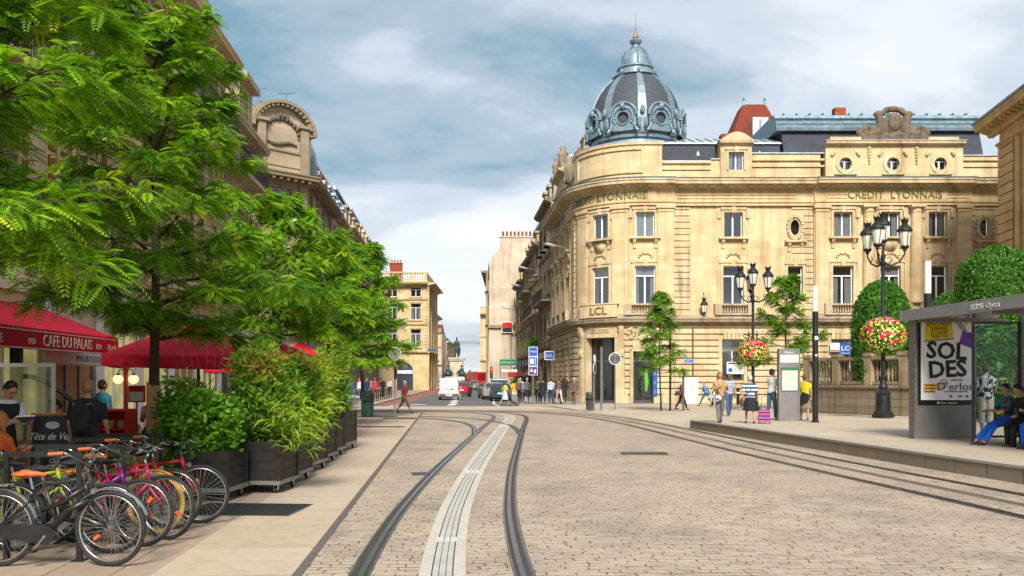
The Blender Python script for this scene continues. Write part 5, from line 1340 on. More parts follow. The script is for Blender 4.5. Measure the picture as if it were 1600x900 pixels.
def crown(name, parent, tips, mat, rng, fl=.24, pairs=8, per=7, lw=.26, droop=.45, strip=False, jitter=.04):
    """tips: array (n,3) of twig ends plus outward dirs -> rosettes of fronds"""
    P = np.array([t[0] for t in tips]); D = unit(np.array([t[1] for t in tips])); n = len(P)
    L = Leaves(); tint = np.clip(rng.normal(.5, .24, n), 0, 1)
    for k in range(per):
        ang = 2*np.pi*(k+rng.random(n)*.7)/per; a = unit(np.cross(D, [0, 0, 1.0])+1e-3); b = np.cross(a, D)
        el = .25+.55*rng.random(n)
        d = D*el[:, None]+(a*np.cos(ang)[:, None]+b*np.sin(ang)[:, None])*.8; d[:, 2] = d[:, 2]*.45+.08; d = unit(d)
        ln = fl*(.7+.5*rng.random(n)); base = P+rng.normal(0, jitter, (n, 3))
        q = frond_quads(base, d, ln, pairs, lw, droop*(.6+.8*rng.random()), rng, strip); rep = len(q)//n
        L.add(q, np.tile(np.clip(tint+rng.normal(0, .08, n), 0, 1), rep))
    return L.build(name, mat, parent)
LOCUST = leafmat('locust_leaf', (.045, .16, .010), (.31, .55, .022), .40, (.48, .56, .03))
def locust(label, x, y, h0, h1, radius, rng_seed, tr=.09, n_limb=34, fl=.24, pairs=8, per=7, strip=False, guard=False, group='street trees', rz=0, prof=None, z=0, lean=(0, 0), dens=1.0, trunk_h=None, mat=None, keep=None, jit=.04, name='locust_tree'):
    """tiered tree: limbs leave the stem all the way up, twigs carry drooping pinnate rosettes"""
    r = np.random.default_rng(rng_seed); rr = random.Random(rng_seed)
    t = thing(name, label, 'tree', (x, y, z), rz, group)
    th = trunk_h or h1*.96
    m = MB(); pts = []; rad = []
    for k in range(9):
        s = k/8; pts.append((lean[0]*s*s+.05*math.sin(s*5+rng_seed), lean[1]*s*s+.05*math.cos(s*4), th*s)); rad.append(tr*(1-.85*s)+.012)
    m.tube(pts, rad, 10)
    trunk = m.build('trunk', BARK, t, smooth=True)
    def stem(s): 
        s = min(max(s, 0), 1)*8; i = min(int(s), 7); f = s-i; a, b = Vector(pts[i]), Vector(pts[i+1]); return a+(b-a)*f
    tips = []; limbs = MB()
    prof = prof or (lambda s: math.sin(math.pi*min(1, .18+.82*s))**.8*(1-.15*s))
    for i in range(n_limb):
        s = (i+.5)/n_limb; hz = h0+(h1-h0)*s; a = i*2.399+rr.uniform(-.3, .3); ln = radius*prof(s)*rr.uniform(.72, 1.08)
        if ln < .15: ln = .15
        b = stem(min(.98, (hz-.25*ln)/th)); d = Vector((math.cos(a), math.sin(a), .25+.45*s))
        d.normalize(); seg = max(3, int(ln/.35)); p = b.copy(); pl = [p.copy()]; rl = [tr*.38*(1-s*.6)+.006]
        dd = d.copy()
        for k in range(seg):
            dd = (dd+Vector((rr.uniform(-.16, .16), rr.uniform(-.16, .16), -.07+rr.uniform(-.08, .08)))).normalized(); p = p+dd*ln/seg; pl.append(p.copy()); rl.append(rl[0]*(1-(k+1)/seg*.85)+.003)
            nt_ = max(1, int(round(2.6*dens)))
            if (k+1)/seg > .22:
                for e in range(nt_):
                    sa = Vector((-dd.y, dd.x, 0)).normalized()*rr.choice((-1, 1)); tl = ln*rr.uniform(.14, .40)*(1.25-.6*(k+1)/seg)
                    td = (dd*.6+sa*rr.uniform(.3, 1.1)+Vector((0, 0, rr.uniform(-.18, .35)))).normalized(); q = p+td*tl
                    limbs.tube([p, p+td*tl*.5+Vector((0, 0, .03)), q], [.009, .007, .004], 4, False)
                    tips.append((tuple(q), tuple(td))); tips.append((tuple(p+td*tl*.55), tuple(td+sa*.5)))
        tips.append((tuple(p), tuple(dd))); limbs.tube(pl, rl, 5, False)
    limbs.build('limbs', BARK, trunk)
    if keep: tips = [q for q in tips if keep(Vector(q[0])+Vector((x, y, z)))]
    crown('crown', t, tips, mat or LOCUST, r, fl, pairs, per, strip=strip, jitter=jit)
    if guard:
        m = MB()
        for k in range(14):
            a = 2*math.pi*k/14; m.prism([(.095*math.cos(a-.2), .095*math.sin(a-.2)), (.115*math.cos(a-.2), .115*math.sin(a-.2)), (.115*math.cos(a+.2), .115*math.sin(a+.2)), (.095*math.cos(a+.2), .095*math.sin(a+.2))], .02, 1.62+.1*rr.random())
        m.build('cane_guard', plain('cane_guard', (.60, .36, .20), .8, 0, .35, 5), t)
    return t
# pavement row, near to far
locust('near street tree whose long feathery branches fill the top left of the picture', -6.25, 9.3, 3.25, 7.6, 2.75, 3, tr=.13, n_limb=40, fl=.30, pairs=11, per=7, dens=1.4, trunk_h=7.6, prof=lambda s: .72+.42*math.sin(math.pi*min(1, s*1.1+.1))-.18*s, jit=.05)
locust('bushy street tree with a cane guard round its trunk, beside the red bicycle', -6.0, 15.0, 2.75, 7.9, 2.15, 5, tr=.085, n_limb=52, fl=.27, pairs=9, per=7, guard=True, dens=1.5, prof=lambda s: (1-s)**.55*1.02+.18 if s > .12 else .75)
locust('street tree rising behind the tall planted boxes and the second red parasol', -6.05, 23.5, 3.1, 6.6, 1.95, 9, tr=.08, n_limb=44, fl=.30, pairs=7, per=7, dens=1.1)
locust('slender street tree between the boxed bamboo and the tree beside the bin', -6.5, 31.5, 3.3, 7.0, 1.75, 12, tr=.08, n_limb=40, fl=.34, pairs=5, per=7, strip=False)
locust('last street tree of the left row, its thin trunk beside the green bin', -7.0, 42.0, 2.65, 8.2, 2.1, 15, tr=.09, n_limb=44, fl=.42, pairs=5, per=6, strip=False, prof=lambda s: (1-s)**.5+.1)
# young trees in front of the bank
LOC2 = leafmat('young_leaf', (.08, .20, .012), (.20, .36, .03), .4, (.34, .42, .04))
locust('slim young tree standing alone before the second bank door', 7.55, 45.6, 2.1, 6.2, 1.05, 21, tr=.035, n_limb=26, fl=.40, pairs=5, per=5, group='young trees before the bank', z=.13, mat=LOC2, prof=lambda s: (1-s)**.7+.12, dens=.6)
locust('spreading young tree behind the information pillar', 14.45, 47.2, 2.7, 7.1, 1.9, 27, tr=.04, n_limb=20, fl=.45, pairs=5, per=5, group='young trees before the bank', z=.2, mat=LOC2, prof=lambda s: (1-s)**.8*1.15+.08, dens=1.0)

def cloud_leaves(L, fn, n, size, rng, aspect=.5, tint=(.5, .25), up=0.0):
    """n single leaves at points fn(i)->(pos (n,3), normal (n,3))"""
    P, N = fn(n); a = unit(rng.normal(0, 1, (n, 3))); a = unit(a-N*(a*N).sum(1, keepdims=True)*.6+N*.35+np.array([0, 0, up])); b = unit(np.cross(a, N)+rng.normal(0, .3, (n, 3)))
    s = size*(.6+.8*rng.random((n, 1))); w = s*aspect*.5
    L.add(np.stack([P, P+a*s*.5-b*w, P+a*s, P+a*s*.5+b*w], 1), np.clip(rng.normal(tint[0], tint[1], n), 0, 1))
YEW = leafmat('yew_leaf', (.022, .085, .006), (.075, .22, .014), .2, (.13, .30, .02))
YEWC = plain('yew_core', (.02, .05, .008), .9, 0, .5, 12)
def topiary(label, x, y, z0, z1, prof, n, size=.10, seed=1, group='clipped yews'):
    """prof: list of (t, r), t from 0 (bottom) to 1 (top)"""
    t = thing('clipped_yew', label, 'topiary', (x, y, z0), 0, group); H = z1-z0; r = np.random.default_rng(seed)
    m = MB(); m.cyl((0, 0, 0), (0, 0, H*.4), .14, .1); m.build('trunk', BARK, t)
    rs = lambda tt: np.interp(tt, [p[0] for p in prof], [p[1] for p in prof])
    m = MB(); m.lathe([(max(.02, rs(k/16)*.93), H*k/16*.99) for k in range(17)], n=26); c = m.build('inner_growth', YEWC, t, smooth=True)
    L = Leaves()
    def fn(n):
        tt = r.random(n)**.85; R_ = rs(tt); a = r.random(n)*2*np.pi; e = (rs(np.minimum(1, tt+.02))-rs(np.maximum(0, tt-.02)))/(.04*H)
        wob = 1+.035*np.sin(a*5+tt*9)+.03*np.sin(a*11-tt*17)+r.normal(0, .02, n)
        P = np.stack([R_*wob*np.cos(a), R_*wob*np.sin(a), tt*H], 1); N = unit(np.stack([np.cos(a), np.sin(a), -e], 1)); return P, N
    cloud_leaves(L, fn, n, size, r, .45, (.5, .28), .25)
    L.build('foliage', YEW, t)
PB = [(0, .8), (.1, .95), (.35, 1.0), (.6, .98), (.78, .88), (.9, .66), (.97, .38), (1, .05)]
def yp(s): return [(a, b*s) for a, b in PB]
topiary('tall dome shaped clipped yew behind the three-armed street lamp', 16.1, 39.0, 1.2, 6.0, yp(1.2), 15000, .13, 1)
topiary('large clipped yew with a rounded top above the tram shelter roof', 18.75, 34.6, 1.3, 6.85, [(0, .9*1.4), (.1, 1.3), (.5, 1.42), (.75, 1.4), (.88, 1.2), (.96, .7), (1, .05)], 22000, .12, 2)
topiary('small round clipped bush between the two large yews', 20.5, 42.0, 1.5, 5.8, [(0, .6), (.5, 1.0), (.75, 1.0), (.9, .7), (1, .05)], 8000, .13, 3)
topiary('low clipped bush in front of the bank wall, left of the large yew', 18.2, 37.5, 1.2, 3.9, [(0, .5), (.4, .8), (.75, .8), (.92, .5), (1, .05)], 5000, .13, 4)
def shrub(name, label, x, y, z, boxr, n, mat, size=.12, asp=.4, seed=1, rz=0, stems=6, group=None, up=.3, top=None, cat='shrub', holes=.5, arch=0):
    """loose shrub filling an ellipsoid/box region boxr=(rx,ry,h) with leaf clusters on stems"""
    t = thing(name, label, cat, (x, y, z), rz, group); rx, ry, h = boxr; r = np.random.default_rng(seed); rr = random.Random(seed)
    m = MB()
    for k in range(stems):
        a = rr.uniform(0, 6.28); q = rr.uniform(.2, .75); m.tube([(rx*.3*math.cos(a), ry*.3*math.sin(a), 0), (rx*q*.8*math.cos(a), ry*q*.8*math.sin(a), h*.45), (rx*q*math.cos(a+.3), ry*q*math.sin(a+.3), h*rr.uniform(.75, .98))], [.016, .011, .004], 5, False)
    m.build('stems', BARK, t)
    L = Leaves(); nc = max(8, n//26)
    C = np.stack([r.uniform(-1, 1, nc)*rx, r.uniform(-1, 1, nc)*ry, r.random(nc)*h], 1)
    e = (C[:, 0]/rx)**2+(C[:, 1]/ry)**2; tt = C[:, 2]/h; lim = np.where(tt > .6, 1-((tt-.6)/.4)**2*.75, .75+.25*tt/.6); C = C[e < lim+.12]
    nc = len(C); idx = r.integers(0, nc, n); ct = np.clip(r.normal(.45, .25, nc)+.18*(C[:, 2]/h-.5), 0, .82); 
    if top: ct = np.where((C[:, 2]/h > top) & (r.random(nc) < .2), .97, ct)
    P = C[idx]+r.normal(0, 1, (n, 3))*np.array([.09, .09, .08])*(size/.12)
    d = unit(r.normal(0, 1, (n, 3))*np.array([1, 1, .6])+np.array([0, 0, up])+unit(C[idx]*np.array([1, 1, 0])+1e-3)*.5)
    b = unit(np.cross(d, r.normal(0, 1, (n, 3)))); s = size*(.6+.8*r.random((n, 1))); w = s*asp*.5
    if arch: 
        mid = P+d*s*.5; tip = P+d*s; tip[:, 2] -= (arch*s)[:, 0]; L.add(np.stack([P, mid-b*w, tip, mid+b*w], 1), np.clip(ct[idx]+r.normal(0, .08, n), 0, 1))
    else: L.add(np.stack([P, P+d*s*.5-b*w, P+d*s, P+d*s*.5+b*w], 1), np.clip(ct[idx]+r.normal(0, .08, n), 0, 1))
    L.build('foliage', mat, t); return t
# planter boxes and what grows in them
BOXM = plain('black_stained_wood', (.022, .017, .015), .55, 0, .35, 5)
def mk_planter(label, x, y, w_, d_, h, rz=-.071):
    t = thing('planter_box', label, 'planter', (x, y, 0), rz, 'wheeled planter boxes along the terrace')
    m = MB()
    for k in range(4):
        z0 = .2+k*(h-.2)/4; m.box(-w_/2, w_/2, -d_/2, -d_/2+.03, z0, z0+(h-.2)/4-.006); m.box(-w_/2, w_/2, d_/2-.03, d_/2, z0, z0+(h-.2)/4-.006)
        m.box(-w_/2, -w_/2+.03, -d_/2+.031, d_/2-.031, z0, z0+(h-.2)/4-.006); m.box(w_/2-.03, w_/2, -d_/2+.031, d_/2-.031, z0, z0+(h-.2)/4-.006)
    m.build('box', BOXM, t)
    for sx in (-1, 1):
        for sy in (-1, 1): m = MB(); m.box(sx*w_/2-.022, sx*w_/2+.022, sy*d_/2-.022, sy*d_/2+.022, .2, h+.01); m.build('corner_post', BOXM, t)
    m = MB(); m.box(-w_/2-.03, w_/2+.03, -d_/2-.03, d_/2+.03, .14, .198); m.build('base_frame', GREYM, t)
    m = MB(); m.box(-w_/2+.035, w_/2-.035, -d_/2+.035, d_/2-.035, h-.09, h-.05); m.build('soil', SOIL, t)
    for sx in (-1, 1):
        for sy in (-1, 1):
            m = MB(); cx, cy = sx*(w_/2-.07), sy*(d_/2-.07); m.cyl((cx-.018, cy+.02, .055), (cx+.018, cy+.02, .055), .055, n=12); c = m.build('caster', RUBBER, t)
            m = MB(); m.box(cx-.03, cx-.024, cy-.03, cy+.05, .05, .138); m.box(cx+.024, cx+.03, cy-.03, cy+.05, .05, .138); q = m.build('fork', STEEL, t); q.parent = c
    return t
def xr(Y): return -2.45-K*Y
PL = [('front black planter box, set back, holding the low glossy bush', -4.38, 13.1, .72, .75, .72), ('black planter box with the long front face and yellowing lance leaves spilling out', -3.88, 14.1, .74, .9, .80),
      ('third black planter box, its brown side panel showing past the long one', -4.02, 15.35, .9, .95, .82), ('fourth black planter box from the bicycles, below the red tipped shrub', xr(17)-.5, 17.2, .95, 1.0, .85),
      ('fifth black planter box from the bicycles', xr(18.6)-.5, 18.75, .95, 1.0, .85), ('sixth black planter box from the bicycles', xr(20.2)-.5, 20.3, .95, 1.0, .85), ('farthest black planter box at the end of the terrace row', xr(22)-.45, 22.2, .95, 1.1, .95)]
for a in PL: mk_planter(*a)
BUSH = leafmat('glossy_bush_leaf', (.05, .17, .010), (.20, .44, .025), .25, (.32, .42, .04))
PHOT = leafmat('red_tipped_leaf', (.05, .15, .012), (.22, .38, .025), .35, (.50, .20, .05))
BAMB = leafmat('yellow_green_leaf', (.12, .26, .02), (.36, .46, .03), .35, (.50, .42, .03))
shrub('glossy_bush', 'low rounded bush of glossy bright green leaves in the front planter box', -4.42, 13.1, .66, (.40, .36, .88), 4600, BUSH, .085, .55, 31, stems=9)
shrub('glossy_bush', 'taller dark green bush growing behind the front planter, close to the tree guard', -5.15, 14.2, .1, (.42, .4, 1.6), 3200, BUSH, .10, .5, 32, stems=9)
shrub('red_tipped_shrub', 'tall shrub with red young tips rising from the long front planter box', -4.0, 14.1, .72, (.35, .38, 1.5), 5200, PHOT, .115, .33, 33, stems=12, top=.62, up=.6)
shrub('lance_leaf_plant', 'yellow green plant with long arching leaves at the corner of the long planter box', -3.50, 13.95, .72, (.38, .38, .66), 700, BAMB, .23, .13, 34, stems=5, up=.35, arch=.35)
shrub('red_tipped_shrub', 'dense tall shrub with a few orange red tips in the third planter box', -4.05, 15.35, .76, (.35, .42, 1.42), 4400, PHOT, .115, .33, 35, stems=10, top=.66, up=.6)
shrub('red_tipped_shrub', 'tall olive green shrub in the fourth planter box, red tipped near the parasol edge', xr(17)-.5, 17.2, .8, (.34, .42, 1.36), 3800, PHOT, .13, .33, 36, stems=10, top=.62, up=.6)
shrub('bamboo_plant', 'feathery yellow green bamboo in the fifth planter box', xr(18.6)-.42, 18.75, .8, (.34, .42, 1.3), 3200, BAMB, .13, .2, 37, stems=14, up=.4, arch=.25)
shrub('bamboo_plant', 'feathery bamboo with reddish stems in the sixth planter box', xr(20.2)-.45, 20.3, .8, (.32, .40, 1.42), 2800, BAMB, .14, .2, 38, stems=14, up=.4, arch=.25)
shrub('red_tipped_shrub', 'narrow shrub in the farthest planter box at the end of the row', xr(22)-.45, 22.2, .88, (.34, .5, 1.4), 2800, PHOT, .15, .33, 39, stems=10, top=.6, up=.6)
t = thing('dry_grass_stems', 'bare brown wispy stems standing out of the low bush before the red parasol', 'plant', (-4.5, 13.2, .7)); m = MB()
for k in range(9): a = k*.7; m.tube([(.12*math.cos(a), .1*math.sin(a), 0), (.22*math.cos(a), .15*math.sin(a), .9), (.42*math.cos(a), .2*math.sin(a), 1.35+.04*k)], [.006, .004, .002], 4)
m.build('stems', plain('dry_stem', (.20, .11, .05), .8), t)
# hedge and garden behind the shelter
HEDG = leafmat('hedge_leaf', (.025, .10, .008), (.12, .30, .02), .3, (.22, .36, .03))
shrub('garden_hedge', 'loose green garden hedge seen through the tram shelter behind the railings', 19.6, 29.5, .6, (4.0, 1.2, 3.6), 12000, HEDG, .22, .45, 51, stems=14, cat='hedge')
shrub('garden_hedge', 'darker hedge at the right edge behind the tram shelter roof', 25.5, 31.5, .6, (3.4, 1.4, 4.2), 8000, HEDG, .24, .45, 52, stems=12, cat='hedge')
shrub('garden_shrub', 'green shrub growing over the garden wall left of the shelter', 17.6, 36.6, 1.3, (1.0, .6, 1.5), 2600, HEDG, .2, .45, 53, stems=10)
# ------------------------------------------------------------------ street furniture, right-hand plaza
BASKET = leafmat('basket_leaf', (.06, .20, .01), (.26, .46, .03), .3, (.5, .5, .05))
def lamp_post(label, x, y, z, H, bz_, rz, seed):
    t = thing('street_lamp', label, 'street lamp', (x, y, z), rz, 'ornate three-armed street lamps'); k = H/7.65
    m = MB(); m.lathe([(.40, 0), (.40, .10), (.34, .14), (.34, .2), (.27, .26), (.25, .85), (.29, .9), (.22, .97), (.14, 1.05), (.17, 1.15), (.12, 1.25), (.115, 1.45), (.15, 1.5), (.085, 1.58), (.075, 3.0), (.10, 3.03), (.072, 3.08), (.06, 5.7), (.10, 5.74), (.12, 5.82), (.06, 5.9), (.09, 6.05), (.05, 6.2), (.05, 6.35)], n=16)
    m.v = [(a, b, c*k) for a, b, c in m.v]; m.build('post', IRON, t, smooth=35)
    m = MB()
    for s_ in (-1, 1):
        m.tube([(0, 0, 3.75*k), (s_*.16, 0, 3.72*k), (s_*.22, 0, 3.85*k), (s_*.15, 0, 3.95*k)], .03, 6); m.ball((s_*.2, 0, 4.02*k), .07, 8, 6); m.ball((s_*.2, 0, 4.15*k), .04, 8, 6)
    m.build('crown_bracket', IRON, t)
    for i in range(3):
        a = R(90)+i*R(120)+R(15); c, s_ = math.cos(a), math.sin(a)
        m = MB(); m.tube([(.04*c, .04*s_, 5.8*k), (.3*c, .3*s_, 5.72*k), (.6*c, .6*s_, 5.86*k), (.78*c, .78*s_, 6.15*k), (.78*c, .78*s_, 6.34*k)], [.045, .04, .035, .03, .03], 7)
        m.tube([(.2*c, .2*s_, 5.75*k), (.32*c, .32*s_, 5.95*k), (.22*c, .22*s_, 6.06*k), (.15*c, .15*s_, 5.98*k)], .02, 6)
        m.tube([(.62*c, .62*s_, 5.88*k), (.52*c, .52*s_, 6.05*k), (.6*c, .6*s_, 6.12*k)], .018, 6); m.ball((.78*c, .78*s_, 6.3*k), .07, 8, 6)
        am = m.build('arm', IRON, t)
        lf = lantern(t, (.78*c, .78*s_, 6.38*k), 1.15)
    lantern(t, (0, 0, 6.62*k if H > 7 else 6.5*k), 1.15)
    m = MB(); m.cyl((0, 0, 6.3*k), (0, 0, 6.6*k), .04, n=8); m.ball((0, 0, 6.5*k), .08, 8, 6); m.build('lantern_stem', IRON, t)
    b = thing('flower_basket', 'ball of mixed flowers on '+('the large lamp post before the garden wall' if seed == 1 else 'the lamp post behind the suitcase puller'), 'flower basket', (x, y, z+bz_), 0, 'flower baskets on the lamp posts')
    r = np.random.default_rng(seed); rb = .78 if seed == 1 else .74
    m = MB(); m.tube([(rb*.7*math.cos(q*math.pi/6), rb*.7*math.sin(q*math.pi/6), -.1) for q in range(12)], .03, 6, closed=True); m.tube([(0, 0, -.1), (rb*.7, 0, -.1)], .02, 5); m.tube([(0, 0, -.1), (-rb*.7, 0, -.1)], .02, 5); m.lathe([(.12, -.45), (rb*.6, -.3), (rb*.72, -.1)], n=14); m.build('basket_frame', IRON, b)
    L = Leaves()
    def fn(n):
        v = unit(r.normal(0, 1, (n, 3))); rad = rb*(.62+.42*r.random((n, 1))); P = v*rad*np.array([1, 1, .88]); return P, v
    cloud_leaves(L, fn, 5200, .11, r, .6, (.55, .3)); L.build('foliage', BASKET, b)
    for nm, c, n, sz, lo in (('red_flowers', (.62, .012, .03), 85, .12, -.5), ('pink_flowers', (.70, .04, .18), 60, .12, .3), ('white_flowers', (.78, .76, .60), 260, .055, -.9), ('yellow_flowers', (.74, .62, .06), 240, .07, -.7)):
        L = Leaves(); v = unit(r.normal(0, 1, (n*4, 3))); sel = v[(v[:, 2] > lo)][:n]; n = len(sel)
        if nm == 'pink_flowers': sel = sel*np.array([1, 1, .6])+np.array([0, 0, .6]); sel = unit(sel)
        P = sel*(rb*1.03)*np.array([1, 1, .88]); a = unit(np.cross(sel, r.normal(0, 1, (n, 3)))); c2 = np.cross(sel, a)
        for q in range(3):
            an = q*math.pi/3; d = a*math.cos(an)+c2*math.sin(an); e = -a*math.sin(an)+c2*math.cos(an); off = sel*(.02+.008*q); h = sz*.55
            L.add(np.stack([P+off-d*h-e*h*.5, P+off+d*h-e*h*.5, P+off+d*h+e*h*.5, P+off-d*h+e*h*.5], 1), r.random(n))
        L.build(nm, plain(nm, c, .6, 0, .2, 30), b)
lamp_post('large ornate black three-armed lamp post in front of the stone garden wall', 14.0, 33.8, .3, 7.65, 3.05, R(8), 1)
lamp_post('ornate black three-armed lamp post behind the person with the wheeled suitcase', 12.1, 45.0, .13, 7.3, 2.9, R(-22), 2)
def light_column(label, x, y, z, off=0):
    t = thing('light_column', label, 'light column', (x, y, z), 0, 'slim black light columns with white tops')
    m = MB(); m.cyl((0, 0, 0), (0, 0, 3.7), .095, n=16); m.lathe([(.14, 0), (.14, .03), (.1, .05)], n=14); m.build('column', IRON, t, smooth=35)
    m = MB(); m.cyl((0, 0, 3.702), (0, 0, 4.55), .085, n=16); m.build('diffuser', plain('opal_diffuser', (.80, .78, .70), .35, 0, .04, 2), t, smooth=35)
    m = MB(); m.box(-.05, .05, -.102, -.09, 2.75, 2.87); m.box(-.03, .03, -.102, -.09, 2.2, 2.27); m.build('sticker', WHITE, t)
light_column('slim black light column beside the grey information pillar', 10.12, 29.9, .3)
light_column('slim black light column rising behind the tram shelter poster', 10.95, 23.6, .3)
# information pillar
t = thing('information_pillar', 'grey metal information pillar with a street map beside the person in yellow', 'information pillar', (9.60, 31.1, .3), R(-3))
m = MB(); m.box(-.36, .36, -.12, .16, 0, 2.5); m.build('body', GREYM, t)
m = MB(); m.box(-.31, .31, -.128, -.12, 2.02, 2.28); m.build('timetable', WHITE, t)
m = MB(); m.box(-.29, .31, -.128, -.12, 1.02, 1.84); m.build('map_frame', GREYD, t)
m = MB(); m.box(-.26, .28, -.136, -.129, 1.18, 1.74); mp = m.build('map', plain('map_paper', (.58, .58, .44), .5, 0, .2, 5), t)
m = MB(); m.box(-.26, .28, -.136, -.129, 1.745, 1.82); m.build('map_heading', plain('green_band', (.03, .16, .09), .5), t)
m = MB(); m.box(-.26, .28, -.136, -.129, 1.05, 1.17); m.build('map_legend', plain('legend_paper', (.42, .55, .52), .5, 0, .2, 6), t)
rr = random.Random(4)
for c, n in ((plain('map_orange', (.6, .33, .1), .6), 6), (GREYD, 5), (plain('map_green', (.2, .42, .2), .6), 5)):
    m = MB()
    for k in range(n): xx, zz = rr.uniform(-.22, .22), rr.uniform(1.22, 1.68); dx, dz = rr.choice([(.05, .006), (.006, .06), (.03, .02)]); m.box(xx, xx+dx, -.139, -.136, zz, zz+dz)
    m.build('map_line', c, t)
text_at('Opéra', .12, (-.02, -.126, 2.33), 0, WHITE, t); m = MB()
for k in range(5): m.box(-.28, .1+.03*(k % 3), -.131, -.128, 2.06+k*.04, 2.066+k*.04)
m.build('timetable_line', GREYM, t)
# tram shelter: poster case, roof, glass screens, bench
SH = thing('tram_shelter', 'grey metal tram shelter with glass screens, a bench and a lettered roof edge', 'tram shelter', (10.5, 20.0, .3))
def sh(mb, name, mat, smooth=False): return mb.build(name, mat, SH, world=True, smooth=smooth)
m = MB(); m.box(9.72, 11.22, 21.65, 21.95, .3, 3.4); sh(m, 'poster_case', GREYM)
m = MB(); m.box(9.80, 11.17, 21.628, 21.649, 1.12, 3.33); sh(m, 'poster_border', plain('black_border', (.015, .015, .017), .3, 0, .1))
m = MB(); m.box(9.715, 9.73, 21.6, 21.65, .3, 3.45); sh(m, 'case_edge', STEEL)
# roof slab runs along the platform
def rx(Y): return 9.62+(21.9-Y)*.098
m = MB(); m.add([(rx(22), 22.0, 3.22), (rx(8), 8, 3.22), (rx(8)+2.1, 8, 3.32), (11.9, 22.0, 3.32), (rx(22), 22.0, 3.30), (rx(8), 8, 3.30), (rx(8)+2.1, 8, 3.40), (11.9, 22.0, 3.40)], [(0, 1, 2, 3), (4, 7, 6, 5), (0, 3, 7, 4), (1, 0, 4, 5), (2, 1, 5, 6), (3, 2, 6, 7)])
sh(m, 'roof_glass', plain('frosted_roof', (.30, .31, .32), .2, .1, .2, 2))
m = MB(); m.add([(rx(22.05)-.06, 22.05, 3.16), (rx(8)-.06, 8, 3.16), (rx(8)-.06, 8, 3.42), (rx(22.05)-.06, 22.05, 3.42), (rx(22.05)+.02, 22.05, 3.16), (rx(8)+.02, 8, 3.16), (rx(8)+.02, 8, 3.42), (rx(22.05)+.02, 22.05, 3.42)], [(0, 1, 2, 3), (4, 7, 6, 5), (3, 2, 6, 7), (0, 4, 5, 1), (0, 3, 7, 4), (1, 5, 6, 2)])
m.box(rx(22.05)-.06, 11.9, 21.98, 22.06, 3.16, 3.42); sh(m, 'roof_edge', plain('roof_edge_metal', (.34, .35, .36), .4, .3, .08))
al = math.atan2(-1, .098)
o = text_at('REIMS  Opéra', .17, (rx(19.0)-.066, 19.0, 3.225), al, WHITE, SH, 'stop_name', .004); o.location = (rx(18.7)-.068-10.5, 18.7-20, 3.225-.3)
m = MB()
for Y in (21.4, 18.6, 15.8, 13): m.box(rx(Y)+.03, rx(Y)+2.1, Y-.03, Y+.03, 3.10, 3.2)
sh(m, 'roof_rib', GREYM)
for (x, y, w_) in ((11.55, 20.3, .09), (11.35, 16.5, .09), (11.6, 12.4, .09)): m = MB(); m.box(x-w_/2, x+w_/2, y-.05, y+.05, .3, 3.2); sh(m, 'post', GREYM)
def screen(x0, y0, x1, y1, z0=.42, z1=3.05):
    L = math.hypot(x1-x0, y1-y0); t_ = ((x1-x0)/L, (y1-y0)/L); F = Frame(x0, y0, *t_)
    m = MB(); [m.fbox(F, *q, -.02, .02) for q in ((0, .04, z0, z1), (L-.04, L, z0, z1), (.04, L-.04, z0, z0+.05), (.04, L-.04, z1-.05, z1))]; m.fbox(F, .0, .05, .3, z0, -.02, .02); o = sh(m, 'screen_frame', GREYD)
    m = MB(); m.fbox(F, .04, L-.04, z0+.05, z1-.05, -.004, .004); g = sh(m, 'glass_screen', glassmat('shelter_glass', (.80, .86, .86), .05)); g.parent = o
    m = MB()
    k = .12
    while k < L-.1: m.fbox(F, k, k+.03, 1.55, 1.78, -.007, .007); k += .11
    s_ = sh(m, 'glass_marking', WHITE); s_.parent = o
screen(10.42, 20.3, 11.5, 20.3); screen(11.56, 20.2, 11.42, 16.6); screen(11.42, 16.4, 11.62, 12.5)
m = MB(); m.box(10.78, 11.22, 17.2, 20.15, .70, .75); sh(m, 'bench_seat', GREYD)
for y in (17.5, 19.8): m = MB(); m.box(10.95, 11.08, y-.04, y+.04, .3, .70); sh(m, 'bench_leg', GREYM)
# poster (a flat print behind glass)
P = thing('advertising_poster', 'white sale poster with a yellow note and big black brushed letters in the shelter case', 'poster', (10.485, 21.62, 1.24))
def pb(x0, x1, z0, z1, d, name, mat): m = MB(); m.box(x0, x1, -.004-d, -d, z0, z1); return m.build(name, mat, P)
m = MB(); m.box(-.62, .62, -.006, 0, 0, 2.06); m.build('sheet', plain('poster_white', (.82, .82, .84), .35, 0, .04, 2), P)
YEL = plain('note_yellow', (.78, .55, .02), .6, 0, .04); BLK = plain('print_black', (.02, .02, .02), .5); VIO = plain('bag_violet', (.17, .05, .42), .5, 0, .25, 3)
def flat(poly, d, name, mat): m = MB(); m.xz(poly, -.006-d-.003, -.006-d); return m.build(name, mat, P)
flat([(-.54, 1.44), (-.50, 2.0), (.10, 2.02), (.16, 1.50)], .002, 'yellow_note', YEL)
flat([(-.54, 1.40), (.18, 1.46), (.16, 1.495), (-.545, 1.435)], .0005, 'note_shadow_fold', GREYM)
flat([(-.55, 2.0), (.05, 2.0), (.05, 2.055), (-.55, 2.055)], .001, 'yellow_strip', YEL)
flat([(.30, 1.36), (.62, 1.24), (.62, 1.62), (.38, 1.66)], .002, 'violet_bag', VIO); flat([(.12, 1.98), (.28, 1.98), (.50, 1.66), (.40, 1.62)], .002, 'grey_handle', plain('cardboard_grey', (.36, .36, .40), .6, 0, .2, 6))
flat([(.44, 1.75), (.58, 2.05), (.46, 2.05)], .003, 'pink_ribbon', plain('ribbon_pink', (.55, .30, .34), .6))
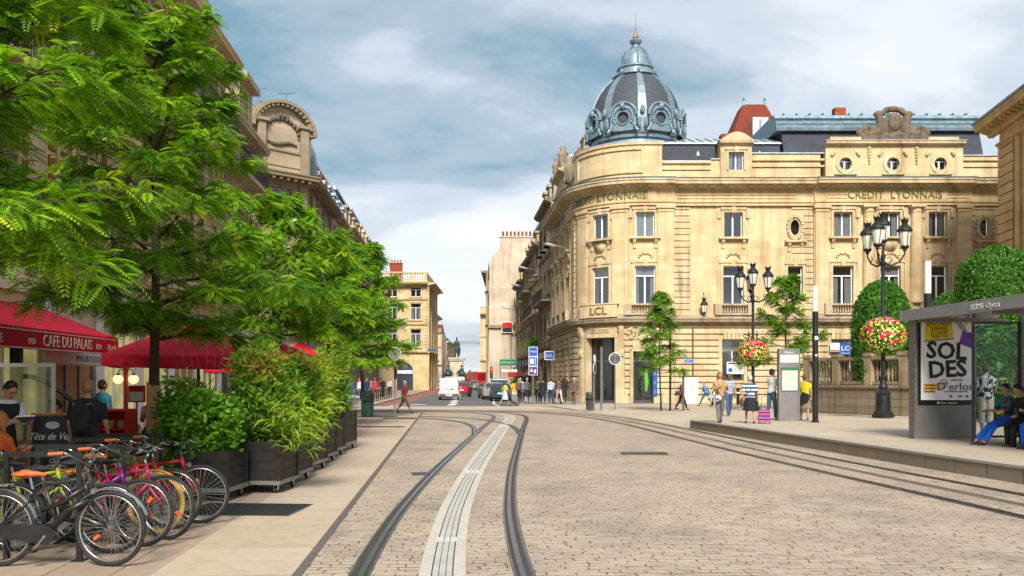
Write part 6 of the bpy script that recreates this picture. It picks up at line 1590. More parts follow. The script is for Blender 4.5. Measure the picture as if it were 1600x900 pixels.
for i, s_ in enumerate(["T'ES RIEN SI", "PETITS MONT", "DEBARRE,", "JE COURS", "VERS TOI"]): text_at(s_, .115, (-.19+.005*i, -.012, 1.88-i*.095), 0, BLK, P, roll=R(3), xs=.85)
for i, (s_, x, z) in enumerate([('SOL', -.02, 1.00), ('DES', .02, .56)]):
    for dx, dz in ((0, 0), (.008, .006)): text_at(s_, .56, (x+dx, -.012-dx*.1, z+dz), 0, BLK, P, roll=R(3-6*(i == 0)), xs=.98, name='brushed_letters', bold=.012)
text_at('D\'erlon', .26, (.22, -.012, .24), 0, plain('print_grey', (.05, .05, .08), .5), P, xs=1.15); text_at('ESPACE', .06, (.25, -.012, .46), 0, BLK, P, xs=1.4)
text_at('35 BOUTIQUES EN CENTRE VILLE', .04, (.22, -.012, .19), 0, BLK, P)
m = MB(); m.tube([(-.07+.09*math.cos(a*math.pi/8), -.012, .40+.09*math.sin(a*math.pi/8)) for a in range(16)], .010, 4, closed=True); m.build('round_stamp', RUST, P); text_at('20', .09, (-.07, -.012, .37), 0, RUST, P)
for k, w_ in enumerate((.36, .42, .28)): pb(-.56, -.56+w_, .33-k*.075, .39-k*.075, .008, 'orange_strip', plain('strip_orange', (.80, .42, .02), .6)); text_at('des surprises', .045, (-.40, -.016, .345-k*.075), 0, BLK, P)
pb(.06, .13, .06, .12, .008, 'small_logo', RUST); pb(.28, .38, .07, .11, .008, 'small_logo', VIO); pb(.46, .52, .06, .12, .008, 'small_logo', BLUEP)
text_at('■ Clear Channel', .07, (.0, -.022, -.09), 0, WHITE, P)
# street signs before the bank
def post(t, h, r=.035, mat=None): m = MB(); m.cyl((0, 0, 0), (0, 0, h), r, n=8); return m.build('post', mat or GREYM, t, smooth=35)
def disc(t, z, r, name, mat, d=.02, y=-.05): m = MB(); m.lathe([(0, -d/2), (r, -d/2), (r, d/2), (0, d/2)], n=24); o = m.build(name, mat, t); o.rotation_euler = (R(90), 0, 0); o.location = (0, y, z); return o
t = thing('round_road_sign', 'round road sign seen from behind before the bank entrance', 'road sign', (5.46, 47.5, .12)); post(t, 3.0); disc(t, 2.70, .33, 'rim', WHITE, y=-.04); disc(t, 2.70, .29, 'plate', GREYD, y=-.052)
m = MB(); m.box(-.2, .2, -.07, -.06, 2.86, 2.9); m.box(-.22, .2, -.07, -.06, 2.5, 2.54); m.box(-.02, .02, -.075, -.062, 2.45, 2.95); m.build('bracket', GREYM, t)
t = thing('round_road_sign', 'narrow edge-on round road sign on the post nearest the kerb', 'road sign', (4.35, 47.6, .1), R(68)); post(t, 2.9); disc(t, 2.2, .3, 'plate', WHITE); disc(t, 2.2, .24, 'centre', GREYD, y=-.065); disc(t, 2.72, .22, 'small_plate', WHITE)
t = thing('plain_post', 'bare tall grey post between the two round road signs', 'post', (4.78, 47.9, .11)); post(t, 3.35, .06)
t = thing('litter_bin', 'dark cylindrical litter bin at the foot of the post by the bank entrance', 'litter bin', (4.3, 49.2, .08)); m = MB(); m.lathe([(.22, 0), (.24, .05), (.26, .85), (.28, .87), (.26, .92), (.16, .95), (.16, .9)], n=16); m.build('body', GREYD, t, smooth=35); m = MB(); m.lathe([(.275, .5), (.28, .56), (.275, .62)], n=16); m.build('band', IRON, t)
t = thing('street_cabinet', 'white double-doored street cabinet standing against the bank wall', 'cabinet', (11.75, 59.15, .12)); m = MB(); m.box(-.5, .5, -.2, .2, 0, 1.68); m.box(-.54, .54, -.24, .22, 1.68, 1.74); m.build('body', WHITE, t)
for s_ in (0, 1): m = MB(); m.box(-.47+.48*s_, -.02+.48*s_, -.215, -.2, .06, 1.62); d_ = m.build('door', WHITE, t); m = MB(); m.box(-.06+.10*s_, -.03+.10*s_, -.235, -.215, .8, 1.0); q = m.build('handle', GREYD, t); q.parent = d_
t = thing('thin_post', 'thin dark post beside the slim young tree', 'post', (8.05, 45.6, .13)); post(t, 4.4, .05, IRON)
t = thing('wooden_stake', 'short brown stake post next to the slim young tree', 'post', (8.65, 45.2, .13)); post(t, 2.05, .055, plain('stake_wood', (.12, .07, .05), .8))
t = thing('bollard', 'short black bollard by the wall beside the lamp post', 'bollard', (14.25, 56.5, .12)); m = MB(); m.lathe([(.1, 0), (.1, .9), (.12, .92), (.12, 1.0), (.05, 1.05), (0, 1.05)], n=12); m.build('post', IRON, t, smooth=35); m = MB(); m.lathe([(.105, .7), (.11, .72), (.11, .78), (.105, .8)], n=12); m.build('band', WHITE, t)
for k, (x, c) in enumerate([(.55, 'flat stone disc in the paving before the bank doors'), ]): grate(7.8, 45.3, .135, 1.9, .5, 'long dark tree grate below the slim young tree', 0)
# garden wall with balustrade
t0 = (13.75, 41.8); t1 = (16.75, 33.6); WF = Frame(*t0, t1[0]-t0[0], t1[1]-t0[1]); WL = math.hypot(t1[0]-t0[0], t1[1]-t0[1])
t = thing('garden_wall', 'weathered stone garden wall topped by a balustrade behind the large lamp post', 'wall', (*t0, .2)); W = dict(parent=t, world=True)
m = MB(); m.fbox(WF, -.4, WL, .1, 1.32, -.6, 0); courses(m, WF, -.4, WL, .25, 1.25, 0, .34, .02, (), .02); m.build('retaining_wall', WEATHER, **W)
m = MB(); m.fsweep(WF, -.4, WL, [(-.6, 1.32), (.05, 1.32), (.10, 1.38), (.10, 1.48), (-.6, 1.52)]); m.build('ledge', WEATHER, **W)
us = [-.1, 1.9, 3.9, 5.9]
for u in us: m = MB(); m.fbox(WF, u-.22, u+.22, 1.5, 2.72, -.5, -.04); m.fbox(WF, u-.26, u+.26, 2.72, 2.86, -.55, 0); m.build('pier', SAND_DARK, **W)
for a, b in zip(us, us[1:]):
    m = MB(); balusters(m, WF, a+.24, b-.24, 1.66, 2.52, -.27, .2, .075); p = m.build('balustrade', SAND_DARK, smooth=True, **W)
    m = MB(); m.fbox(WF, a+.22, b-.22, 1.52, 1.66, -.45, -.08); m.fsweep(WF, a+.22, b-.22, [(-.48, 2.52), (-.06, 2.52), (-.02, 2.58), (-.04, 2.70), (-.48, 2.72)]); q = m.build('rail', WEATHER, **W); q.parent = p
m = MB(); m.fbox(WF, 6.6, 8.7, 1.5, 3.0, -.7, .05); courses(m, WF, 6.6, 8.7, 1.55, 2.95, .05, .45, .03, (), .03); m.build('end_block', WEATHER, **W)
m = MB(); m.fsweep(WF, 6.5, 8.8, [(-.75, 3.0), (.12, 3.0), (.15, 3.08), (.12, 3.2), (-.75, 3.22)]); m.build('cap', WEATHER, **W)
t = thing('garden_steps', 'flight of pale stone steps seen through the tram shelter', 'steps', (18.6, 29.6, .3)); W = dict(parent=t, world=True)
for k in range(6): m = MB(); m.box(16.9, 23.5, 28.0+k*.36, 30.6, .3+.17*k, .3+.17*(k+1)-.004); m.build('step', stone('step_stone', (.52, .47, .40), joints=.1, dirt=.3), **W)
m = MB(); m.box(16.75, 17.15, 27.8, 30.4, .3, 2.6); m.box(16.7, 17.2, 27.75, 30.45, 2.6, 2.72); m.build('side_pier', SAND_DARK, **W)
t = thing('garden_railing', 'low railing of pale upright bars in front of the garden hedge', 'railing', (19.5, 30.8, 1.3)); W = dict(parent=t, world=True)
for k in range(22): x = 17.4+k*.33; m = MB(); m.box(x-.03, x+.03, 30.65, 30.71, 1.25, 2.28); m.build('bar', WHITE if k % 1 == 0 else IRON, **W)
m = MB(); m.box(17.2, 24.6, 30.64, 30.72, 1.35, 1.40); m.box(17.2, 24.6, 30.64, 30.72, 2.1, 2.13); m.build('rail', IRON, **W)
t = thing('garden_terrace', 'raised garden terrace ground behind the steps', 'terrace', (22, 36, .2)); m = MB(); m.prism([(17.2, 30.3), (45, 30.3), (45, 42.4), (14.2, 42.4), (14.3, 41.5), (17.3, 33.2)], .1, 1.28); t2 = m.build('soil', plain('lawn', (.06, .13, .03), .9, 0, .3, 6), t, world=True)
tag(t, kind='structure')
# ------------------------------------------------------------------ signs along the street
def msign(t, boards):
    for (x0, x1, z0, z1, mat, tx, ts, sym) in boards:
        m = MB(); m.box(x0-.03, x1+.03, -.055, -.03, z0-.03, z1+.03); b = m.build('board_edge', WHITE, t); m = MB(); m.box(x0, x1, -.062, -.055, z0, z1); m.build('board', mat, t)
        if tx: text_at(tx, ts, ((x0+x1)/2, -.066, (z0+z1)/2-ts*.33), 0, WHITE, t)
        if sym: m = MB(); [m.box(*q) for q in sym]; m.build('symbol', WHITE, t)
t = thing('blue_sign_post', 'grey post with three stacked blue square signs on the bank side pavement', 'road sign', (1.36, 57.7, .1)); post(t, 3.8, .04)
msign(t, [(-.26, .26, 3.12, 3.68, BLUEP, 'TAXIS', .15, None), (-.26, .26, 2.5, 3.05, BLUEP, None, 0, [(-.18, -.1, -.068, -.062, 2.6, 2.95), (-.05, .03, -.068, -.062, 2.6, 2.95), (.12, .15, -.068, -.062, 2.55, 3.0)]), (-.26, .26, 1.92, 2.42, plain('navy', (.02, .03, .2), .4), None, 0, [(-.16, -.02, -.068, -.062, 2.1, 2.3), (.06, .18, -.068, -.062, 2.02, 2.25)])])
m = MB(); m.box(-.08, .0, -.07, -.062, 2.2, 2.34); m.build('red_mark', REDP, t)
x, y = BF(-9.2, .1); t = thing('projecting_bank_sign', 'blue bank sign with white letters projecting from the bank flank wall', 'sign', (x, y, 3.3)); m = MB(); m.box(-1.0, -.2, -.06, .06, 0, .72); m.build('casing', WHITE, t)
m = MB(); m.box(-.94, -.26, -.07, -.06, .06, .66); m.build('panel', BLUEP, t); text_at('LCL', .34, (-.6, -.075, .24), 0, WHITE, t); m = MB(); m.box(-.2, .05, -.02, .02, .3, .4); m.build('arm', GREYM, t)
def road_sign_box(name, label, cat, x, y, z, w_, h_, mat, tx=None, ts=.2, tm=None):
    t = thing(name, label, cat, (x, y, z)); m = MB(); m.box(-w_/2, w_/2, -.08, .0, 0, h_); m.build('panel', mat, t); m = MB(); m.box(-w_/2-.05, w_/2+.05, -.06, .05, -.05, 0); m.box(-w_/2-.05, w_/2+.05, -.06, .05, h_, h_+.05); m.build('frame', GREYM, t)
    if tx: text_at(tx, ts, (0, -.085, h_/2-ts*.35), 0, tm or WHITE, t)
    return t
GRN = plain('green_sign_paint', (.01, .20, .09), .45, 0, .1, 3)
t = road_sign_box('direction_sign', 'wide green direction sign on posts before the blank flank wall', 'road sign', -.45, 104, 3.35, 2.0, .62, GRN, 'AUTRES DIRECTIONS', .19); 
m = MB(); m.cyl((-.9, .05, -3.3), (-.9, .05, .7), .06, n=6); m.build('post', GREYM, t); m = MB(); m.cyl((.9, .05, -3.3), (.9, .05, .7), .06, n=6); m.build('post', GREYM, t)
road_sign_box('direction_sign', 'small white direction sign below the green one', 'road sign', -.3, 103.6, 2.55, 1.8, .3, WHITE, 'CENTRE', .2, BLK)
road_sign_box('direction_sign', 'small red direction sign below the white one', 'road sign', .0, 103.2, 2.0, 1.0, .5, REDP)
t = thing('bank_logo_sign', 'square red and black sign with a white line on the blank flank wall', 'sign', (-.65, 119.9, 7.9)); m = MB(); m.box(-.75, .75, -.2, 0, 0, 1.5); m.build('casing', WHITE, t)
m = MB(); m.box(-.65, .65, -.22, -.2, .8, 1.4); m.build('red_half', REDP, t); m = MB(); m.box(-.65, .65, -.22, -.2, .1, .68); m.build('black_half', BLK, t)
t = thing('traffic_light', 'dark traffic light with a red lamp lit at the corner of the flank wall', 'traffic light', (-2.15, 93, .1)); post(t, 2.9, .05, IRON); m = MB(); m.box(-.16, .16, -.2, .04, 1.75, 2.85); m.build('housing', IRON, t); 
disc(t, 2.62, .13, 'red_lamp', emit('lit_red', (1, .03, .03), 1.2), .03, -.22); disc(t, 2.3, .12, 'amber_lamp', plain('amber_off', (.2, .08, .01), .3), .03, -.22); disc(t, 1.98, .12, 'green_lamp', plain('green_off', (.01, .12, .05), .3), .03, -.22)
t = thing('pharmacy_cross', 'small green cross sign projecting from a shop on the left street front', 'sign', (-12.6, 70, 3.9)); m = MB(); m.box(-.6, .0, -.1, .1, .2, .4); m.build('arm', GREYM, t); m = MB(); m.box(-.15, .85, -.08, .08, .15, .45); m.box(.2, .5, -.085, .085, -.2, .8); m.build('cross', GRN, t)
for i, (Y, z, px_) in enumerate([(66, 11.4, 0), (90, 12.7, 0), (100, 12.0, 0), (116, 10.7, 0)]):
    x = facR(Y); t = thing('wall_street_light', ('street light on a long arm over the flank of the domed bank', 'street light on an arm beside the tall slate roofed house', 'street light on an arm among the black balconies', 'farthest street light on an arm near the blank flank wall')[i], 'street light', (x, Y, z), 0, 'street lights on facade arms')
    m = MB(); m.tube([(0, 0, -.3), (-.5, 0, .05), (-1.2, 0, .2)], .04, 6); m.box(-.05, .1, -.1, .1, -.5, -.1); m.build('arm', GREYM, t)
    m = MB(); m.lathe([(0, 0), (.25, .02), (.3, .1), (.12, .2), (0, .2)], n=12, sx=1.9); o = m.build('lamp_head', plain('lamp_grey', (.5, .5, .5), .4, .2), t); o.location = (-1.5, 0, .12); o.rotation_euler = (0, R(14), 0)
t = thing('street_light', 'tall street light with a pale disc shade above the left tree row', 'street light', (-11.3, 45, .0)); m = MB(); m.tube([(0, 0, 0), (0, 0, 9.2), (.2, -.1, 9.7), (.5, -.2, 9.8)], [.09, .06, .05, .04], 8); m.build('pole', GREYM, t)
m = MB(); m.lathe([(.0, -.22), (.36, -.16), (.40, -.08), (.2, .1), (.06, .22), (0, .22)], (.5, -.2, 9.65), 16); m.build('shade', WHITE, t, smooth=35)
# round sign and bin on the left pavement
t = thing('round_road_sign', 'round grey-backed road sign on the post near the walker in the red shirt', 'road sign', (-5.33, 40.8, 0), R(15)); post(t, 3.2, .035); disc(t, 2.92, .27, 'plate', GREYM, .02, .05); disc(t, 2.92, .29, 'rim', WHITE, .012, .06)
m = MB(); m.box(-.04, .08, -.06, .06, 1.75, 2.3); m.build('black_box', IRON, t)
t = thing('litter_bin', 'tall dark green litter bin behind the thin trunk of the last street tree', 'litter bin', (-6.62, 41.2, 0)); m = MB(); m.lathe([(.24, 0), (.25, .06), (.27, .95), (.29, .97), (.29, 1.1), (.2, 1.14), (.0, 1.14)], n=16); m.build('body', plain('bin_green', (.012, .05, .035), .4, 0, .2, 4), t, smooth=35)
m = MB(); m.lathe([(.0, 0), (.26, 0), (.26, .04), (0, .04)], n=12); m.build('base', IRON, t); m = MB(); m.box(-.2, .2, -.33, -.27, .75, .95); m.build('opening_flap', IRON, t)
t = thing('low_railing', 'low black kerbside railing beside the crowd on the left street corner', 'railing', (-11.6, 63, .13)); m = MB()
for k in range(14): y = 57.6+k*1.5; x = cl(y)-.5; m.box(x-.03, x+.03, y-.03, y+.03, .13, .95)
m.build('uprights', IRON, t, world=True); m = MB(); m.prism([(cl(57.6)-.53, 57.6), (cl(57.6)-.47, 57.6), (cl(77.1)-.47, 77.1), (cl(77.1)-.53, 77.1)], .88, .94); m.prism([(cl(57.6)-.53, 57.6), (cl(57.6)-.47, 57.6), (cl(77.1)-.47, 77.1), (cl(77.1)-.53, 77.1)], .5, .54); m.build('rail', IRON, t, world=True)
# awnings and clutter of the right-hand shops
for i, (Y, c, lb) in enumerate([(83, plain('burgundy', (.22, .015, .04), .7), 'burgundy shop awning on the house next to the bank'), (91, plain('faded_pink', (.55, .22, .16), .7), 'faded orange shop awning beyond the first burgundy one'), (99, plain('burgundy', (0, 0, 0)), 'second burgundy shop awning farther up the street'), (106, GREYD, 'dark grey shop awning near the green direction sign')]):
    x = facR(Y); t = thing('shop_awning', lb, 'awning', (x, Y, 2.9)); m = MB(); m.add([(0, -1.8, 0), (-1.3, -1.8, -.75), (-1.3, 1.8, -.75), (0, 1.8, 0), (0, -1.8, .05), (-1.3, -1.8, -.7), (-1.3, 1.8, -.7), (0, 1.8, .05)], [(0, 1, 2, 3), (4, 7, 6, 5), (0, 4, 5, 1), (3, 2, 6, 7)]); m.box(-1.32, -1.29, -1.8, 1.8, -1.0, -.7); m.build('canvas', c, t)
    m = MB(); [m.tube([(0, s_, -.5), (-1.28, s_, -.74)], .02, 5) for s_ in (-1.7, 1.7)]; m.build('frame_arm', GREYM, t)
t = thing('street_board', 'yellow free-standing advertising box on the far right pavement', 'sign board', (-.55+.9, 96.0, .12)); m = MB(); m.box(-.42, .42, -.2, .2, .12, 1.15); m.build('panel', plain('yellow_box', (.72, .42, .02), .5), t); m = MB(); m.box(-.4, .4, -.22, .22, 0, .12); m.build('foot', WHITE, t)
shrub('shop_plant', 'round green potted plant outside the far shops under the red direction sign', .9, 99, .6, (.75, .6, 1.4), 900, HEDG, .3, .5, 61)
t = thing('plant_pot', 'large pot holding the round plant outside the far shops', 'plant pot', (.9, 99, .12)); m = MB(); m.lathe([(.3, 0), (.42, .55), (.46, .58), (.4, .6), (.36, .5)], n=14); m.build('pot', RUST, t, smooth=35); m = MB(); m.lathe([(.0, .52), (.37, .52)], n=14); m.build('soil', SOIL, t)
x = facR(89.5); shrub('balcony_plant', 'green plants spilling from the iron balcony of the narrow ochre front', x-.55, 90.5, 4.6, (.5, 2.4, .9), 1500, HEDG, .22, .5, 62)
t = thing('overhead_cable', 'thin overhead cable crossing the sky beside the statue', 'cable', (-8, 175, 8.6)); m = MB(); m.tube([(-2.6, 0, .55), (0, 0, .35), (3.0, 0, .35)], .05, 5); m.tube([(-2.6, 0, .2), (3, 0, .05)], .04, 5); m.build('strands', GREYM, t)
# ------------------------------------------------------------------ bicycles
def wheel(t, x, r=.335, tyre=RUBBER, rim=STEEL, seed=0, yaw=0, name='wheel', reflect=True, rt=.021):
    m = MB(); n = 40
    m.tube([(r*math.cos(2*math.pi*i/n), 0, r*math.sin(2*math.pi*i/n)) for i in range(n)], rt, 8, closed=True)
    w_ = m.build(name, tyre, t, smooth=True); w_.location = (x, 0, r+rt); w_.rotation_euler = (0, seed*.37, yaw)
    m = MB(); m.tube([((r-.026)*math.cos(2*math.pi*i/n), 0, (r-.026)*math.sin(2*math.pi*i/n)) for i in range(n)], .011, 6, closed=True); m.build('rim', rim, w_, smooth=True)
    m = MB(); ns = 32
    for i in range(ns):
        a = 2*math.pi*i/ns; b = a+(.35 if i % 2 else -.35); s_ = .028 if (i//2) % 2 else -.028
        m.cyl((.022*math.cos(b), s_, .022*math.sin(b)), ((r-.03)*math.cos(a), 0, (r-.03)*math.sin(a)), .0021, n=3, cap=False)
    m.build('spokes', STEEL, w_)
    m = MB(); m.cyl((0, -.045, 0), (0, .045, 0), .02, n=10); m.cyl((0, -.06, 0), (0, .06, 0), .007, n=6); m.build('hub', GREYM, w_, smooth=30)
    if reflect: m = MB(); m.box(.13, .19, -.012, .012, -.015, .015); q = m.build('reflector', plain('orange_reflector', (.9, .12, .01), .3, 0, .1), w_); q.rotation_euler = (0, 1.2+seed, 0)
    return w_
def bicycle(label, fx, y, yaw, frame, style='mtb', saddle=RUBBER, tyre=RUBBER, rim=STEEL, fender=None, seed=0, steer=0, accent=None, basket=False):
    """fx, y: ground contact of the front wheel; the bicycle points along +x before yaw"""
    c, s_ = math.cos(yaw), math.sin(yaw); t = thing('bicycle', label, 'bicycle', (fx-.52*c, y-.52*s_, 0), yaw, 'bicycles parked at the hoops')
    L = .52; R0 = .356
    wheel(t, L, tyre=tyre, rim=rim, seed=seed, yaw=steer); wheel(t, -L, tyre=tyre, rim=rim, seed=seed+1)
    bb = (-.06, 0, .29); hd0, hd1 = (.33, 0, .62), (.28, 0, .80); st = (-.20, 0, .72); ra = (-L, 0, R0)
    m = MB()
    if style == 'city':
        m.tube([hd0, (.12, 0, .52), (-.02, 0, .36), bb], [.03, .034, .034, .03], 9); m.tube([(.29, 0, .74), (.08, 0, .60), (-.12, 0, .52)], [.024, .024, .02], 8)
    else: m.tube([hd0, bb], .021, 8); m.tube([(.29, 0, .76), (-.18, 0, .68 if style == 'mtb' else .60)], .018, 8)
    m.tube([bb, st], .017, 8); m.tube([hd0, hd1], .022, 8)
    for e in (-1, 1): m.tube([(bb[0], e*.02, bb[2]), (-.2, e*.045, .30), (ra[0], e*.05, ra[2])], .010, 6); m.tube([(st[0]+.01, e*.015, st[2]-.08), (ra[0], e*.05, ra[2])], .008, 6)
    m.build('frame', frame, t, smooth=True)
    m = MB(); cr_, sr = math.cos(steer), math.sin(steer)
    for e in (-1, 1): m.tube([(.345, e*.025, .60), (.36, e*.048, .56), (.46, e*.052, .44), (L, e*.05, R0)], [.013, .013, .011, .009], 7)
    m.tube([(.345, 0, .60), (.33, 0, .63)], .02, 8); m.box(.335, .36, -.05, .05, .575, .60); m.build('fork', accent or frame, t, smooth=True)
    m = MB(); m.tube([hd1, (.265, 0, .88)], .014, 7); m.tube([(.265, 0, .88), (.31, 0, .93)], .014, 7)
    if style == 'city': pts = [(.10, -.28, 1.07), (.22, -.27, 1.08), (.31, -.16, 1.0), (.32, 0, .93), (.31, .16, 1.0), (.22, .27, 1.08), (.10, .28, 1.07)]
    else: pts = [(.26, -.30, 1.0), (.30, -.14, .99), (.31, 0, .95), (.30, .14, .99), (.26, .30, 1.0)]
    m.tube(pts, .011, 7); hb = m.build('handlebar', GREYD if seed % 2 else STEEL, t, smooth=True)
    for e in (0, -1):
        a, b = Vector(pts[e]), Vector(pts[1 if e == 0 else -2]); d = (b-a).normalized(); m = MB(); m.tube([a-d*.01, a+d*.12], .017, 8); g = m.build('grip', saddle if style == 'city' else RUBBER, t); g.parent = hb
        m = MB(); m.tube([a+d*.13, a+d*.13+Vector((.05, 0, -.02)), a+d*.04+Vector((.06, 0, -.035))], .006, 5); g = m.build('brake_lever', STEEL, t); g.parent = hb
    m = MB()
    for k in range(3): m.tube([(.27, -.12+.1*k, .96), (.40, -.08+.06*k, .99-.03*k), (.39, 0, .82), (.34, .0, .66)], .004, 4)
    m.build('brake_cable', RUBBER, t)
    sh_ = .86 if style == 'city' else .84
    m = MB(); m.tube([st, (-.225, 0, sh_-.03)], .012, 7); m.build('seat_post', STEEL, t)
    m = MB(); m.ball((-.30, 0, sh_), (.10, .085, .030), 12, 8); m.tube([(-.30, 0, sh_), (-.18, 0, sh_+.004), (-.08, 0, sh_-.002)], [.05, .03, .018], 8); m.ball((-.08, 0, sh_-.002), .02, 8, 6); 
    fused(m, .012, 'saddle', saddle, t, 2)
    m = MB(); m.cyl((bb[0], .03, bb[2]), (bb[0], .038, bb[2]), .085, n=20); m.cyl((bb[0], .045, bb[2]), (bb[0], .052, bb[2]), .02, n=8); m.cyl((bb[0], -.07, bb[2]), (bb[0], .07, bb[2]), .012, n=8)
    an = seed*.9; dx, dz = .165*math.cos(an), .165*math.sin(an)
    for e in (1, -1): m.tube([(bb[0], e*.062, bb[2]), (bb[0]+e*dx, e*.068, bb[2]+e*dz)], .010, 6)
    m.cyl((ra[0], .03, ra[2]), (ra[0], .045, ra[2]), .038, n=12); ck = m.build('crankset', STEEL, t, smooth=30)
    for e in (1, -1): m = MB(); px_, pz_ = bb[0]+e*dx, bb[2]+e*dz; m.box(px_-.04, px_+.04, min(e*.07, e*.15), max(e*.07, e*.15), pz_-.01, pz_+.01); q = m.build('pedal', RUBBER, t); q.parent = ck
    m = MB()
    for e in (1, -1): m.tube([(bb[0], .04, bb[2]+e*.083), (ra[0], .04, ra[2]+e*.036)], .004, 4)
    m.build('chain', IRON, t)
    if style == 'city': m = MB(); m.xz([(-.58, .30), (-.58, .39), (-.05, .40), (.05, .33), (.02, .25), (-.05, .21)], -.062, -.05); m.build('chain_guard', IRON, t)
    if fender:
        for x0, a0, a1 in ((L, R(20), R(165)), (-L, R(15), R(190))):
            m = MB(); q = [(x0+.372*math.cos(a0+(a1-a0)*k/14), 0, R0+.372*math.sin(a0+(a1-a0)*k/14)) for k in range(15)]; o = len(m.v)
            for x_, _, z_ in q:
                ux, uz = (x_-x0)/.372, (z_-R0)/.372
                for yy, rr_ in ((-.026, -.008), (-.013, .004), (.013, .004), (.026, -.008)): m.v.append((x_+ux*rr_, yy, z_+uz*rr_))
            for i in range(14):
                for k in range(3): m.f.append((o+i*4+k, o+i*4+k+1, o+(i+1)*4+k+1, o+(i+1)*4+k)); m.mi.append(0)
            m.tube([(x0, .045, R0), (x0-.372*math.cos(R(20)), .026, R0+.372*math.sin(R(20)))], .003, 4); m.build('mudguard', fender, t, smooth=True)
        m = MB(); m.box(-.78, -.40, -.06, -.045, .755, .765); m.box(-.78, -.40, .045, .06, .755, .765); m.box(-.78, -.77, -.06, .06, .755, .765)
        for e in (-1, 1): m.tube([(-.70, e*.055, .755), (-L, e*.055, R0)], .006, 5)
        for k in range(3): m.box(-.7+.1*k, -.69+.1*k, -.05, .05, .757, .763)
        m.build('luggage_rack', GREYM, t)
    m = MB(); m.lathe([(.0, -.03), (.028, -.02), (.036, .02), (.0, .03)], (0, 0, 0), 12); q = m.build('headlamp', STEEL, t); q.location = (.37, 0, .70); q.rotation_euler = (0, R(90), 0)
    m = MB(); m.ball((-.60, 0, .70), (.02, .03, .03), 8, 6); m.build('rear_light', REDP, t)
    return t
LEA = plain('tan_leather', (.42, .11, .03), .5, 0, .2, 12); LIME = plain('lime_paint', (.32, .46, .03), .3, 0, .1); PURP = plain('purple_paint', (.11, .012, .13), .25, 0, .2, 3); PINK = plain('magenta_paint', (.36, .015, .09), .3, 0, .15, 3)
CRIM = plain('crimson_paint', (.40, .01, .02), .25, 0, .15, 3); GLD = plain('gold_rim', (.60, .34, .05), .35, .4, .2); ORA = plain('orange_fender', (.62, .22, .02), .35, 0, .15); BIKEB = plain('black_bike_paint', (.015, .014, .013), .3, 0, .3, 4)
bicycle('black city bicycle with a tan leather saddle, in front of all the others', -3.75, 8.36, 0, BIKEB, 'city', LEA, seed=1, fender=plain('silver_fender', (.35, .35, .36), .3, .7), steer=R(-8))
bicycle('dark grey bicycle with a black saddle just behind the black city bicycle', -4.02, 8.98, R(-6), GREYD, 'mtb', seed=2, steer=R(6))
bicycle('lime green framed bicycle between the nearest hoops', -4.62, 9.55, R(-4), LIME, 'mtb', seed=9)
bicycle('purple framed bicycle with magenta forks, third from the front', -3.86, 9.35, R(-8), PURP, 'city', RUBBER, seed=3, accent=PINK)
bicycle('magenta framed bicycle with thick black tyres, fourth from the front', -3.76, 9.75, R(-9), PINK, 'mtb', seed=4, steer=R(-6))
bicycle('bicycle with gold rims and an orange mudguard behind the magenta one', -4.02, 10.1, R(-8), CRIM, 'city', LEA, rim=GLD, fender=ORA, seed=5, tyre=plain('cream_tyre', (.45, .30, .10), .6))
bicycle('red bicycle between the orange mudguard and the last red mountain bicycle', -3.96, 10.45, R(-10), CRIM, 'mtb', seed=6, steer=R(8))
bicycle('red mountain bicycle farthest from the camera, nearest the tree guard', -3.78, 10.85, R(-9), CRIM, 'mtb', seed=7, steer=R(14))
bicycle('dark bicycle cut off by the picture edge behind the black city bicycle', -5.05, 9.1, R(4), BIKEB, 'mtb', seed=8)
def hoop(label, x0, x1, y, h=1.05):
    t = thing('bicycle_hoop', label, 'bicycle stand', (x0, y, 0), 0, 'bicycle hoops'); w_ = x1-x0
    for k, xx in enumerate((0, w_)): m = MB(); m.box(xx-.025, xx+.025, -.02, .02, 0, h-.052); m.box(xx-.06, xx+.06, -.06, .06, 0, .012); m.build('post', IRON, t)
    m = MB(); m.box(-.03, w_+.03, -.025, .025, h-.05, h); m.build('top_bar', IRON, t)
hoop('nearest square black bicycle hoop beside the black city bicycle', -4.86, -4.16, 8.62); hoop('second square black bicycle hoop', -5.05, -4.15, 9.56); hoop('third square black bicycle hoop in front of the red cabinet', -5.2, -4.30, 10.65); hoop('rear square black bicycle hoop nearest the tree guard', -5.3, -4.5, 11.5)

# ------------------------------------------------------------------ café terrace
LA = Frame(-7.5, 0, -K, 1)
def awning(label, F, u0, u1, z0, val, dback, zback, mat, name='awning', texts=(), trim=None):
    x, y = F(u0); t = thing(name, label, 'awning', (x, y, z0)); W = dict(parent=t, world=True)
    m = MB(); m.fsweep(F, u0, u1, [(0, z0+val), (0, z0+val+.03), (-dback, zback+.03), (-dback, zback)]); m.build('canvas', mat, **W)
    m = MB(); m.fbox(F, u0, u1, z0, z0+val, -.012, .012); v = m.build('valance', mat, **W)
    m = MB(); m.fbox(F, u0, u1, z0+.012, z0+.03, .012, .016); m.fbox(F, u0, u1, z0+val-.03, z0+val-.015, .012, .016); q = m.build('piping', trim or WHITE, **W); q.parent = v
    m = MB(); m.tube([(*F(u0, -.05), z0+val-.04), (*F(u1, -.05), z0+val-.04)], .035, 6)
    for k in range(4):
        u = u0+(u1-u0)*(k+.5)/4; m.tube([(*F(u, -.05), z0+val-.05), (*F(u, -dback), zback-.35)], .02, 5)
    m.build('folding_arm', GREYM, **W)
    for tx, sz, u, v_, mt in texts: q = text_on(F, tx, sz, u, v_, .018, mt, t, 'lettering', .003)
    return t
CRE = plain('cream_print', (.72, .66, .50), .6)
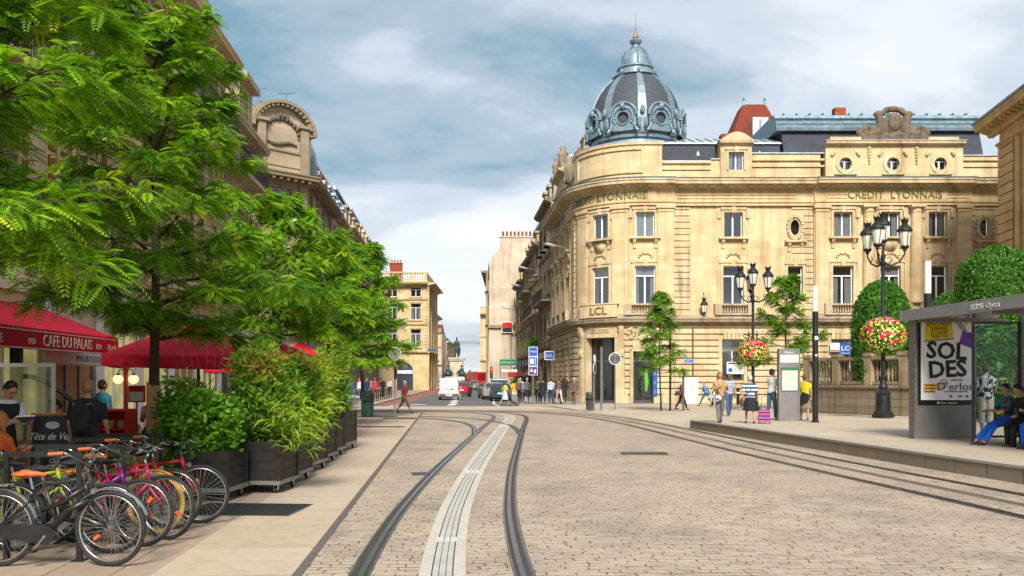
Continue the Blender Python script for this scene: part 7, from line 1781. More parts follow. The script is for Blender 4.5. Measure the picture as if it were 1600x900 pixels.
awning('long red café awning lettered in cream along its front edge', LA, 9.5, 20.4, 2.28, .36, 1.75, 3.35, RED, texts=[('CAFE DU PALAIS', .31, 17.75, 2.36, CRE), ('1930', .15, 16.15, 2.38, CRE), ('1930', .15, 19.25, 2.38, CRE), ('BRASSERIE', .22, 14.6, 2.37, CRE), ('Hotel', .2, 20.0, 2.37, CRE)])
awning('white shop awning with thin grey lettering below the red café awning', Frame(-8.35, 0, -K, 1), 18.6, 22.6, 2.05, .34, .95, 2.9, WHITE, texts=[('MAUBOUSSIN', .24, 20.9, 2.13, tx)], trim=GREYM)
t = thing('awning_support', 'thick black terrace post with a curved arm reaching down to the right', 'awning frame', (-8.85, 16, 0)); m = MB(); m.box(-.09, .09, -.06, .06, 0, 2.7); m.build('post', IRON, t)
m = MB(); m.tube([(.0, 0, 1.80), (.28, 0, 1.79), (.55, 0, 1.68), (.82, 0, 1.50), (1.08, 0, 1.28), (1.2, 0, 1.1)], .045, 8); m.build('curved_arm', IRON, t, smooth=True); m = MB(); m.cyl((1.18, 0, 0), (1.18, 0, 1.12), .04, n=8); m.build('foot_post', IRON, t)
t = thing('glass_partition', 'framed glass windbreak standing at the edge of the café terrace', 'partition', (-9.0, 14.2, 0)); 
for k in range(2): m = MB(); x0 = -.2+k*1.0; [m.box(*q) for q in ((x0, x0+.05, 0, .04, 0, 2.0), (x0+.9, x0+.95, 0, .04, 0, 2.0), (x0+.05, x0+.9, 0, .04, 0, .06), (x0+.05, x0+.9, 0, .04, 1.94, 2.0))]; f = m.build('frame', WHITE, t); m = MB(); m.box(x0+.05, x0+.9, .015, .025, .06, 1.94); g = m.build('glass', GLASS, t); g.parent = f
def parasol(label, x, y, a, z, rz):
    t = thing('parasol', label, 'parasol', (x, y, 0), rz, 'red café parasols')
    m = MB(); z1 = z+.72; h = a/2
    for k in range(4):
        q = [(-h, -h), (h, -h), (h, h), (-h, h)]; p0, p1 = q[k], q[(k+1) % 4]; n = 8; o = len(m.v)
        for i in range(n+1):
            f = i/n
            for j in range(n+1):
                g = j/n; x_ = (p0[0]*(1-f)+p1[0]*f)*(1-g); y_ = (p0[1]*(1-f)+p1[1]*f)*(1-g); sag = .06*math.sin(math.pi*f)*(1-g)-.05*math.sin(math.pi*g); m.v.append((x_*.99, y_*.99, z+(z1-z)*g+sag*-1 if False else z+(z1-z)*g-sag*.8))
        for i in range(n):
            for j in range(n): m.f.append((o+i*(n+1)+j, o+(i+1)*(n+1)+j, o+(i+1)*(n+1)+j+1, o+i*(n+1)+j+1)); m.mi.append(0)
    cn = m.build('canopy', RED, t, smooth=True)
    m = MB()
    for k in range(4):
        q = [(-h, -h), (h, -h), (h, h), (-h, h)]; p0, p1 = Vector((*q[k], 0)), Vector((*q[(k+1) % 4], 0)); n = 12; o = len(m.v)
        for i in range(n+1): p = p0+(p1-p0)*i/n; nn = Vector((p1.y-p0.y, -(p1.x-p0.x), 0)).normalized(); s_ = -.05*math.sin(math.pi*i/n); m.v.append((p.x, p.y, z+s_*.8)); m.v.append((p.x+nn.x*.03*math.sin(i*1.6), p.y+nn.y*.03*math.sin(i*1.6), z-.24+s_*.8))
        for i in range(n): m.f.append((o+2*i, o+2*i+1, o+2*i+3, o+2*i+2)); m.mi.append(0)
    v = m.build('valance', RED, t); v.parent = cn
    m = MB(); m.lathe([(.42, z1-.14), (.40, z1-.10), (0, z1+.12)], n=4); v = m.build('vent_cap', RED, t); v.parent = cn
    m = MB(); m.cyl((0, 0, 0), (0, 0, z1+.15), .035, n=10); m.lathe([(.05, z1+.12), (.03, z1+.22), (0, z1+.26)], n=8); m.build('pole', plain('dark_teal_pole', (.02, .05, .05), .5), t)
    for sx in (-1, 1):
        for sy in (-1, 1): m = MB(); m.tube([(0, 0, z1-.02), (sx*h*.98, sy*h*.98, z+.0)], .014, 5); m.tube([(0, 0, z-.05), (sx*h*.5, sy*h*.5, z+.36)], .012, 5); m.build('rib', IRON, t)
    m = MB(); m.lathe([(.32, 0), (.34, .05), (.1, .1), (.06, .14)], n=16); m.build('base', GREYD, t)
parasol('large red parasol nearest the café awning, behind the cane guarded tree', -7.0, 20.0, 3.3, 2.26, R(12)); parasol('second red parasol behind the tall planted boxes', -7.05, 26.4, 3.3, 2.18, R(8)); parasol('third red parasol half hidden by the tree leaves', -7.4, 31.5, 3.0, 2.25, R(10))
WICK = plain('yellow_wicker', (.52, .34, .10), .6, 0, .35, 26); WICG = plain('green_weave', (.20, .30, .05), .6, 0, .4, 30)
def chair():
    t = thing('wicker_chair', 'x', 'chair', (0, 0, 0), 0, 'wicker chairs on the terrace')
    m = MB(); m.lathe([(0, .43), (.22, .43), (.225, .45), (.2, .465), (0, .465)], n=16); m.build('seat', WICG, t)
    m = MB(); m.tube([(-.22, .02, .44), (-.23, .12, .7), (-.16, .24, .88), (0, .28, .93), (.16, .24, .88), (.23, .12, .7), (.22, .02, .44)], .016, 7)
    m.tube([(-.15, .16, .46), (-.12, .24, .7), (0, .27, .8), (.12, .24, .7), (.15, .16, .46)], .01, 6); m.build('back_frame', WICK, t, smooth=True)
    m = MB(); n = 8; o = len(m.v)
    for i in range(n+1):
        a = R(-65+130*i/n); 
        for z, r_ in ((.50, .20), (.68, .25), (.82, .27)): m.v.append((r_*math.sin(a)*.85, r_*math.cos(a), z-.05*abs(math.sin(a))))
    for i in range(n):
        for j in range(2): m.f.append((o+i*3+j, o+(i+1)*3+j, o+(i+1)*3+j+1, o+i*3+j+1)); m.mi.append(0)
    m.build('backrest', WICG, t)
    for sx in (-1, 1):
        for sy in (-1, 1): m = MB(); m.tube([(sx*.16, sy*.15, .43), (sx*.21, sy*.2, 0)], .014, 6); m.build('leg', WICK, t)
    return t
def table():
    t = thing('cafe_table', 'x', 'table', (0, 0, 0), 0, 'round café tables'); m = MB(); m.lathe([(0, .70), (.34, .70), (.35, .715), (.34, .73), (0, .73)], n=24); m.build('table_top', plain('dark_table', (.10, .04, .03), .35), t, smooth=30)
    m = MB(); m.cyl((0, 0, .04), (0, 0, .70), .025, n=8); m.build('pedestal', IRON, t); m = MB(); [m.tube([(0, 0, .1), (.26*math.cos(a), .26*math.sin(a), .015)], .016, 5) for a in (0, 1.57, 3.14, 4.71)]; m.build('foot', IRON, t); return t
C0_ = chair(); T0_ = table(); used = [0, 0]
def put(src, k, label, x, y, rz):
    o = src if used[k] == 0 else copy_tree(src); used[k] += 1; o.location = (x, y, 0); o.rotation_euler = (0, 0, rz); o['label'] = label
for lb, x, y, rz in [('wicker chair at the left picture edge, its woven back towards the bicycles', -6.55, 11.55, R(160)), ('wicker chair with a curved tan back beside the cane tree guard', -5.5, 12.7, R(200)), ('wicker chair behind the chalkboard sign', -7.6, 14.6, R(80)),
    ('wicker chair under the first red parasol, its back to the café', -7.9, 18.8, R(60)), ('wicker chair under the first red parasol, its back to the planters', -6.2, 19.4, R(-90)), ('wicker chair of the person in the orange red shirt', -7.85, 15.9, R(-20)),
    ('wicker chair under the second red parasol', -7.6, 25.6, R(70)), ('wicker chair beyond the second red parasol pole', -6.3, 26.9, R(-70)), ('wicker chair between the low bush and the red cabinet', -5.55, 14.7, R(-140))]: put(C0_, 0, lb, x, y, rz)
for lb, x, y in [('round café table in front of the orange jacket at the left edge', -7.35, 11.6), ('round café table of the person in the orange red shirt', -7.6, 15.1), ('round café table beside the pole of the first red parasol', -7.1, 18.9), ('round café table under the second red parasol', -6.95, 25.7)]: put(T0_, 1, lb, x, y, 0)
# chalkboard
t = thing('chalkboard_sign', 'orange framed menu chalkboard leaning as an easel on the terrace', 'chalkboard', (-6.75, 13.2, 0), R(6)); fr = []
for e, yb in ((-1, -.18), (1, .30)):
    m = MB()
    for sx in (-1, 1): m.tube([(sx*.32, yb, 0), (sx*.29, .0+e*.02, 1.24)], .022, 4)
    if e < 0: m.tube([(-.30, -.0-.02, 1.22), (.30, -.02, 1.22)], .026, 4); m.tube([(-.315, -.145, .25), (.315, -.145, .25)], .022, 4)
    fr.append(m.build('easel_frame', WOOD, t))
m = MB(); m.add([(-.30, -.15, .26), (.30, -.15, .26), (.285, -.03, 1.20), (-.285, -.03, 1.20)], [(0, 1, 2, 3)]); m.build('board', plain('slate_board', (.022, .028, .028), .6, 0, .5, 5), t)
tl = math.atan2(.12, .94)
m = MB(); m.lathe([(0, 0), (.085, 0), (.085, .006), (0, .006)], n=20); o = m.build('oval_badge', plain('badge_grey', (.42, .50, .50), .5), t); o.scale = (1.2, .62, 1); o.rotation_euler = (R(90)-tl, 0, 0); o.location = (.0, -.046, 1.07)
for s_, z, sz, x in (('Tête de Veau', .86, .15, 0), ('sauce ravigote', .70, .07, -.05), ('12 €', .52, .11, .05)): text_at(s_, sz, (x, -.15+(z-.26)/.94*.12-.008, z), 0, WHITE, t, tilt=-tl, shear=.35, xs=.8)
# red cabinet with shelves of bread baskets, and the two-globe lamp
t = thing('service_cabinet', 'red open service cabinet with baskets and papers beside the person in black', 'cabinet', (-6.17, 14.0, 0)); m = MB()
for q in ((-.24, -.215, -.2, .2, .0, 1.05), (.215, .24, -.2, .2, .0, 1.25), (-.24, .24, -.2, .2, .05, .08), (-.215, .215, .18, .2, .08, 1.25), (-.24, .24, -.2, .2, 1.25, 1.28), (-.24, -.215, .0, .2, 1.05, 1.25)): m.box(*q)
m.build('carcass', REDP, t)
for z in (.40, .62, .80, .96): m = MB(); m.box(-.215, .215, -.19, .18, z, z+.02); m.build('shelf', REDP, t)
m = MB(); m.box(-.005, .01, -.18, .18, .64, .8); m.build('divider', REDP, t)
for x_, c in ((-.1, WHITE), (.1, WOOD)):
    m = MB(); m.lathe([(.06, .985), (.085, 1.06), (.08, 1.065)], (x_, -.05, 0), 12); b = m.build('basket', plain('bread_basket', (.40, .24, .08), .7), t)
    for k in range(4): m = MB(); m.ball((x_-.03+.02*k, -.05+.02*(k % 2), 1.08), (.04, .03, .025), 8, 6); q = m.build('bread_roll', plain('bread_crust', (.50, .28, .10), .6), t); q.parent = b
m = MB(); m.box(-.19, -.02, -.15, .05, .82, .87); m.build('paper_stack', WHITE, t); m = MB(); m.box(.04, .19, -.15, .05, .66, .70); m.build('paper_stack', WHITE, t)
t = thing('globe_lamp', 'red post with two glowing cream globe lamps above the red cabinet', 'lamp', (-6.25, 14.5, 0)); m = MB(); m.cyl((0, 0, 0), (0, 0, 1.95), .035, n=10); m.lathe([(.035, 1.9), (.08, 1.94), (.05, 2.0), (0, 2.03)], n=10); m.build('post', REDP, t)
for e in (-1, 1):
    m = MB(); m.tube([(0, 0, 1.78), (e*.04, 0, 1.90), (e*.10, 0, 1.90), (e*.125, 0, 1.83)], .008, 6); m.build('arm', IRON, t)
    m = MB(); m.ball((e*.125, 0, 1.745), .078, 16, 12); m.build('globe', emit('lit_globe', (1, .62, .30), .75), t, smooth=True); m = MB(); m.lathe([(.05, 1.80), (.03, 1.83), (0, 1.84)], (e*.125, 0, 0), 10); m.build('globe_cap', IRON, t)
t = thing('menu_stand', 'small red framed menu stand under the first red parasol', 'menu stand', (-7.2, 17.2, 0)); m = MB(); m.cyl((0, 0, 0), (0, 0, 1.3), .015, n=6); m.lathe([(.16, 0), (.16, .02), (.03, .04)], n=12); m.build('stem', IRON, t); m = MB(); m.box(-.16, .16, -.015, .015, 1.3, 1.62); m.build('panel', REDP, t); m = MB(); m.box(-.13, .13, -.02, -.015, 1.33, 1.50); m.build('sheet', WHITE, t)
# ------------------------------------------------------------------ people
SKIN = plain('skin', (.46, .24, .16), .55, 0, .12, 9); SKIND = plain('dark_skin', (.16, .075, .045), .5, 0, .12, 9); SHOE = plain('dark_shoe', (.03, .025, .025), .5, 0, .2)
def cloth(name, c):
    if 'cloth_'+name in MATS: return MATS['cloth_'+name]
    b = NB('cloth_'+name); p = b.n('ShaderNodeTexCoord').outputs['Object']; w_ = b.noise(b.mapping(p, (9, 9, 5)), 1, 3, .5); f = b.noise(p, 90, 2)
    b.col(b.mix(b.ramp(w_, .3, .7), tuple(q*.72 for q in c), tuple(min(1, q*1.12) for q in c))); b.rough(.88); b.bump(b.math('ADD', w_, b.math('MULTIPLY', f, .08)), .9, .05); MATS['cloth_'+name] = b.m; return b.m  # fold shading mixed into the colour: darker where the bumps dip
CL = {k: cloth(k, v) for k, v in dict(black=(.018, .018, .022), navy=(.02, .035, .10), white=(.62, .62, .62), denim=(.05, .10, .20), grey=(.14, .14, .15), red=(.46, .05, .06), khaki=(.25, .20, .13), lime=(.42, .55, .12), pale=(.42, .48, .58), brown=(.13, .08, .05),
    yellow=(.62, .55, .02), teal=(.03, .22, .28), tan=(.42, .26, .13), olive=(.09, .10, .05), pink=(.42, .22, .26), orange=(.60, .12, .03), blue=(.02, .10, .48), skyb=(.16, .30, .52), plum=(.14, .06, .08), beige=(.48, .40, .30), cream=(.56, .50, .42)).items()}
def patterned(name, kind, a, b, sc):
    if name in MATS: return MATS[name]
    n = NB(name); p = n.n('ShaderNodeTexCoord').outputs['Object']; sp = n.n('ShaderNodeSeparateXYZ'); n.l(p, sp.inputs[0])
    if kind == 'stripe': f = n.math('GREATER_THAN', n.math('FRACT', n.math('MULTIPLY', sp.outputs[2], sc)), .5)
    else: f = n.ramp(n.noise(p, sc, 2), .49, .51)
    n.col(n.mix(f, a, b)); n.rough(.85); MATS[name] = n.m; return n.m
HAIR = {k: plain('hair_'+k, v, .6, 0, .3, 30) for k, v in dict(black=(.012, .010, .009), brown=(.06, .03, .015), blond=(.28, .17, .07), auburn=(.20, .05, .015), grey=(.40, .40, .38), white=(.62, .61, .58), ginger=(.38, .14, .03)).items()}
def person(label, x, y, z, face, H=1.72, leg=((12, 6), (-14, 8)), arm=((10, 8, 15), (-8, 8, 15)), lean=0, seat=None, top=None, bottom=None, hair='brown', long=0, sleeve=1.0, pants='long', skin=None, near=0, head=(0, 0), wide=1.0, coat=0, group=None, shoe=None, jacket=None, apron=None, cap=None):
    """face: heading in degrees, 0 looks at the camera, 90 to the picture's right; leg: (thigh forward, knee bend) l/r; arm: (forward, out, elbow bend)"""
    s = H/1.72; t = thing('person', label, 'person', (x, y, z), R(face), group); skin = skin or SKIN
    vox = (.034, .017, .011)[near]
    def fwd(a): return Vector((0, -math.sin(R(a)), -math.cos(R(a))))
    hz = .0; joints = []
    for sx, (a, k) in zip((-1, 1), leg):
        hip = Vector((sx*.088*wide, 0, 0)); kn = hip+fwd(a)*.44+Vector((sx*.01, 0, 0)); an = kn+fwd(a-k)*.42; joints.append((hip, kn, an)); hz = max(hz, -an.z+.07)
    pz = (seat/s+.09) if seat is not None else hz+.0
    P = Vector((0, 0, pz)); Lr = Matrix.Rotation(R(lean), 3, 'X')
    def up(v): v = Vector(v)-Vector((0, 0, .93)); return P+Lr @ v       # v given for a standing figure whose hips are at .93
    def T(v): v = Vector(v)*s; return v
    J = [tuple(T(P+q) for q in j) for j in joints]
    feet = []
    body = MB(); tops = MB(); bots = MB()
    ax = [(0, .0, .90), (0, .005, .98), (0, .0, 1.08), (0, -.005, 1.20), (0, 0, 1.32), (0, .01, 1.41), (0, .005, 1.455)]
    def torso(mb, infl, lo=0, hi=7, skirt=0):
        rx = [.155, .160, .135, .150, .178, .165, .07]; ry = [.105, .11, .095, .105, .112, .095, .06]; n = 16; o = len(mb.v); idx = range(lo, hi)
        for i in idx:
            for k in range(n):
                a = 2*math.pi*k/n; c = up((ax[i][0]+(rx[i]*wide+infl)*math.cos(a), ax[i][1]+(ry[i]*wide+infl)*math.sin(a), ax[i][2])); mb.v.append(tuple(T(c)))
        m_ = len(list(idx))
        for i in range(m_-1):
            for k in range(n): mb.f.append((o+i*n+k, o+i*n+(k+1) % n, o+(i+1)*n+(k+1) % n, o+(i+1)*n+k)); mb.mi.append(0)
        mb.f.append(tuple(o+k for k in range(n-1, -1, -1))); mb.mi.append(0); mb.f.append(tuple(o+(m_-1)*n+k for k in range(n))); mb.mi.append(0)
    torso(body, 0); hd = Vector((0, -.01, 1.60)); yaw, nod = R(head[0]), R(head[1]); Hm = Matrix.Rotation(yaw, 3, 'Z') @ Matrix.Rotation(nod, 3, 'X')
    nb_ = Vector((0, 0, 1.50))
    def hp(v): return T(up(nb_+Hm @ (Vector(v)-nb_)))
    body.tube([T(up((0, .012, 1.42))), hp((0, .0, 1.54))], [.056*s, .05*s], 10)
    def hball(mb, c, r, n=14, m=10):
        o = len(mb.v); mb.ball(c, r, n, m)
        for i in range(o, len(mb.v)): mb.v[i] = tuple(hp(mb.v[i]))
    hball(body, (0, .0, 1.615), (.076, .092, .104)); hball(body, (0, -.035, 1.555), (.055, .055, .055)); hball(body, (0, -.096, 1.592), (.012, .018, .020), 8, 6)
    for e in (-1, 1): hball(body, (e*.077, .01, 1.60), (.012, .02, .03), 8, 6)
    hands = []
    for sx, (a, out, el) in zip((-1, 1), arm):
        sh_ = Vector((sx*.178*wide, .0, 1.385)); d = Matrix.Rotation(R(-sx*out), 3, 'Y') @ fwd(a); e1 = sh_+d*.285; d2 = Matrix.Rotation(R(-sx*out*.4), 3, 'Y') @ fwd(a+el)
        if el > 60: d2 = (d2+Vector((-sx*.35, 0, 0))).normalized()
        w1 = e1+d2*.245; A, E, Wp = T(up(sh_)), T(up(e1)), T(up(w1)); D2 = (Wp-E).normalized(); hands.append(Wp+D2*.07*s)
        body.tube([A, E, Wp], [.048*s, .038*s, .026*s], 10); pd = Wp+D2*.045*s
        side = D2.cross(Vector((0, 1, 0))); side = side.normalized() if side.length > .2 else Vector((1, 0, 0)); nrm = side.cross(D2)
        body.tube([Wp, pd, Wp+D2*.085*s], [.026*s, .034*s, .030*s], 8)
        for f in range(4):
            b = Wp+D2*.08*s+side*(f-1.5)*.018*s; ln = (.060, .072, .068, .052)[f]*s; body.tube([b, b+D2*ln*.55-nrm*.006, b+D2*ln*.95-nrm*.022], [.0095*s, .0088*s, .0072*s], 6)
        b = Wp+D2*.025*s+side*.026*s; body.tube([b, b+D2*.035*s+side*.022*s, b+D2*.06*s+side*.024*s-nrm*.01], [.012*s, .010*s, .008*s], 6)
        if top is not None:
            cut = sleeve
            pts = [A, E, E+(Wp-E)*max(0, (cut-.5)*2)] if cut > .5 else [A, A+(E-A)*cut*2]
            rr_ = [.062*s, .050*s, .040*s] if cut > .5 else [.062*s, .056*s]; tops.tube(pts, rr_, 10)
    for j, (hip, kn, an) in enumerate(J):
        body.tube([hip, kn, an], [.088*s, .054*s, .036*s], 12)
        sl = (an-kn).normalized(); ft = Vector((0, -1, 0)) if abs(sl.y) < .6 else Vector((0, -.75, -.35)).normalized(); foot = an+Vector((0, .03, -.035))*s
        body.tube([an, an+ft*.04*s-Vector((0, 0, .03*s)), an+ft*.15*s-Vector((0, 0, .048*s))], [.034*s, .034*s, .026*s], 8)
        k = MB(); k.tube([an+Vector((0, .035, -.035))*s, an+ft*.06*s-Vector((0, 0, .035*s)), an+ft*.17*s-Vector((0, 0, .048*s))], [.036*s, .042*s, .032*s], 8)
        k.tube([an+Vector((0, .0, .0))*s, an+Vector((0, .0, -.04))*s], [.036*s, .038*s], 8); fused(k, max(.012, vox*.7), 'shoe', shoe or SHOE, t, 1)
        if pants in ('long', 'short', 'knee'):
            e = an if pants == 'long' else (kn+(kn-hip)*.02 if pants == 'short' else kn+(an-kn)*.45)
            pts = [hip+Vector((0, 0, .02)), kn, kn+(an-kn)*.96] if pants == 'long' else [hip, kn] if pants == 'short' else [hip, kn, e]
            rr_ = [.100*s, .068*s, .058*s] if pants == 'long' else [.102*s, .082*s] if pants == 'short' else [.102*s, .075*s, .066*s]; bots.tube(pts, rr_, 12)
    sk = fused(body, vox, 'body', skin, t, 1)
    t_ = sk
    if bottom is not None:
        if pants in ('long', 'short', 'knee'): torso(bots, .014, 0, 3); fused(bots, vox, 'trousers', bottom, t, 2)
        else:
            ln = dict(skirt=.45, long_skirt=.80)[pants]; m = MB(); n = 22; o = 0
            for i, (dz, g) in enumerate([(.10, -.01), (0, .03), (-.15, .05), (-.30, .075), (-ln, .085+.05*ln)]):
                for k in range(n): a = 2*math.pi*k/n; w_ = 1+.05*math.sin(a*6)*(i/4); c = P+Vector(((.155+g)*w_*math.cos(a), (.115+g)*w_*math.sin(a), dz)); m.v.append(tuple(T(c)))
            for i in range(4):
                for k in range(n): m.f.append((i*n+k, i*n+(k+1) % n, (i+1)*n+(k+1) % n, (i+1)*n+k)); m.mi.append(0)
            m.build('skirt', bottom, t, smooth=True)
    if top is not None:
        torso(tops, .016, 0 if not apron else 1, 7)
        if coat: 
            n = 18
            for dz0, dz1, g0, g1 in ((0, -coat, .03, .06),):
                o = len(tops.v)
                for dz, g in ((.05, .02), (-coat*.5, .045), (-coat, .065)):
                    for k in range(n): a = 2*math.pi*k/n; c = P+Vector(((.155+g)*math.cos(a), (.115+g)*math.sin(a), dz)); tops.v.append(tuple(T(c)))
                for i in range(2):
                    for k in range(n): tops.f.append((o+i*n+k, o+i*n+(k+1) % n, o+(i+1)*n+(k+1) % n, o+(i+1)*n+k)); tops.mi.append(0)
                tops.f.append(tuple(o+k for k in range(n-1, -1, -1))); tops.mi.append(0); tops.f.append(tuple(o+2*n+k for k in range(n))); tops.mi.append(0)
        fused(tops, vox, 'jacket' if coat else 'shirt', top, t, 2)
    if jacket is not None:
        m = MB(); torso(m, .026, 1, 6); fused(m, vox, 'waistcoat', jacket, t, 2)
    if apron is not None:
        m = MB(); o = 0; n = 14
        for dz, g in ((.12, .03), (-.1, .05), (-.45, .07), (-.72, .08)):
            for k in range(n+1): a = R(-90-105+210*k/n); c = P+Vector(((.15+g)*math.cos(a), (.11+g)*math.sin(a), dz)); m.v.append(tuple(T(c)))
        for i in range(3):
            for k in range(n): m.f.append((i*(n+1)+k, i*(n+1)+k+1, (i+1)*(n+1)+k+1, (i+1)*(n+1)+k)); m.mi.append(0)
        m.build('apron', apron, t, smooth=True)
    m = MB(); hball(m, (0, .022, 1.645), (.084, .092, .095)); hball(m, (0, .045, 1.60), (.080, .075, .085))
    if long:
        for k in range(5): f = k/4; q = T(up((0, .075+.02*f, 1.58-long*f))); m.ball(q, (.085*s, .045*s, .07*s), 10, 8)
        for e in (-1, 1): m.tube([hp((e*.07, .01, 1.66)), hp((e*.085, .02, 1.55)), T(up((e*.09, -.02, 1.40)))], [.03*s, .032*s, .018*s], 8)
    fused(m, max(.012, vox*.7), 'hair', HAIR[hair], t, 1)
    if near:
        for e in (-1, 1): m = MB(); hball(m, (e*.030, -.086, 1.622), (.010, .008, .007), 8, 6); m.build('eye', CL['black'], t)
        m = MB(); hball(m, (0, -.086, 1.555), (.022, .008, .006), 8, 6); m.build('mouth', plain('lips', (.30, .07, .06), .5), t)
        for e in (-1, 1): m = MB(); hball(m, (e*.032, -.086, 1.642), (.018, .006, .004), 8, 4); m.build('eyebrow', HAIR[hair], t)
    M = root_matrix(t); t['hands'] = 0; del t['hands']
    return t, [M @ h for h in hands]
W1 = ((22, 8), (-18, 14)); W2 = ((-16, 12), (20, 6)); ST = ((2, 2), (-2, 3)); SIT = ((84, 88), (82, 80)); AD = ((4, 7, 10), (-3, 7, 12)); AW = ((20, 8, 18), (-20, 8, 14)); AB = ((25, 6, 95), (25, 6, 95))
G_ = lambda x, y: hgt(x, y)
# terrace
p, h = person('person in a white shirt, black waistcoat and long apron bending over a notepad', -7.18, 12.6, 0, 60, 1.76, ST, ((35, 10, 75), (30, 10, 80)), 14, top=CL['white'], jacket=CL['black'], bottom=CL['black'], apron=CL['black'], hair='black', near=2, head=(0, 30))
t = thing('notepad', 'open white order pad held by the waiter', 'notepad', (h[0]+h[1])/2+Vector((0, 0, .03))); m = MB(); m.box(-.13, .13, -.09, .09, 0, .02); m.build('pages', WHITE, t); m = MB(); m.box(-.135, .135, -.095, .095, -.008, -.001); m.build('cover', CL['grey'], t); t.rotation_euler = (R(-25), 0, R(60))
p, h = person('person in a black T-shirt with a backpack, back turned, beside the chalkboard', -6.15, 12.95, 0, 188, 1.74, ST, ((8, 10, 20), (6, 10, 24)), 4, top=CL['black'], bottom=CL['black'], hair='blond', near=2, sleeve=.42, wide=1.08, head=(10, 6))
t = thing('backpack', 'black backpack worn by the person in the black T-shirt', 'backpack', p.location+Vector((.0, -.19, .98)), R(8)); m = MB(); m.ball((0, 0, .2), (.15, .08, .24), 14, 10); m.ball((0, -.06, .12), (.11, .05, .12), 12, 8); fused(m, .02, 'sack', CL['black'], t); m = MB(); [m.tube([(e*.09, .0, .4), (e*.12, .1, .42), (e*.13, .14, .3)], .016, 6) for e in (-1, 1)]; m.build('strap', CL['grey'], t)
person('person seated in an orange jacket at the left picture edge, back turned', -6.68, 11.6, 0, 150, 1.68, SIT, AB, 6, seat=.46, top=CL['orange'], bottom=CL['navy'], hair='ginger', long=.3, near=1)
person('person seated in an orange red T-shirt behind the chalkboard, head bowed', -7.85, 15.7, 0, -40, 1.80, SIT, AB, 10, seat=.50, top=CL['orange'], bottom=CL['denim'], hair='black', near=1, sleeve=.45, head=(0, 20))
person('person in brown seated farther back on the terrace, beside the apron wearer', -8.35, 15.2, 0, 20, 1.74, SIT, AB, 6, seat=.46, top=CL['brown'], bottom=CL['black'], hair='black', near=1)
person('person in a teal top standing behind the globe lamps', -8.95, 19.6, 0, 150, 1.72, ST, AD, 0, top=CL['teal'], bottom=CL['black'], hair='brown', near=1)
person('person in a pink top sitting under the first red parasol', -7.3, 18.3, 0, 10, 1.78, SIT, AB, 4, seat=.62, top=CL['pink'], bottom=CL['navy'], hair='auburn', long=.1, near=1)
person('person in a sky blue shirt standing under the first red parasol', -6.85, 18.6, 0, 150, 1.72, ST, AD, 0, top=CL['skyb'], bottom=CL['navy'], hair='grey', near=1)
# crossing and left corner
person('person in a red shirt and khaki knee shorts striding across the crossing', -5.55, 46.2, 0, 80, 1.74, ((28, 6), (-24, 16)), ((-20, 8, 20), (18, 8, 20)), 4, top=CL['red'], bottom=CL['khaki'], hair='white', pants='knee', sleeve=.45)
crowd = [('person in a blue denim jacket at the near end of the low railing', -10.55, 58.6, 20, CL['denim'], CL['denim'], 'brown'), ('person in white beside the blue denim jacket', -11.2, 62, 160, CL['white'], CL['black'], 'black'), ('person in black in the left corner crowd', -11.5, 64, 200, CL['black'], CL['black'], 'black'),
 ('person in a white top farther along the railing', -11.15, 66, 180, CL['white'], CL['denim'], 'brown'), ('person in plum red in the left corner crowd', -11.7, 68.5, 0, CL['plum'], CL['black'], 'black'), ('person in dark navy in the left corner crowd', -11.35, 70, 10, CL['navy'], CL['navy'], 'black'),
 ('person in yellow olive in the left corner crowd', -11.9, 72, 190, CL['olive'], CL['black'], 'brown'), ('person in bright red standing by the railing', -11.25, 73.5, 170, CL['red'], CL['red'], 'blond'), ('person in pale pink in the left corner crowd', -11.95, 76, 160, CL['pink'], CL['denim'], 'brown'),
 ('person in black nearest the arched shop door', -11.4, 79, 30, CL['black'], CL['black'], 'black'), ('person in brown near the arched shop door', -12.0, 82, 180, CL['brown'], CL['khaki'], 'black'), ('person in cream at the far end of the railing', -11.6, 85, 180, CL['cream'], CL['navy'], 'blond')]
for lb, x, y, f, a, b, hr in crowd: person(lb, x, y, .13, f, 1.72, ST if f < 100 else W1, AD, 0, top=a, bottom=b, hair=hr, group='people in the left corner crowd')
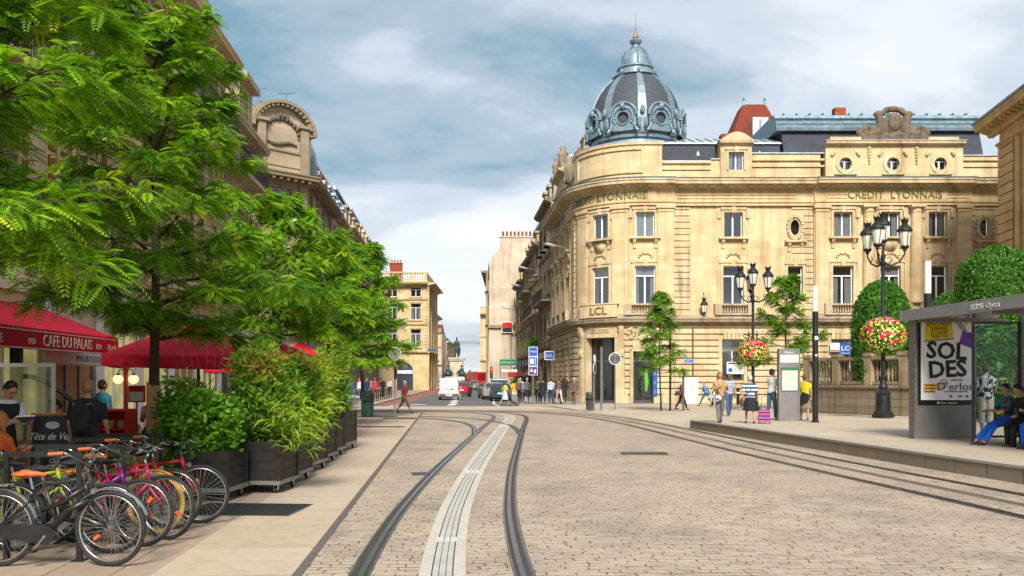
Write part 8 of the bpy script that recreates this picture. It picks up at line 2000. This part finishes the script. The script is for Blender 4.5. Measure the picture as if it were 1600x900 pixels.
# bank side pavement
person('person in a lime top and white skirt stepping off the kerb by the parked cars', -.45, 57.6, 0, 120, 1.66, W1, AW, 0, top=CL['lime'], bottom=CL['pale'], hair='brown', pants='skirt', sleeve=.45, long=.12)
for lb, x, y, f, kw in [('person in a sky blue shirt behind the lime top', .72, 62.5, 180, dict(top=CL['skyb'], bottom=CL['black'], hair='black')), ('person in brown close to the lime top', .45, 60.5, 20, dict(top=CL['brown'], bottom=CL['black'], hair='black')), ('person in white among the walkers near the parked cars', .62, 66, 0, dict(top=CL['white'], bottom=CL['denim'], hair='grey')),
  ('person in dark grey walking just left of the blue sign post', 1.0, 59.6, 180, dict(top=CL['grey'], bottom=CL['black'], hair='grey', coat=.25, pants='skirt')), ('person in a long black coat right of the blue sign post', 2.05, 59.2, 180, dict(top=CL['black'], bottom=CL['black'], hair='black', coat=.4, wide=1.15)), ('person in olive beside the long black coat', 1.72, 60.0, 180, dict(top=CL['olive'], bottom=CL['black'], hair='brown')),
  ('person in a pale vest and dark jeans walking up the street', 2.62, 60.2, 180, dict(top=CL['pale'], bottom=CL['navy'], hair='brown')), ('person in plum top and beige trousers pushing a stroller', 3.05, 57.9, 200, dict(top=CL['plum'], bottom=CL['beige'], hair='brown', lean=8, arm=((40, 5, 30), (40, 5, 30)))),
  ('person in a long black coat nearest the bank flank wall', 3.5, 60.5, 180, dict(top=CL['black'], bottom=CL['black'], hair='black', coat=.5, long=.35)), ('person in a brown suit walking past the bank corner', 4.0, 57.6, -10, dict(top=CL['brown'], bottom=CL['brown'], hair='grey', coat=.12))]:
    kw.setdefault('leg', W1 if x < 2 else W2); kw.setdefault('arm', AD); person(lb, x, y, .12, f, H=1.74, **kw)
t = thing('stroller', 'small dark stroller pushed along the bank side pavement', 'stroller', (2.95, 58.5, .12)); m = MB(); m.ball((0, .05, .55), (.2, .3, .2), 12, 8); m.build('seat', CL['black'], t, smooth=True)
for e in (-1, 1): m = MB(); m.tube([(e*.2, -.45, 1.0), (e*.2, .3, .15)], .015, 6); m.tube([(e*.2, -.3, .12), (e*.2, .25, .5)], .015, 6); m.build('frame', GREYM, t)
for e in (-1, 1):
    for yy in (-.3, .3): m = MB(); m.cyl((e*.22-.02, yy, .1), (e*.22+.02, yy, .1), .1, n=14); m.build('wheel', RUBBER, t)
person('person in a grey top and black trousers by the white street cabinet', 8.95, 47.2, G_(8.95, 47.2), 80, 1.64, W1, AD, 0, top=CL['grey'], bottom=CL['black'], hair='white')
t = thing('handbag', 'dark red handbag of the person in grey near the white cabinet', 'handbag', (8.72, 47.05, .85+.13)); m = MB(); m.box(-.14, .14, -.05, .05, -.1, .12); m.build('pouch', CL['plum'], t); m = MB(); m.tube([(-.1, 0, .12), (0, 0, .38), (.1, 0, .12)], .012, 5); m.build('handle', CL['plum'], t)
Y = 29.6; X = 325/1400*Y
p, h = person('person in a tan jacket and grey jeans clutching a patterned bag', X, Y, .3, 5, 1.70, ((14, 5), (-12, 14)), ((20, 6, 88), (24, 8, 92)), 0, top=CL['tan'], bottom=CL['grey'], hair='auburn', long=.28, near=1)
t = thing('shoulder_bag', 'black and white patterned bag clutched by the person in the tan jacket', 'handbag', (X-.22, Y-.24, 1.12), R(8)); m = MB(); m.ball((0, 0, 0), (.25, .09, .15), 14, 10); fused(m, .025, 'pouch', patterned('bag_pattern', 'spot', (.03, .03, .04), (.65, .62, .58), 14), t); m = MB(); m.tube([(-.18, .0, .1), (0, .12, .5), (.18, .0, .1)], .014, 6); m.build('strap', CL['brown'], t)
person('person in a navy striped shirt and jeans behind the tan jacket', 339/1400*36.5, 36.5, .27, 0, 1.72, W1, AD, 0, top=patterned('navy_stripe', 'stripe', (.02, .04, .16), (.55, .57, .62), 18), bottom=CL['denim'], hair='black', skin=SKIND, sleeve=.45, near=1)
person('stooping person in pale blue striding left along the bank wall', 11.75, 54.2, .13, -70, 1.60, ((34, 8), (-28, 14)), AW, 16, top=CL['skyb'], bottom=CL['denim'], hair='blond')
person('person in black striding behind the pale blue figure along the bank wall', 12.2, 53.2, .13, -60, 1.62, ((34, 8), (-26, 14)), AW, 10, top=CL['black'], bottom=CL['black'], hair='black')
Y = 29.2; X = 372/1400*Y
p, h = person('person in a blue striped top and black skirt pulling a suitcase', X, Y, .3, 175, 1.58, ((-10, 8), (14, 6)), ((-4, 10, 30), (-8, 14, 6)), 3, top=patterned('bold_stripe', 'stripe', (.02, .06, .12), (.50, .56, .62), 8), bottom=CL['black'], hair='grey', pants='skirt', sleeve=.45, near=1, wide=1.12)
t = thing('suitcase', 'small wheeled suitcase with pink and blue stripes beside the person in the black skirt', 'suitcase', (X+.42, Y-.15, .3), R(170)); 
m = MB(); m.frust(-.19, .19, -.11, .11, .05, .46, .02, .015); m.build('case', patterned('case_stripe', 'stripe', (.04, .04, .20), (.50, .08, .16), 9), t)
m = MB(); m.tube([(-.12, .1, .44), (-.14, .16, .86), (-.02, .17, .88), (.0, .17, .88), (.10, .16, .86), (.12, .1, .44)], .009, 6); m.build('handle', GREYD, t)
for e in (-1, 1): m = MB(); m.cyl((e*.16-.015, .09, .03), (e*.16+.015, .09, .03), .03, n=10); m.build('wheel', RUBBER, t)
m = MB(); m.frust(-.15, .15, -.14, -.105, .1, .32, .01, .0); m.build('front_pocket', CL['pink'], t)
t = thing('shoulder_bag', 'brown shoulder bag hanging at the left side of the person pulling the suitcase', 'handbag', (X-.27, Y-.02, 1.0)); m = MB(); m.ball((0, 0, 0), (.07, .14, .15), 12, 8); fused(m, .025, 'pouch', CL['brown'], t); m = MB(); m.tube([(0, 0, .12), (.22, -.16, .36), (.40, .0, .64)], .012, 6); m.build('strap', CL['brown'], t)
person('person in a white T-shirt and jeans half hidden behind the information pillar', 9.22, 31.8, .3, 110, 1.80, ((8, 4), (-6, 8)), ((16, 8, 90), (10, 8, 70)), 2, top=CL['white'], bottom=CL['denim'], hair='black', sleeve=.42, near=1, shoe=CL['white'])
Y = 31.4; X = 457/1400*Y
person('person in a yellow top and brown skirt walking away beside the black light column', X, Y, .3, 165, 1.62, ((-14, 10), (16, 4)), ((4, 8, 12), (-4, 8, 20)), 3, top=CL['yellow'], bottom=CL['khaki'], hair='auburn', pants='skirt', sleeve=.3, near=1, wide=1.08)
t = thing('shoulder_bag', 'black triangular bag across the back of the person in yellow', 'handbag', (X-.04, Y-.20, 1.08)); m = MB(); m.xz([(-.16, -.2), (.10, -.12), (.16, .12), (-.10, .22)], -.05, .05); m.build('pouch', CL['black'], t); m = MB(); m.tube([(-.12, 0, .2), (-.16, .06, .36)], .014, 5); m.build('strap', CL['black'], t)
t = thing('walking_stick', 'thin walking stick in the right hand of the person in yellow', 'walking stick', (X+.30, Y-.05, .3)); m = MB(); m.tube([(.05, 0, 0), (-.02, 0, .8)], .012, 6); m.build('shaft', CL['grey'], t); m = MB(); m.tube([(-.02, 0, .8), (-.02, -.03, .84), (-.02, -.1, .83)], .014, 6); m.build('handle', CL['brown'], t)
# tram stop
person('person in a black and white patterned shirt and cream shorts behind the shelter glass', 11.95, 22.6, .3, 172, 1.82, ST, ((10, 8, 60), (18, 12, 80)), 0, top=patterned('camo_shirt', 'spot', (.025, .025, .04), (.55, .56, .60), 9), bottom=CL['cream'], hair='brown', pants='knee', sleeve=.45, near=2, head=(-25, 8))
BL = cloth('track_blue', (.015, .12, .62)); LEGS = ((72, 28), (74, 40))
person('person in bright blue tracksuit trousers stretching both legs from the shelter bench', 10.95, 19.7, .3, -84, 1.74, LEGS, ((35, 10, 60), (30, 10, 70)), 8, seat=.46, top=patterned('teal_shirt', 'spot', (.02, .16, .22), (.05, .03, .03), 12), bottom=BL, hair='black', skin=SKIN, near=2, sleeve=.45, head=(10, 12))
person('person in a dark tracksuit leaning forward on the shelter bench', 11.02, 19.15, .3, -76, 1.78, ((78, 84), (74, 70)), ((40, 6, 70), (36, 8, 60)), 18, seat=.46, top=CL['black'], bottom=CL['black'], hair='black', near=2, head=(0, 16))
person('person in blue trousers at the right picture edge on the shelter bench', 11.0, 18.5, .3, -80, 1.74, ((80, 86), (76, 74)), AB, 14, seat=.46, top=CL['olive'], bottom=BL, hair='black', near=2)
person('person in beige sitting at the far end of the shelter bench', 11.32, 18.75, .3, -60, 1.90, SIT, AB, 0, seat=.52, top=CL['beige'], bottom=CL['khaki'], hair='white', near=1)
# ------------------------------------------------------------------ vehicles
def car(label, x, y, rz, col, kind='hatch', z=0, group=None, cat='car', name='parked_car'):
    t = thing(name, label, cat, (x, y, z), rz, group); paint = plain('paint_'+col[0], col[1], .22, .25, .05, 2, coat=.6); DG = plain('car_glass', (.03, .035, .04), .06, 0, .2, 1, spec=.6)
    if kind == 'van': st = [(-2.1, .66, .35, .62, .62, .6), (-2.0, .82, .22, .86, .86, .76), (-1.3, .86, .2, 1.02, 1.06, .78), (-.75, .87, .2, 1.06, 1.72, .72), (.2, .88, .2, 1.1, 1.84, .74), (1.9, .88, .2, 1.1, 1.80, .74), (2.08, .86, .26, 1.08, 1.72, .73), (2.12, .82, .4, 1.06, 1.6, .72)]
    else: st = [(-2.05, .62, .35, .60, .60, .58), (-1.95, .78, .22, .72, .72, .70), (-1.2, .86, .2, .88, .90, .72), (-.72, .87, .2, .94, 1.0, .68), (-.1, .88, .2, .95, 1.40, .60), (.8, .88, .2, .97, 1.44, .60), (1.45, .87, .2, .98, 1.36, .57), (1.9, .83, .22, .98, 1.04, .64), (2.05, .76, .35, .88, .88, .62)]
    m = MB(); n = 10
    for (yy, w_, zb, zl, zr, wr) in st:
        for p_ in ((-w_*.9, zb), (-w_, zb+.12), (-w_*1.0, zl-.12), (-w_*.96, zl), (-wr, zr), (wr, zr), (w_*.96, zl), (w_, zl-.12), (w_, zb+.12), (w_*.9, zb)): m.v.append((p_[0], yy, p_[1]))
    for i in range(len(st)-1):
        for k in range(n): m.f.append((i*n+k, i*n+(k+1) % n, (i+1)*n+(k+1) % n, (i+1)*n+k)); m.mi.append(0)
    m.f += [tuple(range(n-1, -1, -1)), tuple(range((len(st)-1)*n, len(st)*n))]; m.mi += [0, 0]
    m.build('body', paint, t, smooth=40)
    def lerp(a, b, f): return tuple(p+(q-p)*f for p, q in zip(a, b))
    def side(i, k, f, e):      # point on station i..i+1 at blend k, between belt (f=0) and roof (f=1)
        a = lerp(st[i], st[i+1], k); return (e*((a[1]*.96)*(1-f)+a[5]*f+.006), a[0], a[3]*(1-f)+a[4]*f)
    def glass(pts, nm): q = MB(); q.add(pts, [tuple(range(len(pts)))]); q.build(nm, DG, t)
    if kind == 'van':
        for e in (-1, 1): glass([side(3, .1, .12, e), side(4, .3, .12, e), side(4, .3, .85, e), side(3, .6, .85, e)], 'side_window')
        glass([(-.62, -1.32, 1.10), (.62, -1.32, 1.10), (.62, -.82, 1.66), (-.62, -.82, 1.66)], 'windscreen')
        m = MB(); m.box(-.006, .006, 2.12, 2.135, .45, 1.62); m.build('door_seam', GREYD, t); m = MB(); m.box(-.40, -.1, 2.115, 2.14, .86, .92); m.box(.1, .3, 2.115, 2.14, .9, .94); m.build('door_handle', GREYD, t)
        m = MB(); m.box(-.80, .80, 2.05, 2.2, .30, .50); m.build('bumper', GREYD, t)
    else:
        for e in (-1, 1): glass([side(3, .35, .12, e), side(4, .9, .12, e), side(4, .9, .86, e), side(3, .95, .86, e)], 'side_window'); glass([side(5, .0, .12, e), side(5, .95, .15, e), side(5, .8, .82, e), side(5, .0, .86, e)], 'side_window')
        a = lambda f, w_: (w_*(.62-.08*f), 1.93-.45*f, 1.02+.33*f)
        glass([(-.56, 1.905, 1.06), (.56, 1.905, 1.06), (.50, 1.49, 1.36), (-.50, 1.49, 1.36)], 'rear_window'); glass([(-.6, -.72, 1.02), (.6, -.72, 1.02), (.54, -.15, 1.38), (-.54, -.15, 1.38)], 'windscreen')
        m = MB(); m.box(-.70, .70, 1.98, 2.11, .32, .52); m.build('bumper', paint if col[0] != 'steel_blue' else GREYM, t)
    m = MB(); m.box(-.26, .26, 2.08 if kind != 'van' else 2.19, 2.125 if kind != 'van' else 2.215, .56 if kind != 'van' else .34, .67 if kind != 'van' else .45); m.build('number_plate', WHITE, t)
    for e in (-1, 1):
        m = MB(); m.box(e*.60 if kind != 'van' else e*.77, e*.82 if kind != 'van' else e*.86, 1.90 if kind != 'van' else 2.05, 2.03 if kind != 'van' else 2.135, .74, .92 if kind != 'van' else 1.2); m.build('tail_light', REDP, t)
        m = MB(); m.box(e*.48, e*.72, -2.03, -1.92, .60, .72); m.build('headlight', WHITE, t)
        m = MB(); m.ball((e*.98, -.62, 1.0), (.10, .07, .07), 8, 6); m.build('wing_mirror', paint, t)
        for yy in (-1.3, 1.3):
            m = MB(); m.tube([(e*.76, yy+.23*math.cos(a_*math.pi/10), .31+.23*math.sin(a_*math.pi/10)) for a_ in range(20)], .085, 8, closed=True); w_ = m.build('wheel', RUBBER, t, smooth=True)
            m = MB(); m.cyl((e*.74, yy, .31), (e*.85, yy, .31), .17, n=16); q = m.build('rim', STEEL, t, smooth=30); q.parent = w_
    return t
car('white delivery van driving away up the middle of the street', -5.35, 76.2, R(180)+.06, ('van_white', (.68, .69, .70)), 'van', name='delivery_van', cat='van')
car('small red car just ahead of the white van', -5.3, 93, R(180)+.06, ('red', (.40, .02, .02)), name='car')
car('dark teal car parked first in the row, nearest the lime top', -.95, 72.0, R(180)+.04, ('dark_teal', (.02, .05, .06)), group='cars parked along the bank side kerb')
car('silver grey car parked second in the row behind the dark teal one', -1.75, 77.6, R(180)+.04, ('silver', (.26, .27, .26)), group='cars parked along the bank side kerb')
car('dark green car parked third in the row', -2.3, 83.4, R(180)+.04, ('dark_green', (.03, .05, .04)), group='cars parked along the bank side kerb')
car('dark blue people carrier parked farthest in the row', -1.3, 89.5, R(180)+.04, ('dark_blue', (.03, .06, .10)), 'van', group='cars parked along the bank side kerb')
car('steel blue car nosing out of the side street behind the tall planted boxes', -11.3, 53.6, R(78), ('steel_blue', (.20, .26, .32)), name='car')
for i in range(4): car(('pale car far up the street left of the statue', 'white car passing below the statue', 'dark car passing below the statue', 'grey car far up the street beside the red bus')[i], (-12.2, -9.6, -7.6, -5.9)[i], (150, 158, 150, 140)[i], R((85, 80, 100, 180)[i]), [('pale', (.5, .5, .48)), ('van_white', (.68, .69, .70)), ('dark_teal', (.02, .05, .06)), ('silver', (.26, .27, .26))][i], 'van' if i == 1 else 'hatch', name='car')
t = thing('motorcycle', 'dark motorcycle with a red tail light ridden away up the street', 'motorcycle', (-4.05, 86, 0)); 
for yy in (-.68, .68): m = MB(); m.tube([(0, yy+.26*math.cos(a*math.pi/10), .32+.26*math.sin(a*math.pi/10)) for a in range(20)], .06, 8, closed=True); m.build('wheel', RUBBER, t, smooth=True)
m = MB(); m.ball((0, .0, .62), (.17, .5, .2), 12, 8); m.ball((0, -.3, .85), (.19, .28, .16), 12, 8); m.tube([(0, -.4, .8), (0, .2, .8), (0, .72, .92)], [.12, .13, .08], 8); fused(m, .04, 'body', CL['black'], t)
m = MB(); m.tube([(-.36, -.45, 1.05), (0, -.55, 1.0), (.36, -.45, 1.05)], .02, 6); m.tube([(0, -.5, 1.0), (0, -.68, .35)], .04, 6); m.build('handlebar', GREYD, t); m = MB(); m.box(-.09, .09, -.84, -.78, .7, .8) if False else m.box(-.1, .1, .84, .88, .68, .80); m.build('tail_light', REDP, t); m = MB(); m.box(-.1, .1, .82, .86, .5, .64); m.build('number_plate', WHITE, t)
person('motorcycle rider in dark clothes seen from behind', -4.05, 86.0, .0, 180, 1.74, ((60, 70), (60, 70)), ((50, 18, 20), (50, 18, 20)), 10, seat=.82, top=CL['brown'], bottom=CL['black'], hair='black')
t = thing('bus', 'bright red bus crossing the end of the street', 'bus', (-4.6, 150, 0), R(14)); m = MB(); m.box(-1.5, 1.6, -1.0, 8, .35, 2.9); m.build('body', plain('bus_red', (.62, .015, .015), .3, 0, .06), t)
m = MB(); m.box(-1.3, .5, -1.03, -1.0, 1.6, 2.6); m.build('windscreen', plain('bus_red_window', (.20, .02, .02), .1), t); m = MB(); m.box(.7, 1.45, -1.03, -1.0, .9, 2.5); m.build('door', plain('bus_door', (.02, .04, .04), .1), t); m = MB(); m.box(-1.45, 1.5, -1.02, 7.8, 2.9, 3.02); m.build('roof', WHITE, t)
for yy in (.6, 6): m = MB(); m.cyl((-1.52, yy, .45), (1.62, yy, .45), .45, n=14); m.build('wheel', RUBBER, t)
# statue on its pedestal
BRZ = plain('green_bronze', (.045, .075, .06), .5, .4, .4, 3); SX, SY = -11.1, 180
t = thing('monument', 'dark bronze standing figure on a pale stone pedestal with seated bronze figures at its foot', 'monument', (SX, SY, 0)); 
m = MB(); m.box(-4, 4, -4, 4, 0, .5); m.frust(-2.6, 2.6, -2.4, 2.4, .5, 2.2, .25, .25); m.frust(-1.35, 1.35, -1.3, 1.3, 2.2, 5.4, .1, .1); m.box(-1.5, 1.5, -1.45, 1.45, 5.4, 5.75); m.box(-1.65, 1.65, -1.6, 1.6, 5.75, 6.0); m.build('pedestal', stone('pale_pedestal', (.62, .58, .50), joints=.2, dirt=.3), t)
m = MB(); m.tube([(-.28, 0, 6.0), (-.25, 0, 6.9), (-.15, 0, 7.9)], [.17, .2, .3], 8); m.tube([(.3, .1, 6.0), (.27, 0, 6.9), (.12, 0, 7.9)], [.17, .2, .3], 8); m.lathe([(.42, 7.7), (.34, 8.2), (.44, 8.9), (.40, 9.25), (.14, 9.45)], n=12, sy=.7); m.ball((0, -.02, 9.72), (.19, .21, .26)); m.lathe([(.3, 9.85), (.2, 9.95), (.14, 10.1), (0, 10.12)], n=10)
m.tube([(-.42, 0, 9.1), (-.66, -.1, 8.5), (-.5, -.25, 8.0), (-.62, -.3, 7.2)], [.14, .11, .09, .04], 8); m.tube([(.42, 0, 9.1), (.62, 0, 8.5), (.45, -.2, 8.1)], [.14, .11, .1], 8); m.tube([(.3, .25, 8.9), (.5, .3, 7.6), (.45, .3, 6.4)], [.2, .3, .2], 8); fused(m, .08, 'bronze_figure', BRZ, t, 1)
for k, (x_, y_, z_, s_) in enumerate([(-1.7, -1.6, 2.2, 1), (1.2, -1.9, 2.2, -1), (2.6, -1.4, 1.2, 1)]):
    m = MB(); m.ball((x_, y_, z_+.5), (.8, .6, .6)); m.tube([(x_, y_, z_+.5), (x_+.1*s_, y_, z_+1.6)], [.5, .4], 8); m.ball((x_+.12*s_, y_-.05, z_+2.1), .26); m.tube([(x_, y_, z_+1.5), (x_+.8*s_, y_-.3, z_+1.0), (x_+1.2*s_, y_-.3, z_+.4)], [.2, .16, .12], 8); m.tube([(x_, y_-.2, z_+.5), (x_-.7*s_, y_-.8, z_+.4), (x_-.8*s_, y_-.9, z_-.5)], [.3, .26, .18], 8); m.ball((x_-.9*s_, y_, z_+.1), (.6, .5, .4)); fused(m, .1, 'seated_figure', BRZ, t, 1)

bpy.data.scenes.remove(TMP)
